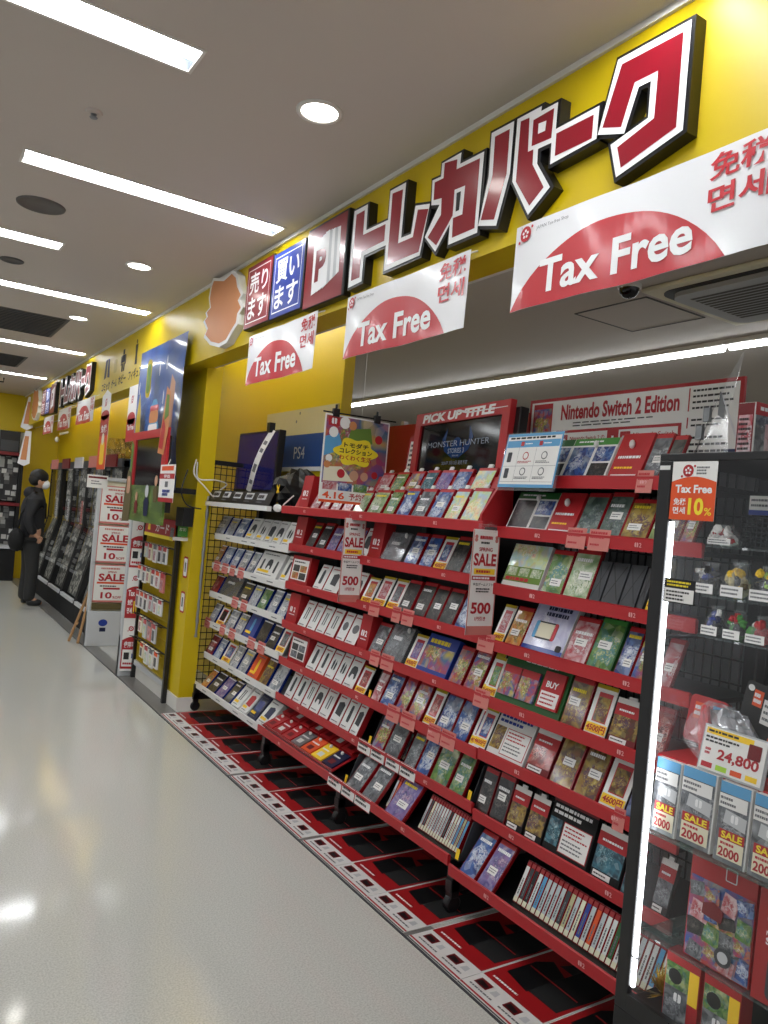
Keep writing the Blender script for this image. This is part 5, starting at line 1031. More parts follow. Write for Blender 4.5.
# ================================================================== the glass cabinet
GX, GY0, GY1, GT = 1.81, .45, 1.412, 1.80
t = cab = thing('glass_cabinet', 'tall black-framed glass showcase with a lit edge, full of packs', 'cabinet', (2.1, .93, 0))
b = MB(); b.box(GX, 2.40, GY0, GY1, .0, .25, 'black'); b.box(GX + .01, 2.39, GY0 + .01, GY1 - .01, .25, .262, 'black'); b.build('plinth', t, bevel=.004)
for (x0, x1, y0, y1) in ((GX, GX + .02, GY1 - .042, GY1), (GX, GX + .02, GY0, GY0 + .042), (2.37, 2.40, GY1 - .03, GY1), (2.37, 2.40, GY0, GY0 + .03)):
    b = MB(); b.box(x0, x1, y0, y1, .25, GT - .02, 'blackmetal'); b.build('post', t, bevel=.003)
b = MB(); b.box(GX, 2.40, GY0, GY1, GT - .022, GT, 'blackmetal'); b.build('top', t, bevel=.003)
b = MB(); b.box(GX, GX + .022, GY0 + .04, GY1 - .04, .25, .30, 'blackmetal'); b.build('bottom_rail', t)
b = MB(); b.add([(GX + .006, GY0 + .04, .30), (GX + .006, GY1 - .042, .30), (GX + .006, GY1 - .042, GT - .022), (GX + .006, GY0 + .04, GT - .022)], [(0, 1, 2, 3)], 'clear'); b.build('front_glass', t)
for y in (GY1 - .012, GY0 + .012):
    b = MB(); b.add([(GX + .03, y, .262), (2.37, y, .262), (2.37, y, GT - .022), (GX + .03, y, GT - .022)], [(0, 1, 2, 3)], 'sideglass'); b.build('side_glass', t)
b = MB(); b.box(2.385, 2.395, GY0 + .03, GY1 - .03, .262, GT - .022, 'darkgrey'); b.build('back_panel', t)
b = MB(); b.box(GX + .009, GX + .019, GY1 - .052, GY1 - .043, .32, GT - .19, 'led'); b.box(GX + .008, GX + .02, GY1 - .058, GY1 - .042, .40, .404, 'grey'); b.build('led_strip', t)
b = MB(); b.fquad(wall_frame(GX - .0005, GY1 - .004, GT - .046), 0, .034, 0, .012, .0008, 'white'); b.build('lock_sticker', t)
SHF = []
for z, x0, ye in ((1.555, 2.0, 1.375), (1.410, 2.0, 1.375), (1.293, 2.0, 1.38), (.752, 1.83, 1.395), (.452, 1.87, 1.395)):
    b = MB(); b.box(x0, 2.375, GY0 + .02, ye, z - .006, z, 'shelfglass'); b.build('glass_shelf', t)
b = MB(); b.tube([(1.86, 1.392, 1.287), (2.1, 1.392, 1.285)], .006, 'steel', 6); b.build('shelf_bracket', t)
b = MB(); b.box(1.875, 2.37, GY0 + .02, 1.385, .945, .957, 'redrail'); b.build('red_shelf', t)
# notices on the glass
t = thing('tax_free_sticker', 'orange and white Tax Free 10 percent notice at the top of the glass cabinet', 'notice', (GX, 1.3, 1.62))
w, Hh = .138, .16; fr = wall_frame(GX + .003, 1.368, 1.617)
b = MB(); b.fbox(fr, 0, w, 0, Hh, -.0005, .0005, 'paper'); b.build('sheet', t)
b = MB(); pts = [(0, 0), (w, 0), (w, Hh * .65)] + [(w * (1 - k / 12), Hh * (.65 + .09 * math.sin(math.pi * k / 12))) for k in range(1, 12)] + [(0, Hh * .65)]
b.fpoly(fr, pts, .001, 'orange'); logo(b, fr, w * .36, Hh * .84, .017, .001, 'redrail'); b.rule(fr, w * .55, w * .85, Hh * .77, Hh * .92, 3, .001, 'txtgrey', 3, .8)
b.text(fr, 'Tax Free', w * .1, Hh * .46, w * .92, Hh * .6, .0015, 'txtwhite', .035, keep=False); b.text(fr, '免税', w * .08, Hh * .25, w * .36, Hh * .37, .0015, 'txtwhite', .02, keep=False); b.text(fr, '면세', w * .08, Hh * .1, w * .36, Hh * .22, .0015, 'txtwhite', .02, keep=False)
b.text(fr, '10', w * .42, Hh * .09, w * .76, Hh * .38, .0015, 'txtyel', .035, keep=False); b.text(fr, '%', w * .78, Hh * .09, w * .94, Hh * .22, .0015, 'txtyel', .01, keep=False); b.build('print', t)
t = thing('warning_sticker', 'small black and white notice on the cabinet glass below the orange one', 'notice', (GX, 1.31, 1.39))
fr = wall_frame(GX + .003, 1.364, 1.389); b = MB(); b.fbox(fr, 0, .097, 0, .066, -.0005, .0005, 'black'); b.fquad(fr, .003, .094, .003, .04, .001, 'paper'); b.rule(fr, .008, .085, .006, .036, 3, .0014, 'txtdark', 3, .7); b.rule(fr, .008, .088, .044, .062, 2, .001, 'txtyel', 4, .8); o = b.build('sheet', t)
# contents, upper shelves
def pouch(name, lab, x, y, z, w, d, h, cols, seed, tagm='paper'):
    t = thing(name, lab, 'toy pack', (x, y, z), 'bagged toys on the glass shelves')
    r = random.Random(seed); b = MB()
    b.blob((x, y, z + h * .30), (d * .8, w * .36, h * .28), cols[0], seed, 8, .5); b.blob((x, y + w * .08, z + h * .62), (d * .6, w * .2, h * .2), cols[1], seed + 3, 7, .5); b.build('toy', t)
    b = MB()
    for k in range(9): b.blob((x - d * (.4 + .4 * r.random()), y + w * (r.random() - .5) * .75, z + h * (.25 + .55 * r.random())), (.007 + .006 * r.random(), .006 + .01 * r.random(), .005 + .012 * r.random()), cols[k % len(cols)], seed + k, 5, .5)
    b.build('toy_detail', t)
    # clear bag: full at the foot, gathered at the top
    b = MB(); K = 16; vs = []; prof = [(.55, 0), (1.0, .06), (1.05, .3), (.85, .6), (.45, .84), (.6, 1.0)]
    for f_, v in prof:
        for k in range(K):
            a = 2 * math.pi * k / K; q = f_ * (1 + .16 * (r.random() - .5)); vs.append((x + d * 1.2 * q * math.cos(a), y + w * .5 * q * math.sin(a), z + h * v))
    b.add(vs, [(i * K + k, i * K + (k + 1) % K, (i + 1) * K + (k + 1) % K, (i + 1) * K + k) for i in range(len(prof) - 1) for k in range(K)], 'wrap'); b.build('clear_bag', t)
    fr = wall_frame(x - d * 1.3, y + w * .42, z + .004); b = MB(); b.fbox(fr, 0, w * .85, 0, h * .3, -.001, 0, tagm); b.rule(fr, w * .05, w * .8, h * .04, h * .26, 2, .001, 'txtgrey', seed, .6); b.build('price_tag', t)
pouch('bagged_toy', 'blue and black bagged toy with a price tag, upper figure shelf beside the lit edge', 2.04, 1.375, 1.41, .075, .03, .095, ['black', 'blue', 'white', 'darkgrey'], 11)
pouch('bagged_toy', 'golden brown bagged toy with a price tag, middle of the upper figure shelf', 2.04, 1.285, 1.41, .08, .03, .105, ['beige', 'yellowtxt', 'brown', 'black'], 12)
pouch('bagged_toy', 'lime yellow bagged toy at the camera end of the upper figure shelf', 2.04, 1.195, 1.41, .085, .03, .10, ['black', 'neon', 'yellowtxt', 'darkgrey'], 13)
pouch('bagged_toy', 'blue spiked bagged toy, lower figure shelf, end by the side glass', 2.04, 1.345, 1.293, .06, .03, .088, ['darkgrey', 'blue', 'white', 'navy'], 14)
pouch('bagged_toy', 'green and red bagged toy, middle of the lower figure shelf', 2.04, 1.275, 1.293, .06, .03, .085, ['green', 'redrail', 'black', 'green'], 15)
pouch('bagged_toy', 'red bagged toy, camera end of the lower figure shelf', 2.04, 1.205, 1.293, .065, .03, .08, ['redrail', 'green', 'red', 'paper'], 16)
pouch('bagged_toy', 'white pouch with a red patch and white tag in front of the basket', 2.03, 1.33, 1.555, .085, .03, .062, ['paper', 'redrail', 'paper', 'paper'], 17)
t = thing('wire_basket', 'dark mesh basket on the top glass shelf of the cabinet', 'basket', (2.12, 1.2, 1.555))
b = MB()
for k in range(14): y = 1.10 + .016 * k; b.tube([(2.06, y, 1.558), (2.06, y, 1.645)], .0022, 'darkgrey', 4); b.tube([(2.2, y, 1.558), (2.2, y, 1.645)], .0022, 'darkgrey', 4)
for k in range(7): z = 1.56 + .014 * k; b.tube([(2.2, 1.10, z), (2.06, 1.10, z), (2.06, 1.31, z), (2.2, 1.31, z), (2.2, 1.10, z)], .0022, 'darkgrey', 4)
for k in range(6): b.tube([(2.06 + .028 * k, 1.10, 1.557), (2.06 + .028 * k, 1.31, 1.557)], .002, 'darkgrey', 4)
b.build('mesh', t)
t = thing('bagged_gadget', 'black wrapped gadget with a blue and white label in the mesh basket', 'toy pack', (2.13, 1.22, 1.56))
b = MB(); b.blob((2.13, 1.22, 1.66), (.05, .085, .06), 'black', 31, 8, .35); b.build('gadget', t)
fr = wall_frame(2.07, 1.295, 1.652); b = MB(); b.fbox(fr, 0, .08, 0, .055, -.001, 0, 'paper'); b.fquad(fr, 0, .08, 0, .014, .001, 'blue'); b.rule(fr, .006, .07, .02, .05, 2, .001, 'txtgrey', 4, .6); b.build('price_label', t)
t = thing('lime_gadget', 'lime green plastic gadget at the frame edge of the top glass shelf', 'toy pack', (2.05, 1.075, 1.555))
b = MB(); b.box(2.03, 2.08, 1.04, 1.09, 1.555, 1.65, 'neon'); b.build('body', t, bevel=.012)
# middle: red case, silver bag, black cases
def hard_case(lab, O, U, V, w, h, d, m, tagu):
    t = thing('carry_case', lab, 'case', O, 'carry cases on the red shelf')
    fr = frame(O, U, V); b = MB(); b.fprism(fr, rrect(w / 2, h / 2, w / 2, h / 2, .014), -d, 0, m); b.build('shell', t, bevel=.004)
    b = MB(); b.fprism(fr, rrect(w / 2, h / 2, w / 2 + .001, h / 2 + .001, .014), -d * .55, -d * .45, 'blackmat'); b.build('zip', t)
    b = MB(); b.fquad(fr, tagu, tagu + .055, h * .2, h * .72, .0015, 'paper'); b.rule(fr, tagu + .004, tagu + .05, h * .25, h * .66, 3, .002, 'txtgrey', 5, .6); b.fquad(fr, tagu + .02, tagu + .05, h * .74, h * .86, .0015, 'skyblue'); b.build('price_label', t)
    b = MB(); b.fquad(fr, tagu - .03, tagu - .004, h * .5, h * .85, .0015, 'orange'); b.rule(fr, tagu - .028, tagu - .006, h * .55, h * .8, 2, .002, 'txtwhite', 2, .9); b.build('sale_sticker', t)
    return fr, t
hard_case('red carry case with a white label on the red cabinet shelf', (2.0, 1.40, .985), (.30, -1, -.10), (.25, 0, 1), .105, .135, .05, 'redrail', .045)
fr, tt = hard_case('black carry case with silver eyes and labels behind the silver bag', (2.06, 1.27, 1.06), (.25, -1, -.25), (.3, 0, 1), .18, .13, .05, 'black', .055)
b = MB()
for u in (.015, .14): b.disc(fr, u, .11, .009, .002, 'white', 14)
b.build('white_spot', tt)
hard_case('black carry case lying lower with an orange sticker', (1.97, 1.185, .975), (.2, -1, -.25), (.3, 0, 1), .16, .11, .05, 'black', .07)
t = thing('silver_bag', 'crumpled clear and silver bag with a red strip on the red cabinet shelf', 'bag', (1.95, 1.25, .957))
b = MB(); b.blob((1.965, 1.235, 1.035), (.05, .075, .075), 'silver', 21, 9, .35); b.build('bag', t)
b = MB(); b.blob((1.925, 1.28, 1.045), (.016, .018, .07), 'redrail', 22, 7, .3); b.build('red_strip', t)
b = MB(); b.blob((1.945, 1.25, 1.04), (.065, .09, .085), 'wrap', 23, 8, .3); b.build('clear_bag', t)
t = thing('price_stand', 'acrylic price card reading 24,800 leaning on the red cabinet shelf', 'price card', (1.86, 1.16, .957))
w, Hh = .168, .112; fr = frame((1.858, 1.246, .965), (.06, -1, -.02), (.22, 0, 1))
b = MB(); b.fbox(fr, -.006, w + .006, -.006, Hh + .004, -.006, -.001, 'acrylic'); b.fbox(fr, -.006, w + .006, -.006, Hh + .004, -.009, -.006, 'lightgrey'); b.build('holder', t)
b = MB(); b.fquad(fr, 0, w, 0, Hh, .0, 'paper'); b.fquad(fr, .004, w - .035, Hh * .83, Hh * .97, .0006, 'yellowtxt'); b.rule(fr, .01, w - .04, Hh * .86, Hh * .95, 1, .0012, 'txtdark', 2, .8); b.rule(fr, .006, w * .62, Hh * .62, Hh * .8, 2, .0008, 'txtdark', 3, .7)
b.fpoly(fr, rrect(w * .83, Hh * .70, .017, .019, .003), .0008, 'darkred'); b.text(fr, '24,800', w * .27, Hh * .26, w * .93, Hh * .54, .0008, 'txtred', .03, keep=False); b.rule(fr, w * .06, w * .16, Hh * .34, Hh * .52, 2, .0008, 'pinkred', 4, .9)
for k, m in enumerate(('pinkred', 'neon', 'orange', 'yellowtxt')): b.fquad(fr, w * (.04 + .24 * k), w * (.22 + .24 * k), Hh * .05, Hh * .17, .0008, m)
b.build('print', t)
# SALE packs hanging in front
for k, (y0, y1, zz) in enumerate(((1.368, 1.288, .755), (1.283, 1.182, .758), (1.172, 1.085, .754), (1.078, .99, .754))):
    t = thing('game_pack', 'blue and grey boxed pack with a SALE 2000 sticker, %s from the lit cabinet edge' % ORD[k], 'game', (1.84, (y0 + y1) / 2, zz), 'packs with SALE stickers in the cabinet')
    fr = frame((1.842, y0, zz), (0, -1, 0), (.06, 0, 1)); w = y0 - y1; Hh = .2
    b = MB(); b.fbox(fr, 0, w, 0, Hh, -.022, 0, 'white'); b.build('carton', t)
    b = MB(); b.fquad(fr, .001, w - .004, 0, Hh, .001, ART['grey']); b.fquad(fr, .001, w - .004, Hh * .86, Hh, .0016, 'skyblue'); b.fpoly(fr, [(w * .2, Hh * .5), (w * .9, Hh * .45), (w * .92, Hh * .62), (w * .25, Hh * .66)], .0016, 'lightgrey'); joy(b, fr, w * .55, Hh * .52, .02, .0022, 'txtwhite'); b.build('cover', t)
    b = MB(); b.fquad(fr, w * .02, w * .9, Hh * .68, Hh * .85, .0024, 'paper'); b.rule(fr, w * .06, w * .6, Hh * .7, Hh * .83, 2, .003, 'txtgrey', k, .7); b.build('price_label', t)
    b = MB(); b.fquad(fr, w * .12, w * .92, Hh * .29, Hh * .41, .0028, 'redrail'); b.text(fr, 'SALE', w * .2, Hh * .305, w * .86, Hh * .395, .0034, 'txtyel', .035, keep=False); b.fquad(fr, w * .12, w * .92, Hh * .06, Hh * .29, .0028, 'cream'); b.text(fr, '2000', w * .16, Hh * .08, w * .82, Hh * .2, .0034, 'redrail', .03, keep=False); b.rule(fr, w * .2, w * .8, Hh * .22, Hh * .27, 1, .0034, 'pinkred', 2, .9); b.build('sale_sticker', t)
t = thing('boxed_set', 'large red gift box with a collage of cartoon pictures in the cabinet', 'game box', (1.95, 1.15, .452))
fr = frame((1.885, 1.262, .4535), (.03, -1, 0), (.03, 0, 1)); w, Hh = .185, .285
b = MB(); b.fbox(fr, 0, w, 0, Hh, -.10, 0, 'red'); b.build('carton', t)
b = MB(); b.fquad(fr, .003, w - .003, .003, Hh * .76, .001, ART['multi'])
r = random.Random(4)
for k in range(16):
    u = w * (.02 + .3 * (k % 4) * .8 + .06 * r.random()); v = Hh * .74 * (.02 + .24 * (k // 4) + .05 * r.random()); a = w * (.2 + .12 * r.random()); c = Hh * (.11 + .08 * r.random()); q = .02 * (r.random() - .5)
    b.fpoly(fr, [(max(u, .003), max(v, .003)), (min(u + a, w - .003), max(v + q, .003)), (min(u + a - q, w - .003), min(v + c, Hh * .755)), (max(u - q, .003), min(v + c - q, Hh * .755))], .0016 + .0003 * k, ART[('grey', 'multi', 'rose', 'blue', 'dark', 'green')[k % 6]])
b.disc(fr, w * .62, Hh * .16, w * .13, .008, 'darkgrey', 16); b.disc(fr, w * .62, Hh * .16, w * .08, .0086, 'lightgrey', 14); b.fpoly(fr, [(w * .25, Hh * .46), (w * .55, Hh * .44), (w * .58, Hh * .55), (w * .42, Hh * .6), (w * .26, Hh * .56)], .0088, 'darkred')
b.build('collage', t)
b = MB(); b.fpoly(fr, rrect(w * .62, Hh * .89, .016, .018, .004), .0012, 'lightgrey'); b.fpoly(fr, rrect(w * .62, Hh * .89, .013, .015, .003), .0018, 'red'); b.build('hang_mark', t)
t = thing('console_box', 'red NINTENDO SWITCH box with a dark controller picture at the frame edge', 'game box', (1.9, 1.0, .452))
fr = frame((1.872, 1.062, .4535), (.05, -1, 0), (.04, 0, 1)); w, Hh = .2, .27
b = MB(); b.fbox(fr, 0, w, 0, Hh, -.09, 0, 'red'); b.build('carton', t, bevel=.002)
b = MB(); joy(b, fr, .05, Hh * .70, .05, .001); b.text(fr, 'NINTENDO', .025, Hh * .6, .12, Hh * .64, .001, 'txtwhite', .01, keep=False); b.text(fr, 'SWITCH', .025, Hh * .52, .12, Hh * .585, .001, 'txtwhite', .03, keep=False); b.fpoly(fr, rrect(w * .55, Hh * .24, w * .38, Hh * .2, .02), .001, 'darkgrey'); b.disc(fr, w * .36, Hh * .3, .018, .0016, 'black', 12); b.disc(fr, w * .7, Hh * .2, .018, .0016, 'black', 12); b.build('print', t)
for k, (y0, y1) in enumerate(((1.30, 1.20), (1.185, 1.085))):
    t = thing('toy_kit', 'boxed kit with red top and blue picture, cabinet floor, %s from the lit edge' % ORD[k], 'game box', (1.88, (y0 + y1) / 2, .262), 'boxed kits on the cabinet floor')
    fr = frame((1.868, y0, .2625), (.05, -1, 0), (.03, 0, 1)); w = y0 - y1; Hh = .185
    b = MB(); b.fbox(fr, 0, w, 0, Hh, -.06, 0, 'redrail'); b.build('carton', t)
    b = MB(); b.fquad(fr, .002, w * .7, Hh * .52, Hh * .86, .001, ART['green']); b.fquad(fr, w * .7, w - .002, Hh * .4, Hh * .86, .001, 'yellowtxt'); b.fquad(fr, .002, w * .7, Hh * .02, Hh * .52, .001, ART['grey']); joy(b, fr, w * .42, Hh * .34, .022, .002); b.disc(fr, w * .3, Hh * .68, .02, .0016, 'black', 14); b.build('cover', t)
t = thing('tinsel_tuft', 'gold tinsel tuft on the cabinet floor by the lit edge', 'decoration', (1.93, 1.35, .262))
b = MB(); r = random.Random(6)
for k in range(90):
    p = Vector((1.93, 1.345, .28)); d = Vector((r.random() - .5, r.random() - .5, r.random() * 1.3)).normalized() * (.04 + .05 * r.random()); d.y = max(min(d.y, .05), -.1)
    s = Vector((0, .003, 0)); b.add([p, p + d * .5 + s, p + d, p + d * .5 - s], [(0, 1, 2, 3)], 'foil')
b.build('strands', t)
# on top of the cabinet
t = thing('boxed_disc_set', 'tall red and white boxed set standing on the glass cabinet', 'game box', (1.95, 1.2, GT))
fr = end_frame(1.95, 1.225, GT); b = MB(); b.fbox(fr, 0, .21, 0, .155, -.052, 0, 'white'); b.build('carton', t, bevel=.003)
b = MB(); b.fquad(fr, .004, .206, 0, .125, .001, ART['grey']); b.fquad(fr, .05, .206, .02, .10, .0014, ART['rose']); b.fpoly(fr, [(0, .12), (.21, .125), (.21, .155), (0, .155)], .0018, 'redrail'); b.rule(fr, .02, .19, .13, .148, 1, .0024, 'txtwhite', 3, .8)
f2 = wall_frame(1.949, 1.277, GT); b.fquad(f2, .002, .05, .002, .153, 0, 'darkred'); b.fquad(f2, .006, .046, .01, .12, .0006, ART['rose']); b.rule(f2, .008, .044, .02, .115, 7, .0012, 'txtdark', 5, .7); b.build('printed_sides', t)
t = thing('sheet_holder', 'folded clear and white sheet holder standing on the glass cabinet', 'sign holder', (1.93, 1.32, GT))
A = (1.945, 1.331, 1.992)
b = MB(); b.add([A, (1.94, 1.328, 1.992), (1.90, 1.372, GT), (1.93, 1.392, GT)], [(0, 1, 2, 3)], 'darkgrey'); b.add([A, (1.94, 1.326, 1.99), (1.99, 1.268, GT), (2.0, 1.285, GT)], [(0, 1, 2, 3)], 'film'); b.add([A, (1.935, 1.326, 1.985), (1.92, 1.318, 1.92), (1.95, 1.30, 1.90)], [(0, 1, 2, 3)], 'grey'); b.build('folded_sheet', t)
b = MB(); b.add([(1.91, 1.375, GT), (1.91, 1.27, GT), (1.94, 1.30, GT + .13), (1.945, 1.345, GT + .17), (1.95, 1.285, GT + .28), (1.955, 1.268, GT + .33), (1.948, 1.262, GT + .33)], [(0, 1, 2, 3), (3, 2, 6, 5, 4)], 'wrap'); b.build('clear_sheet', t)
b = MB(); b.box(1.97, 1.985, 1.285, 1.325, GT, GT + .03, 'navy'); b.build('foot', t)
for q in (.35, .62):
    b = MB(); p = Vector(A) * (1 - q) + Vector((1.915, 1.385, GT)) * q; b.box(p.x - .006, p.x + .006, p.y, p.y + .02, p.z - .02, p.z + .02, 'grey'); b.build('clip', t)
t = thing('binder', 'blue-topped white binder lying behind the boxed set on the cabinet', 'binder', (2.2, 1.15, GT))
b = MB(); b.box(2.15, 2.36, 1.0, 1.33, GT, GT + .13, 'white'); b.build('pages', t, bevel=.003)
b = MB(); b.box(2.14, 2.37, .99, 1.34, GT + .13, GT + .14, 'blue'); b.build('cover', t)
# ================================================================== red shelf backs in the inner room
t = thing('inner_gondola', 'red-backed display shelf in the inner room seen behind the monitor', 'shelf', (3.1, 3.7, 0))
b = MB(); b.box(3.0, 3.03, 2.7, 4.78, 1.1, 2.22, 'red'); b.build('red_header', t)
b = MB(); b.box(3.03, 3.5, 2.7, 4.78, 0, 1.7, 'white'); b.build('body', t)
for y in (2.75, 3.7, 4.7):
    b = MB(); b.box(3.1, 3.14, y - .02, y + .02, 1.7, 2.27, 'lightgrey'); b.build('post', t)
# ================================================================== pier: wall rack with hanging packs
t = thing('peg_rack', 'yellow-backed black wire rack of hanging packs on the pier', 'rack', (1.83, 6.2, 0))
YA, YB = 5.765, 6.66
b = MB()
for k in range(28): y = YA + .02 + (YB - YA - .04) * k / 27; b.box(1.862, 1.868, y - .004, y + .004, .14, 1.34, 'olive')
for k in range(9): b.box(1.860, 1.866, YA, YB, .16 + .145 * k, .168 + .145 * k, 'olive')
b.build('yellow_slats', t)
for y in (YA, YB):
    b = MB(); b.box(1.835, 1.868, y - .018, y + .018, 0.003, 1.40, 'blackmetal'); b.build('side_post', t)
b = MB(); b.box(1.845, 1.868, YA, YB, .115, .155, 'lightgrey'); b.build('bottom_strip', t)
levels = [1.17, .97, .76, .56, .36]
for z in levels:
    b = MB(); b.tube([(1.845, YA, z), (1.845, YB, z)], .006, 'blackmetal', 6); b.tube([(1.80, YA + .05, z + .005), (1.80, YB - .05, z + .005)], .004, 'blackmetal', 6)
    for k in range(9): y = YA + .06 + .095 * k; b.tube([(1.85, y, z), (1.775, y, z + .012)], .003, 'blackmetal', 5)
    b.build('hook_bar', t)
r = random.Random(9)
LV = ['top', 'second', 'third', 'fourth', 'lowest']
for li, z in enumerate(levels):
    n = (5, 6, 6, 4, 4)[li]
    for k in range(n):
        y = YA + .11 + .13 * k + .02 * r.random() + (.1 if li == 3 else 0)
        hgt = .12 + .04 * r.random()
        t = thing('hanging_card_pack', 'pale hanging pack, %s from the camera end, %s hook bar of the pier rack' % (ORD[k], LV[li]), 'pack', (1.80, y, z - hgt), 'packs on the pier rack')
        fr = wall_frame(1.796, y + .05, z + .012 - hgt); b = MB(); b.fbox(fr, 0, .1, 0, hgt, -.012, 0, r.choice(['white', 'white', 'pink', 'cream', 'lightgrey'])); b.build('pack', t)
        b = MB(); b.fquad(fr, .006, .094, hgt * .72, hgt * .96, .001, r.choice(['pinkred', 'redrail', 'orange', 'txtgrey'])); b.fquad(fr, .012, .07, hgt * .1, hgt * .62, .001, ART[r.choice(['grey', 'rose', 'dark', 'pastel'])]); b.build('print', t)
t = thing('header_sign', 'red and yellow header sign at the top of the pier rack', 'sign', (1.83, 6.0, 1.32))
fr = frame((1.815, 6.56, 1.235), (.0, -1, 0), (.05, 0, 1)); b = MB(); b.fbox(fr, 0, .80, 0, .16, -.006, 0, 'redrail'); b.build('board', t)
b = MB(); b.fquad(fr, 0, .8, 0, .028, .001, 'txtyel'); b.text(fr, 'カード', .3, .045, .66, .12, .001, 'txtwhite', .03, keep=False); b.fquad(fr, .7, .79, .01, .1, .001, ART['grey']); b.fpoly(fr, [(.08, .05), (.16, .05), (.14, .11), (.1, .12)], .001, 'yellowtxt'); b.build('print', t)
for k, z in enumerate((.98, .72)):
    t = thing('notice_sticker', 'white notice with a red surround on the yellow pier, %s one' % ('upper', 'lower')[k], 'sticker', (1.88, 5.6, z), 'notices on the yellow pier')
    fr = wall_frame(1.879, 5.66, z); b = MB(); b.fpoly(fr, rrect(.05, .075, .05, .08, .02), .001, 'txtred'); b.fpoly(fr, rrect(.05, .075, .038, .066, .014), .0016, 'paper'); b.fquad(fr, .034, .066, .04, .11, .0022, 'txtgrey'); b.build('sheet', t)
t = thing('exit_sticker', 'small green and white bracket sign on the yellow pier', 'sign', (1.86, 5.62, 1.25))
fr = end_frame(1.80, 5.62, 1.25); b = MB(); b.fbox(fr, 0, .075, .03, .16, -.004, 0, 'green'); b.text(fr, '防犯', .012, .07, .062, .1, .001, 'txtwhite', .02); b.build('plate', t)
b = MB(); b.fbox(fr, -.03, .08, 0, .025, -.02, .0, 'white'); b.build('bracket', t)
# ================================================================== security gates at the opening
def gate(Y, x0, w, lab, h=1.72):
    t = thing('security_gate', lab, 'gate', (x0 + w / 2, Y, 0), 'security gate panels at the opening')
    for x in (x0, x0 + w - .035):
        b = MB(); b.box(x, x + .035, Y - .03, Y + .03, 0, h, 'lightgrey'); b.build('post', t, bevel=.006)
    b = MB(); b.box(x0, x0 + w, Y - .035, Y + .035, 0, .36, 'lightgrey'); b.build('base', t, bevel=.008)
    b = MB(); b.box(x0, x0 + w, Y - .03, Y + .03, h - .04, h, 'lightgrey'); b.build('top_bar', t, bevel=.006)
    b = MB(); b.box(x0 + .035, x0 + w - .035, Y - .004, Y + .004, .36, h - .04, 'cream'); b.build('inner_panel', t)
    fr = end_frame(x0, Y - .036, 0)
    b = MB(); b.fquad(fr, .035, w - .035, .375, .44, .026 - .02, 'brown'); b.build('dark_strip', t)
    return t, fr
gt, gf = gate(8.1, 1.735, .36, 'white security gate panel with SALE posters nearest the slanted showcases')
b = MB(); b.disc(gf, .16, .24, .035, .001, 'blue', 16, ru=.045); b.fquad(gf, .13, .19, .15, .19, .001, 'navy'); b.build('emblem', gt)
for k in range(3):
    z = .45 + .40 * k
    t = thing('sale_poster', 'white and pink SALE 10 percent poster on the gate, %s of three' % ('lowest', 'middle', 'topmost')[k], 'poster', (1.9, 8.06, z), 'SALE posters on the gate')
    fr = end_frame(1.765, 8.058, z); w, Hh = .33, .385
    b = MB(); b.fbox(fr, 0, w, 0, Hh, -.001, .001, 'paper'); b.build('sheet', t)
    b = MB()
    for q in ((0, w, 0, .02), (0, .008, 0, Hh), (w - .008, w, 0, Hh), (0, w, Hh - .012, Hh)): b.fquad(fr, *q, .0016, 'pink')
    b.text(fr, 'SALE', w * .14, Hh * .56, w * .94, Hh * .76, .002, 'txtred', .035, keep=False); b.fquad(fr, w * .1, w * .95, Hh * .49, Hh * .54, .002, 'orange'); b.fquad(fr, w * .3, w * .8, Hh * .34, Hh * .39, .002, 'txtred'); b.rule(fr, w * .2, w * .85, Hh * .40, Hh * .46, 1, .002, 'txtdark', k, .8)
    b.text(fr, '10', w * .24, Hh * .1, w * .58, Hh * .27, .002, 'txtred', .03, keep=False); b.text(fr, '%OFF', w * .60, Hh * .1, w * .86, Hh * .17, .002, 'txtred', .02); b.text(fr, 'SPRING', w * .35, Hh * .78, w * .72, Hh * .83, .002, 'txtred', .02); b.rule(fr, w * .2, w * .8, Hh * .86, Hh * .93, 1, .002, 'pink', 4, .9); b.build('print', t)
t = thing('notice_sticker', 'small white notice with a dark heading at the top corner of the gate', 'notice', (1.72, 8.05, 1.62))
fr = end_frame(1.615, 8.05, 1.60); b = MB(); b.fbox(fr, 0, .2, 0, .13, -.001, .001, 'paper'); b.fquad(fr, .012, .19, .095, .115, .0016, 'darkred'); b.rule(fr, .04, .15, .03, .08, 2, .0016, 'txtgrey', 2, .6); b.build('sheet', t)
gt, gf = gate(6.74, 1.735, .12, 'narrow pale gate post behind the tall Tax Free strip', 1.62)
t = thing('tax_free_strip', 'tall red and white Tax Free notice strip on the near gate post', 'notice', (1.82, 6.68, .05))
fr = frame((1.745, 6.69, .05), (.94, -.2, 0), (0, 0, 1)); w = .155
b = MB(); b.fbox(fr, 0, w, 0, 1.31, -.002, 0, 'paper'); b.build('sheet', t)
b = MB()
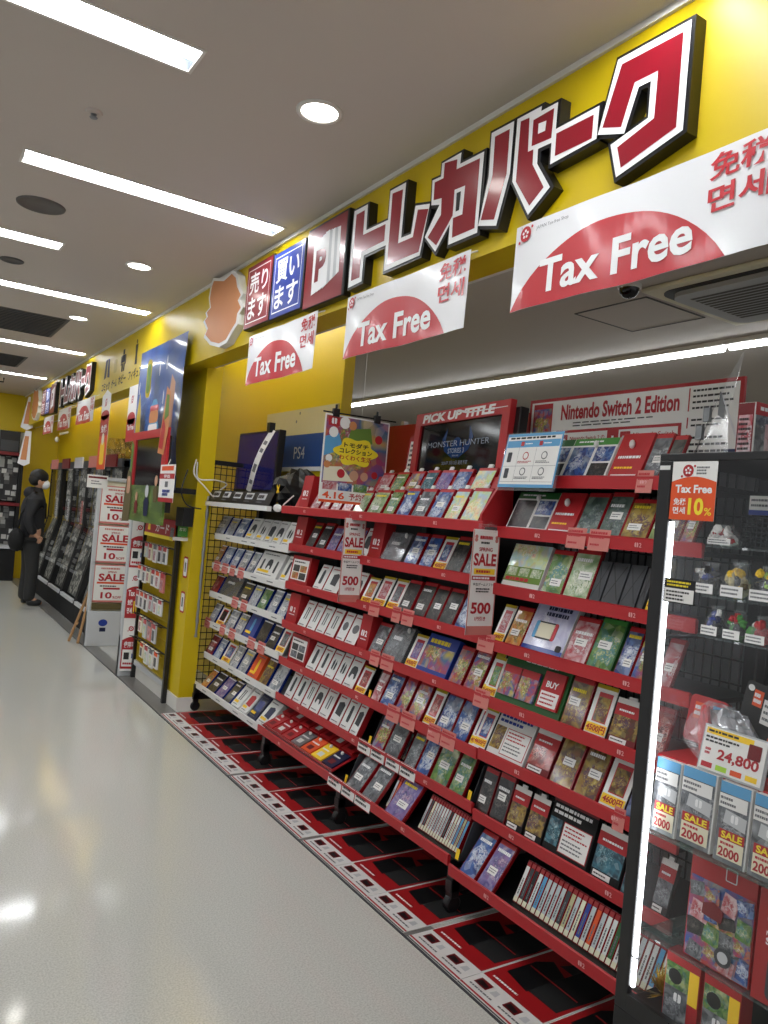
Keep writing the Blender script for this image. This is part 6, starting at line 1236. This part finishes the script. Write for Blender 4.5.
for k in range(3):
    v = .02 + .435 * k
    pts = [(0, v), (w, v), (w, v + .245)] + [(w * (1 - i / 10), v + .245 + .03 * math.sin(math.pi * i / 10)) for i in range(1, 10)] + [(0, v + .245)]
    b.fpoly(fr, pts, .001, 'redrail'); logo(b, fr, w * .42, v + .345, .022, .001)
    b.rule(fr, w * .66, w * .9, v + .32, v + .37, 3, .001, 'txtgrey', k, .7)
    if k == 1: b.text(fr, 'Tax Free', w * .1, v + .19, w * .9, v + .24, .0016, 'txtwhite', .03, keep=False); b.text(fr, '免税', w * .1, v + .11, w * .36, v + .16, .0016, 'txtwhite', .03, keep=False); b.text(fr, '면세', w * .1, v + .04, w * .36, v + .09, .0016, 'txtwhite', .03, keep=False); b.text(fr, '10%', w * .42, v + .04, w * .95, v + .15, .0016, 'txtyel', .03, keep=False)
    else: b.text(fr, '使用可能', w * .1, v + .18, w * .9, v + .235, .0016, 'txtwhite', .03, keep=False); b.fquad(fr, w * .06, w * .94, v + .02, v + .165, .0016, 'paper'); b.fquad(fr, w * .14, w * .42, v + .08, v + .14, .0022, 'txtdark'); b.fquad(fr, w * .55, w * .85, v + .09, v + .13, .0022, 'blue'); b.rule(fr, w * .12, w * .88, v + .03, v + .06, 1, .0022, 'txtred', 5, .8)
b.build('print', t)
t = thing('wooden_stick_stand', 'thin pale wooden easel leaning beside the far gate', 'easel', (1.68, 8.3, 0))
for a, c in (((1.70, 8.22, 0.004), (1.80, 8.28, .55)), ((1.64, 8.36, 0.004), (1.79, 8.30, .55))):
    b = MB(); b.tube([a, c], .014, 'wood', 6); b.build('leg', t)
b = MB(); b.tube([(1.68, 8.23, .2), (1.71, 8.34, .2)], .01, 'wood', 6); b.build('crossbar', t)
# ================================================================== character cut-out with a screen, blue poster
t = thing('hanging_poster', 'large glossy blue poster with pale figures on the yellow fascia', 'poster', (XF - .01, 6.1, 1.5))
fr = wall_frame(XF - .012, 6.74, 1.62); w, Hh = 1.24, 1.16
n = 14; b = MB(); vs = []; 
for i in range(n + 1):
    for j in range(n + 1):
        u = w * i / n; v = Hh * j / n; c = .035 * math.sin(u * 5 + v * 2) * (1 - j / n) + .01 * math.sin(v * 11 + u * 3) * (1 - j / n)
        vs.append(fr[0] + fr[1] * u + fr[2] * v + fr[3] * (.03 + c))
b.add(vs, [(i * (n + 1) + j, (i + 1) * (n + 1) + j, (i + 1) * (n + 1) + j + 1, i * (n + 1) + j + 1) for i in range(n) for j in range(n)], ART['posterblue'], [(i / n, j / n) for i in range(n + 1) for j in range(n + 1)]); b.build('sheet', t, smooth=True)
def shape(b, pts, u, v, s, n_, m): b.fpoly(fr, [(u + p[0] * s, v + p[1] * s) for p in pts], n_, m)
BODY = [(-.3, 0), (.3, 0), (.42, .5), (.3, .62), (.34, .9), (.1, 1.1), (-.12, 1.1), (-.34, .9), (-.28, .62), (-.42, .5)]
b = MB()
shape(b, BODY, .72, .30, .36, .082, 'skyblue'); shape(b, rrect(0, 0, .3, .12, .1), .72, .56, .4, .084, 'lionorange'); shape(b, rrect(0, 0, .34, .09, .08), .72, .62, .34, .083, 'pinkred'); shape(b, rrect(0, 0, .3, .08, .06), .72, .47, .4, .086, 'paper')
shape(b, [(0, 0), (.3, .1), (.2, 1.2), (.05, 1.6), (-.1, 1.0)], .25, .12, .42, .084, 'olive'); shape(b, BODY, .38, .02, .22, .085, 'pinkred'); shape(b, rrect(0, 0, .1, .22, .08), .5, .88, .7, .086, 'olive'); shape(b, rrect(0, 0, .07, .17, .06), .5, .88, .7, .088, 'leaf')
for u, v in ((.8, .95), (.98, .98), (.95, .72), (.25, .85)): shape(b, [(-.05, 0), (.05, .02), (.08, .5), (0, .7), (-.08, .45)], u, v - .08, .16, .088, 'film')
b.fpoly(fr, [(1.08, .1), (1.2, .02), (1.22, .78), (1.12, .85), (1.05, .5)], .086, 'skin'); b.build('pale_figures', t)
t = thing('character_cutout', 'cut-out display board with a red-framed dark screen and green meadow foot', 'display', (1.6, 5.95, 1.38))
fr = frame((1.60, 6.42, 1.36), (0, -1, 0), (0, 0, 1)); w, Hh = 1.02, .7
b = MB()
for q in ((.06, .16, .28, Hh), (w - .12, w - .02, .28, Hh), (.16, w - .12, Hh - .06, Hh)): b.fbox(fr, *q, -.02, 0, 'redrail')
b.fbox(fr, .0, w, 0, .28, -.02, 0, ART['meadow']); b.build('board', t)
b = MB(); b.fbox(fr, .17, w - .11, .22, Hh - .05, -.06, -.012, 'black'); b.fquad(fr, .18, w - .12, .24, Hh - .065, -.010, 'screendark'); b.build('screen', t)
b = MB(); b.fpoly(fr, [(-.06, -.02), (.16, -.01), (.18, .2), (.12, .38), (.02, .40), (-.04, .22)], .004, 'brown'); b.fpoly(fr, rrect(.07, .28, .05, .07, .03), .006, 'skin')
b.build('tree', t)
for u, v, s, m, m2 in ((.34, .06, .17, 'darkred', 'skin'), (.62, .05, .24, 'navy', 'lightgrey'), (.84, .16, .2, 'brown', 'skin')):
    b = MB(); b.fpoly(fr, [(u - s * .2, v), (u + s * .2, v), (u + s * .3, v + s * .45), (u + s * .1, v + s * .6), (u - s * .1, v + s * .6), (u - s * .3, v + s * .45)], .005, m); b.disc(fr, u, v + s * .78, s * .2, .006, m2, 14); b.build('printed_figure', t)
b = MB()
b.fpoly(fr, [(.06, .3), (.12, .3), (.13, Hh - .1), (.07, Hh - .06)], .003, 'leaf'); b.build('green_edge', t)
b = MB()
b.fpoly(fr, [(.80, .52), (.95, .5), (1.02, .7), (1.0, .95), (.90, 1.0), (.86, .8)], .004, 'lionorange'); b.fpoly(fr, [(.9, .75), (1.0, .78), (.98, .93), (.92, .94)], .006, 'leaf'); b.fpoly(fr, [(.82, .56), (.92, .54), (.95, .7), (.88, .78)], .006, 'redrail'); b.build('side_figure', t)
b = MB(); b.box(1.62, 1.75, 6.0, 6.06, 1.55, 1.61, 'black'); b.build('wall_arm', t)
t = thing('price_tag_strip', 'tall white and red price strip hanging at the side of the cut-out display', 'price strip', (1.575, 5.25, 1.53))
fr = wall_frame(1.575, 5.43, 1.528); w, Hh = .345, .26
w = .34; b = MB(); b.fbox(fr, 0, w, 0, Hh, -.002, 0, 'paper'); b.build('sheet', t)
b = MB(); b.fquad(fr, 0, w, 0, .03, .001, 'redrail'); b.fquad(fr, 0, w, Hh * .62, Hh * .76, .001, 'redrail'); b.text(fr, '特価', w * .3, Hh * .64, w * .7, Hh * .74, .0016, 'txtwhite', .02, keep=False); b.fquad(fr, w * .1, w * .9, Hh * .84, Hh * .96, .001, 'orange'); b.fquad(fr, w * .4, w * .6, Hh * .4, Hh * .55, .001, 'txtgrey'); b.rule(fr, w * .25, w * .8, Hh * .16, Hh * .34, 2, .001, 'blue', 3, 1.2); b.build('print', t)
b = MB(); b.tube([(1.576, 5.26, 1.788), (1.63, 5.4, 1.83)], .003, 'wire', 5); b.build('hanging_line', t)
t = thing('tax_free_strip', 'tall red and white Tax Free strip hanging beside the blue poster', 'notice', (1.69, 6.85, 2.2))
fr = wall_frame(1.69, 6.98, 2.02); b = MB(); b.fbox(fr, 0, .28, 0, .49, -.001, .001, 'paper'); b.fquad(fr, 0, .28, 0, .2, .0016, 'redrail'); b.disc(fr, .14, .2, .06, .0016, 'redrail', 18, ru=.13); b.text(fr, 'Tax Free', .03, .1, .25, .15, .0022, 'txtwhite', .03, keep=False); logo(b, fr, .13, .37, .035, .0016); b.build('sheet', t)
t = thing('hanging_strip', 'long narrow orange and red strip with a white arch top hanging from the fascia', 'banner', (1.69, 7.95, 1.78))
fr = frame((1.70, 8.1, 1.785), (0, -1, 0), (0, 0, 1)); w, Hh = .40, .79
b = MB(); pts = [(0, 0), (w, 0), (w * .78, Hh * .9)] + [(w * (.5 + .28 * math.cos(math.pi * i / 8)), Hh * (.9 + .1 * math.sin(math.pi * i / 8))) for i in range(1, 8)] + [(w * .22, Hh * .9)]
b.fprism(fr, [(.02, 0), (w - .02, 0), (w - .02, Hh * .93), (w * .5, Hh), (.02, Hh * .93)], -.001, .001, 'paper'); b.build('sheet', t)
b = MB(); b.fquad(fr, .02, w - .02, 0, Hh * .42, .002, 'orange'); b.fquad(fr, .02, w - .02, Hh * .42, Hh * .68, .002, 'redrail'); b.disc(fr, w * .5, Hh * .68, .05, .002, 'redrail', 16, ru=w * .42); b.text(fr, '免税', w * .2, Hh * .46, w * .8, Hh * .56, .0026, 'txtwhite', .03, keep=False); b.fpoly(fr, rrect(w * .5, Hh * .2, w * .22, Hh * .14, .04), .0026, 'yellowtxt'); b.disc(fr, w * .5, Hh * .38, .06, .003, 'cream', 14); logo(b, fr, w * .5, Hh * .84, .04, .002); b.build('print', t)
# brackets and cables beside the cut-out
t = thing('wall_bracket', 'black monitor bracket and cable box on the pier behind the cut-out', 'bracket', (1.84, 5.6, 1.5))
b = MB(); b.box(1.66, 1.88, 5.53, 5.58, 1.60, 1.64, 'blackmetal'); b.box(1.66, 1.70, 5.53, 5.58, 1.45, 1.62, 'blackmetal'); b.box(1.80, 1.878, 5.53, 5.70, 1.36, 1.50, 'blackmetal'); b.build('arm', t)
for nm, m, pts in (('white_cable', 'wire', [(1.85, 5.5, 1.86), (1.83, 5.46, 1.75), (1.9, 5.4, 1.66), (1.97, 5.42, 1.60), (2.03, 5.45, 1.56)]), ('white_cable', 'wire', [(1.86, 5.5, 1.84), (1.86, 5.45, 1.72), (1.98, 5.42, 1.72), (2.08, 5.45, 1.70), (2.04, 5.47, 1.65)]), ('black_cable', 'black', [(1.80, 5.52, 1.78), (1.76, 5.5, 1.62), (1.80, 5.46, 1.52), (1.90, 5.44, 1.50)])):
    cu = bpy.data.curves.new(nm, 'CURVE')
    P = []
    for i in range(len(pts) - 1):
        p0 = Vector(pts[max(i - 1, 0)]); p1 = Vector(pts[i]); p2 = Vector(pts[i + 1]); p3 = Vector(pts[min(i + 2, len(pts) - 1)])
        for q in range(6):
            s = q / 6; P.append(.5 * ((2 * p1) + (p2 - p0) * s + (2 * p0 - 5 * p1 + 4 * p2 - p3) * s * s + (3 * p1 - p0 - 3 * p2 + p3) * s ** 3))
    P.append(Vector(pts[-1])); bpy.data.curves.remove(cu)
    b = MB(); b.tube(P, .005, m, 6); b.build(nm, t)
# ================================================================== slanted glass showcases along the far wall
for k in range(5):
    y0 = 8.55 + .91 * k + .0; y1 = y0 + .905
    t = thing('slanted_showcase', 'black slanted glass showcase along the wall, %s from the gate' % ORD[k], 'cabinet', (2.1, (y0 + y1) / 2, 0), 'row of slanted glass showcases')
    b = MB(); b.box(1.885, 2.32, y0, y1, 0, .24, 'blackmat'); b.build('plinth', t)
    P = [(1.875, .25), (2.08, 1.12), (2.08, 1.92)]
    for yy in (y0, y1 - .05):
        b = MB(); pr = [(1.875, .24), (2.08, 1.12), (2.08, 1.93), (2.32, 1.93), (2.32, 1.86), (2.14, 1.86), (2.14, 1.10), (1.95, .24)]
        b.add([(x, y, z) for y in (yy, yy + .05) for x, z in pr], [(0, 1, 2, 5, 6, 7)[::-1], (2, 3, 4, 5)[::-1], (8, 9, 10, 13, 14, 15), (10, 11, 12, 13)] + [(i, (i + 1) % 8, 8 + (i + 1) % 8, 8 + i) for i in range(8)], 'blackmat'); b.build('side_frame', t)
    b = MB(); b.box(2.06, 2.32, y0, y1, 1.86, 1.95, 'darkgrey'); b.build('top_box', t)
    b = MB(); b.box(1.865, 1.90, y0 + .06, y1 - .06, .235, .275, 'lightgrey'); b.build('bottom_edge', t)
    b = MB(); b.add([(1.885, y0 + .07, .27), (1.885, y1 - .07, .27), (2.085, y1 - .07, 1.12), (2.085, y0 + .07, 1.12)], [(0, 3, 2, 1)], 'clear'); b.build('slanted_glass', t)
    b = MB(); b.add([(2.085, y0 + .07, 1.13), (2.085, y1 - .07, 1.13), (2.085, y1 - .07, 1.86), (2.085, y0 + .07, 1.86)], [(0, 3, 2, 1)], 'clear'); b.build('upright_glass', t)
    b = MB(); f2 = frame((1.95, y1 - .07, .27), (0, -1, 0), (.2, 0, .85)); b.fquad(f2, 0, .765, 0, .86, 0, 'figs'); f3 = wall_frame(2.16, y1 - .07, 1.13); b.fquad(f3, 0, .765, 0, .73, 0, 'figs'); o = b.build('displayed_figures', t); o['kind'] = 'stuff'
    b = MB(); fr = wall_frame(2.07, y0 + .17, 1.13); b.fbox(fr, 0, .1, 0, .3, -.001, .001, ('film', 'film', 'pink', 'film', 'film')[k]); b.rule(fr, .01, .09, .02, .28, 8, .002, 'txtgrey', k, .6); b.build('price_list', t)
    b = MB(); b.box(2.04, 2.06, y0 + .2, y1 - .2, 1.86, 2.0, ('darkred', 'pink', 'film', 'darkred', 'pink')[k]); b.build('top_sign', t)
t = thing('gold_film', 'crinkled clear gold film stretched above the slanted showcases', 'film', (2.2, 9.3, 2.0))
b = MB(); n = 12; r = random.Random(2); vs = [(2.22 + .04 * r.random(), 8.6 + 1.5 * i / n, 1.98 + .28 * j / 4 * (.7 + .3 * i / n if i > 4 else 1)) for i in range(n + 1) for j in range(5)]
b.add(vs, [(i * 5 + j, i * 5 + j + 1, i * 5 + 6 + j, i * 5 + 5 + j) for i in range(n) for j in range(4)], 'foil'); b.build('film', t)
t = thing('wall_case', 'small dark wall case with a white notice behind the person', 'case', (2.28, 13.1, 1.2))
b = MB(); b.box(2.2, 2.33, 12.85, 13.5, 1.15, 1.7, 'screendark'); b.build('case', t)
b = MB(); b.box(2.19, 2.21, 12.95, 13.15, 1.16, 1.26, 'paper'); b.build('notice', t)
t = thing('wall_camera', 'small white camera on a bracket high on the far yellow wall', 'camera', (2.2, 13.4, 2.4))
b = MB(); b.tube([(2.33, 13.4, 2.5), (2.2, 13.4, 2.45)], .02, 'white', 8); b.build('bracket', t)
b = MB(); b.blob((2.17, 13.4, 2.36), (.035, .035, .045), 'white', 1, 6, .05); b.build('body', t, smooth=True)
for k, (zt, zb, lab) in enumerate(((3.0, 2.46, 'orange and white pennant on the far wall corner, upper one'), (2.45, 1.88, 'orange and white pennant on the far wall corner, lower one'))):
    t = thing('pennant', lab, 'banner', (1.66, 13.6, zb), 'pennants at the far wall')
    fr = frame((1.64, 13.6, zb), (1, -.3, 0), (0, 0, 1)); Hh = zt - zb
    b = MB(); b.fpoly(fr, [(0, .04), (.10, 0), (.18, .05), (.17, Hh), (.08, Hh)], 0, 'film'); b.build('sheet', t)
    b = MB(); b.fpoly(fr, [(.04, .1), (.13, .1), (.14, Hh * .85), (.08, Hh * .85)], .002, 'lionorange'); b.build('print', t)
# far wall rack
t = thing('far_rack', 'tall black rack packed with small items along the far wall', 'shelf', (.5, 14.0, 0))
b = MB(); b.box(-2.5, 1.75, 13.75, 14.2, 0, .5, 'blackmat'); b.build('plinth', t)
b = MB(); b.box(-2.5, 1.75, 14.12, 14.2, .5, 2.05, 'blackmat'); b.build('back_panel', t)
for z0, z1 in ((.58, 1.2), (1.3, 2.02)):
    b = MB(); b.fquad(end_frame(-2.45, 13.9, 0), 0, 4.15, z0, z1, 0, 'packs'); o = b.build('packed_items', t); o['kind'] = 'stuff'
for z in (.52, 1.22, 2.04):
    b = MB(); b.box(-2.5, 1.75, 13.76, 14.1, z, z + .05, 'darkred' if z != .52 else 'lightgrey'); b.build('shelf_edge', t)
for x in (-2.5, -.4, 1.71):
    b = MB(); b.box(x, x + .05, 13.78, 14.1, .5, 2.08, 'blackmat'); b.build('upright', t)
for k, (x, w, hgt) in enumerate(((-.6, .5, .3), (.1, .55, .36), (.8, .4, .3), (1.38, .3, .34))):
    o = MB().box(x, x + w, 13.8, 14.08, 2.09, 2.09 + hgt, 'black').box(x + .02, x + w - .02, 13.795, 13.8, 2.11, 2.11 + hgt * .5, 'darkgrey').build('storage_box'); tag(o, 'black box on top of the far rack, %s along towards the shop front' % ORD[k], 'box', 'boxes on the far rack')

# ================================================================== the customer
def person():
    px_, py_ = 1.575, 11.0
    t = thing('person', 'person in a dark jacket, cap of black hair and white mask looking into the showcases', 'person', (px_, py_, 0))
    def skin(name, verts, edges, mats, parent, sub=2):
        me = bpy.data.meshes.new(name); me.from_pydata([(v[0], v[1], v[2]) for v in verts], edges, [])
        o = bpy.data.objects.new(name, me); COL.objects.link(o)
        md = o.modifiers.new('s', 'SKIN'); md.use_smooth_shade = True
        for i, v in enumerate(verts): me.skin_vertices[0].data[i].radius = (v[3], v[4] if len(v) > 4 else v[3])
        me.skin_vertices[0].data[0].use_root = True
        ms = o.modifiers.new('u', 'SUBSURF'); ms.levels = sub; ms.render_levels = sub
        ev = o.evaluated_get(bpy.context.evaluated_depsgraph_get()); m2 = bpy.data.meshes.new_from_object(ev)
        bpy.data.objects.remove(o); bpy.data.meshes.remove(me)
        m2.name = name; m2.materials.clear(); m2.materials.append(M[mats])
        m2.polygons.foreach_set('use_smooth', [True] * len(m2.polygons))
        o = bpy.data.objects.new(name, m2); COL.objects.link(o); o.parent = parent; return o
    # body, local coordinates, facing +X (towards the showcases)
    V = [(0, 0, .93, .15, .13), (.0, 0, 1.10, .13, .15), (-.01, 0, 1.28, .135, .17), (0, 0, 1.40, .06, .06), (.015, 0, 1.50, .05), (.035, 0, 1.56, .05),
         (.055, 0, 1.62, .085, .075), (.05, 0, 1.69, .085, .075),
         (0, .09, .88, .10), (.01, .10, .50, .07), (-.02, .10, .10, .05), (.09, .11, .045, .04), (.15, .115, .04, .03),
         (0, -.09, .88, .10), (.03, -.10, .50, .07), (.02, -.10, .10, .05), (.13, -.11, .045, .04), (.19, -.115, .04, .03),
         (-.01, .17, 1.37, .035), (-.08, .24, 1.14, .035), (.02, .23, .93, .028), (.07, .21, .88, .024),
         (-.01, -.17, 1.37, .035), (-.10, -.24, 1.14, .035), (.0, -.24, .95, .028), (.06, -.23, .90, .024)]
    E = [(0, 1), (1, 2), (2, 3), (3, 4), (4, 5), (5, 6), (6, 7), (0, 8), (8, 9), (9, 10), (10, 11), (11, 12), (0, 13), (13, 14), (14, 15), (15, 16), (16, 17), (3, 18), (18, 19), (19, 20), (20, 21), (3, 22), (22, 23), (23, 24), (24, 25)]
    skin('body', V, E, 'skin', t)
    g = .012
    J = [(0, 0, .80, .15, .165), (0, 0, .90, .165, .18), (.0, 0, 1.08, .16, .18), (-.01, 0, 1.28, .17, .195), (0, 0, 1.42, .15, .17), (.02, 0, 1.50, .085, .09), (.025, 0, 1.57, .07, .075), (-.01, .19, 1.40, .078), (-.08, .245, 1.14, .07), (.02, .23, .925, .056), (-.01, -.19, 1.40, .078), (-.10, -.245, 1.14, .07), (.0, -.24, .935, .056)]
    skin('jacket', J, [(0, 1), (1, 2), (2, 3), (3, 4), (4, 5), (5, 6), (4, 7), (7, 8), (8, 9), (4, 10), (10, 11), (11, 12)], 'jacket', t)
    b = MB(); b.blob(Vector((px_ - .055, py_, 1.475)), (.085, .125, .085), 'jacket', 3, 10, .04); b.build('hood', t, smooth=True)
    P = [(0, 0, .92, .155, .145), (0, .09, .82, .115), (.01, .10, .48, .088), (-.02, .10, .045, .078), (0, -.09, .82, .115), (.03, -.10, .48, .088), (.02, -.10, .045, .078)]
    skin('trousers', P, [(0, 1), (1, 2), (2, 3), (0, 4), (4, 5), (5, 6)], 'trousers', t)
    for s, x in ((1, 0), (-1, .04)): skin('shoe', [(-.05 + x, .10 * s, .055, .055, .05), (.06 + x, .108 * s, .05, .05), (.15 + x, .113 * s, .045, .042)], [(0, 1), (1, 2)], 'black', t)
    b = MB(); off = Vector((px_, py_, 0))
    b.blob(off + Vector((.03, 0, 1.70)), (.118, .10, .10), 'hair', 4, 12, .05); b.blob(off + Vector((-.01, 0, 1.655)), (.085, .096, .085), 'hair', 5, 12, .05); b.build('hair', t, smooth=True)
    b = MB(); b.blob(off + Vector((.108, 0, 1.60)), (.062, .072, .064), 'mask', 2, 10, .03); b.build('face_mask', t, smooth=True)
    b = MB(); b.blob(off + Vector((.145, 0, 1.635)), (.018, .012, .02), 'skin', 3, 6, .02); b.build('nose', t, smooth=True)
    for s in (1, -1):
        b = MB(); b.blob(off + Vector((.03, .085 * s, 1.625)), (.022, .012, .034), 'skin', 3, 6, .02); b.build('ear', t, smooth=True)
        b = MB(); b.blob(off + Vector((.128, .035 * s, 1.665)), (.012, .014, .008), 'black', 3, 5, .0); b.build('eye', t, smooth=True)
    for s in (1, -1):
        hx, hy, hz = (.07, .21, .88) if s == 1 else (.06, -.23, .90)
        for k, (dx, dz, L) in enumerate(((-.02, -.012, .052), (-.004, -.016, .060), (.012, -.014, .056), (.026, -.006, .044))):
            skin('finger', [(hx + dx * .5, hy, hz, .010), (hx + dx + .012, hy - .008 * s, hz + dz - L * .5, .009), (hx + dx + .004, hy - .022 * s, hz + dz - L, .008)], [(0, 1), (1, 2)], 'skin', t, 1)
        skin('thumb', [(hx - .01, hy, hz + .02, .011), (hx + .035, hy - .012 * s, hz + .01, .010), (hx + .05, hy - .018 * s, hz - .018, .008)], [(0, 1), (1, 2)], 'skin', t, 1)
    bg = thing('shoulder_bag', 'black shoulder bag hanging behind the hip of the person', 'bag', (px_ - .22, py_ - .1, .74))
    b = MB(); b.blob((px_ - .19, py_ - .12, .86), (.10, .16, .15), 'blackmat', 7, 9, .1); b.build('bag', bg, smooth=True)
    b = MB(); b.tube([(px_ - .19, py_ - .12, .98), (px_ - .17, py_ - .2, 1.2), (px_ - .02, py_ - .17, 1.50), (px_ + .14, py_ - .02, 1.34), (px_ + .17, py_ + .1, 1.15)], .014, 'blackmat', 6); b.build('strap', bg)
person()

# ================================================================== light, camera, view
w = bpy.data.worlds.new('World'); SC.world = w; w.use_nodes = True
bg = w.node_tree.nodes['Background']; bg.inputs[0].default_value = (.95, .97, 1, 1); bg.inputs[1].default_value = .3
cam = bpy.data.cameras.new('camera'); co = bpy.data.objects.new('camera', cam); COL.objects.link(co); SC.camera = co
from mathutils import Matrix
yaw, pit, rol, F = CAMERA
f = Vector((math.sin(yaw) * math.cos(pit), math.cos(yaw) * math.cos(pit), math.sin(pit)))
r0 = Vector((math.cos(yaw), -math.sin(yaw), 0)); u0 = r0.cross(f)
rr = r0 * math.cos(rol) + u0 * math.sin(rol); uu = u0 * math.cos(rol) - r0 * math.sin(rol)
mw = Matrix((rr, uu, -f)).transposed().to_4x4(); mw.translation = Vector((0, 0, H)); co.matrix_world = mw
cam.sensor_fit = 'VERTICAL'; cam.sensor_height = 24.0; cam.lens = F / 1024 * 24.0; cam.clip_start = .02; cam.clip_end = 60
vs = SC.view_settings; vs.view_transform = 'Standard'; vs.look = 'None'; vs.gamma = 1.0; vs.use_curve_mapping = False; vs.exposure = EXPOSURE
SC.cycles.max_bounces = 8; SC.cycles.transparent_max_bounces = 16; SC.cycles.use_denoising = True; SC.cycles.sample_clamp_indirect = 6
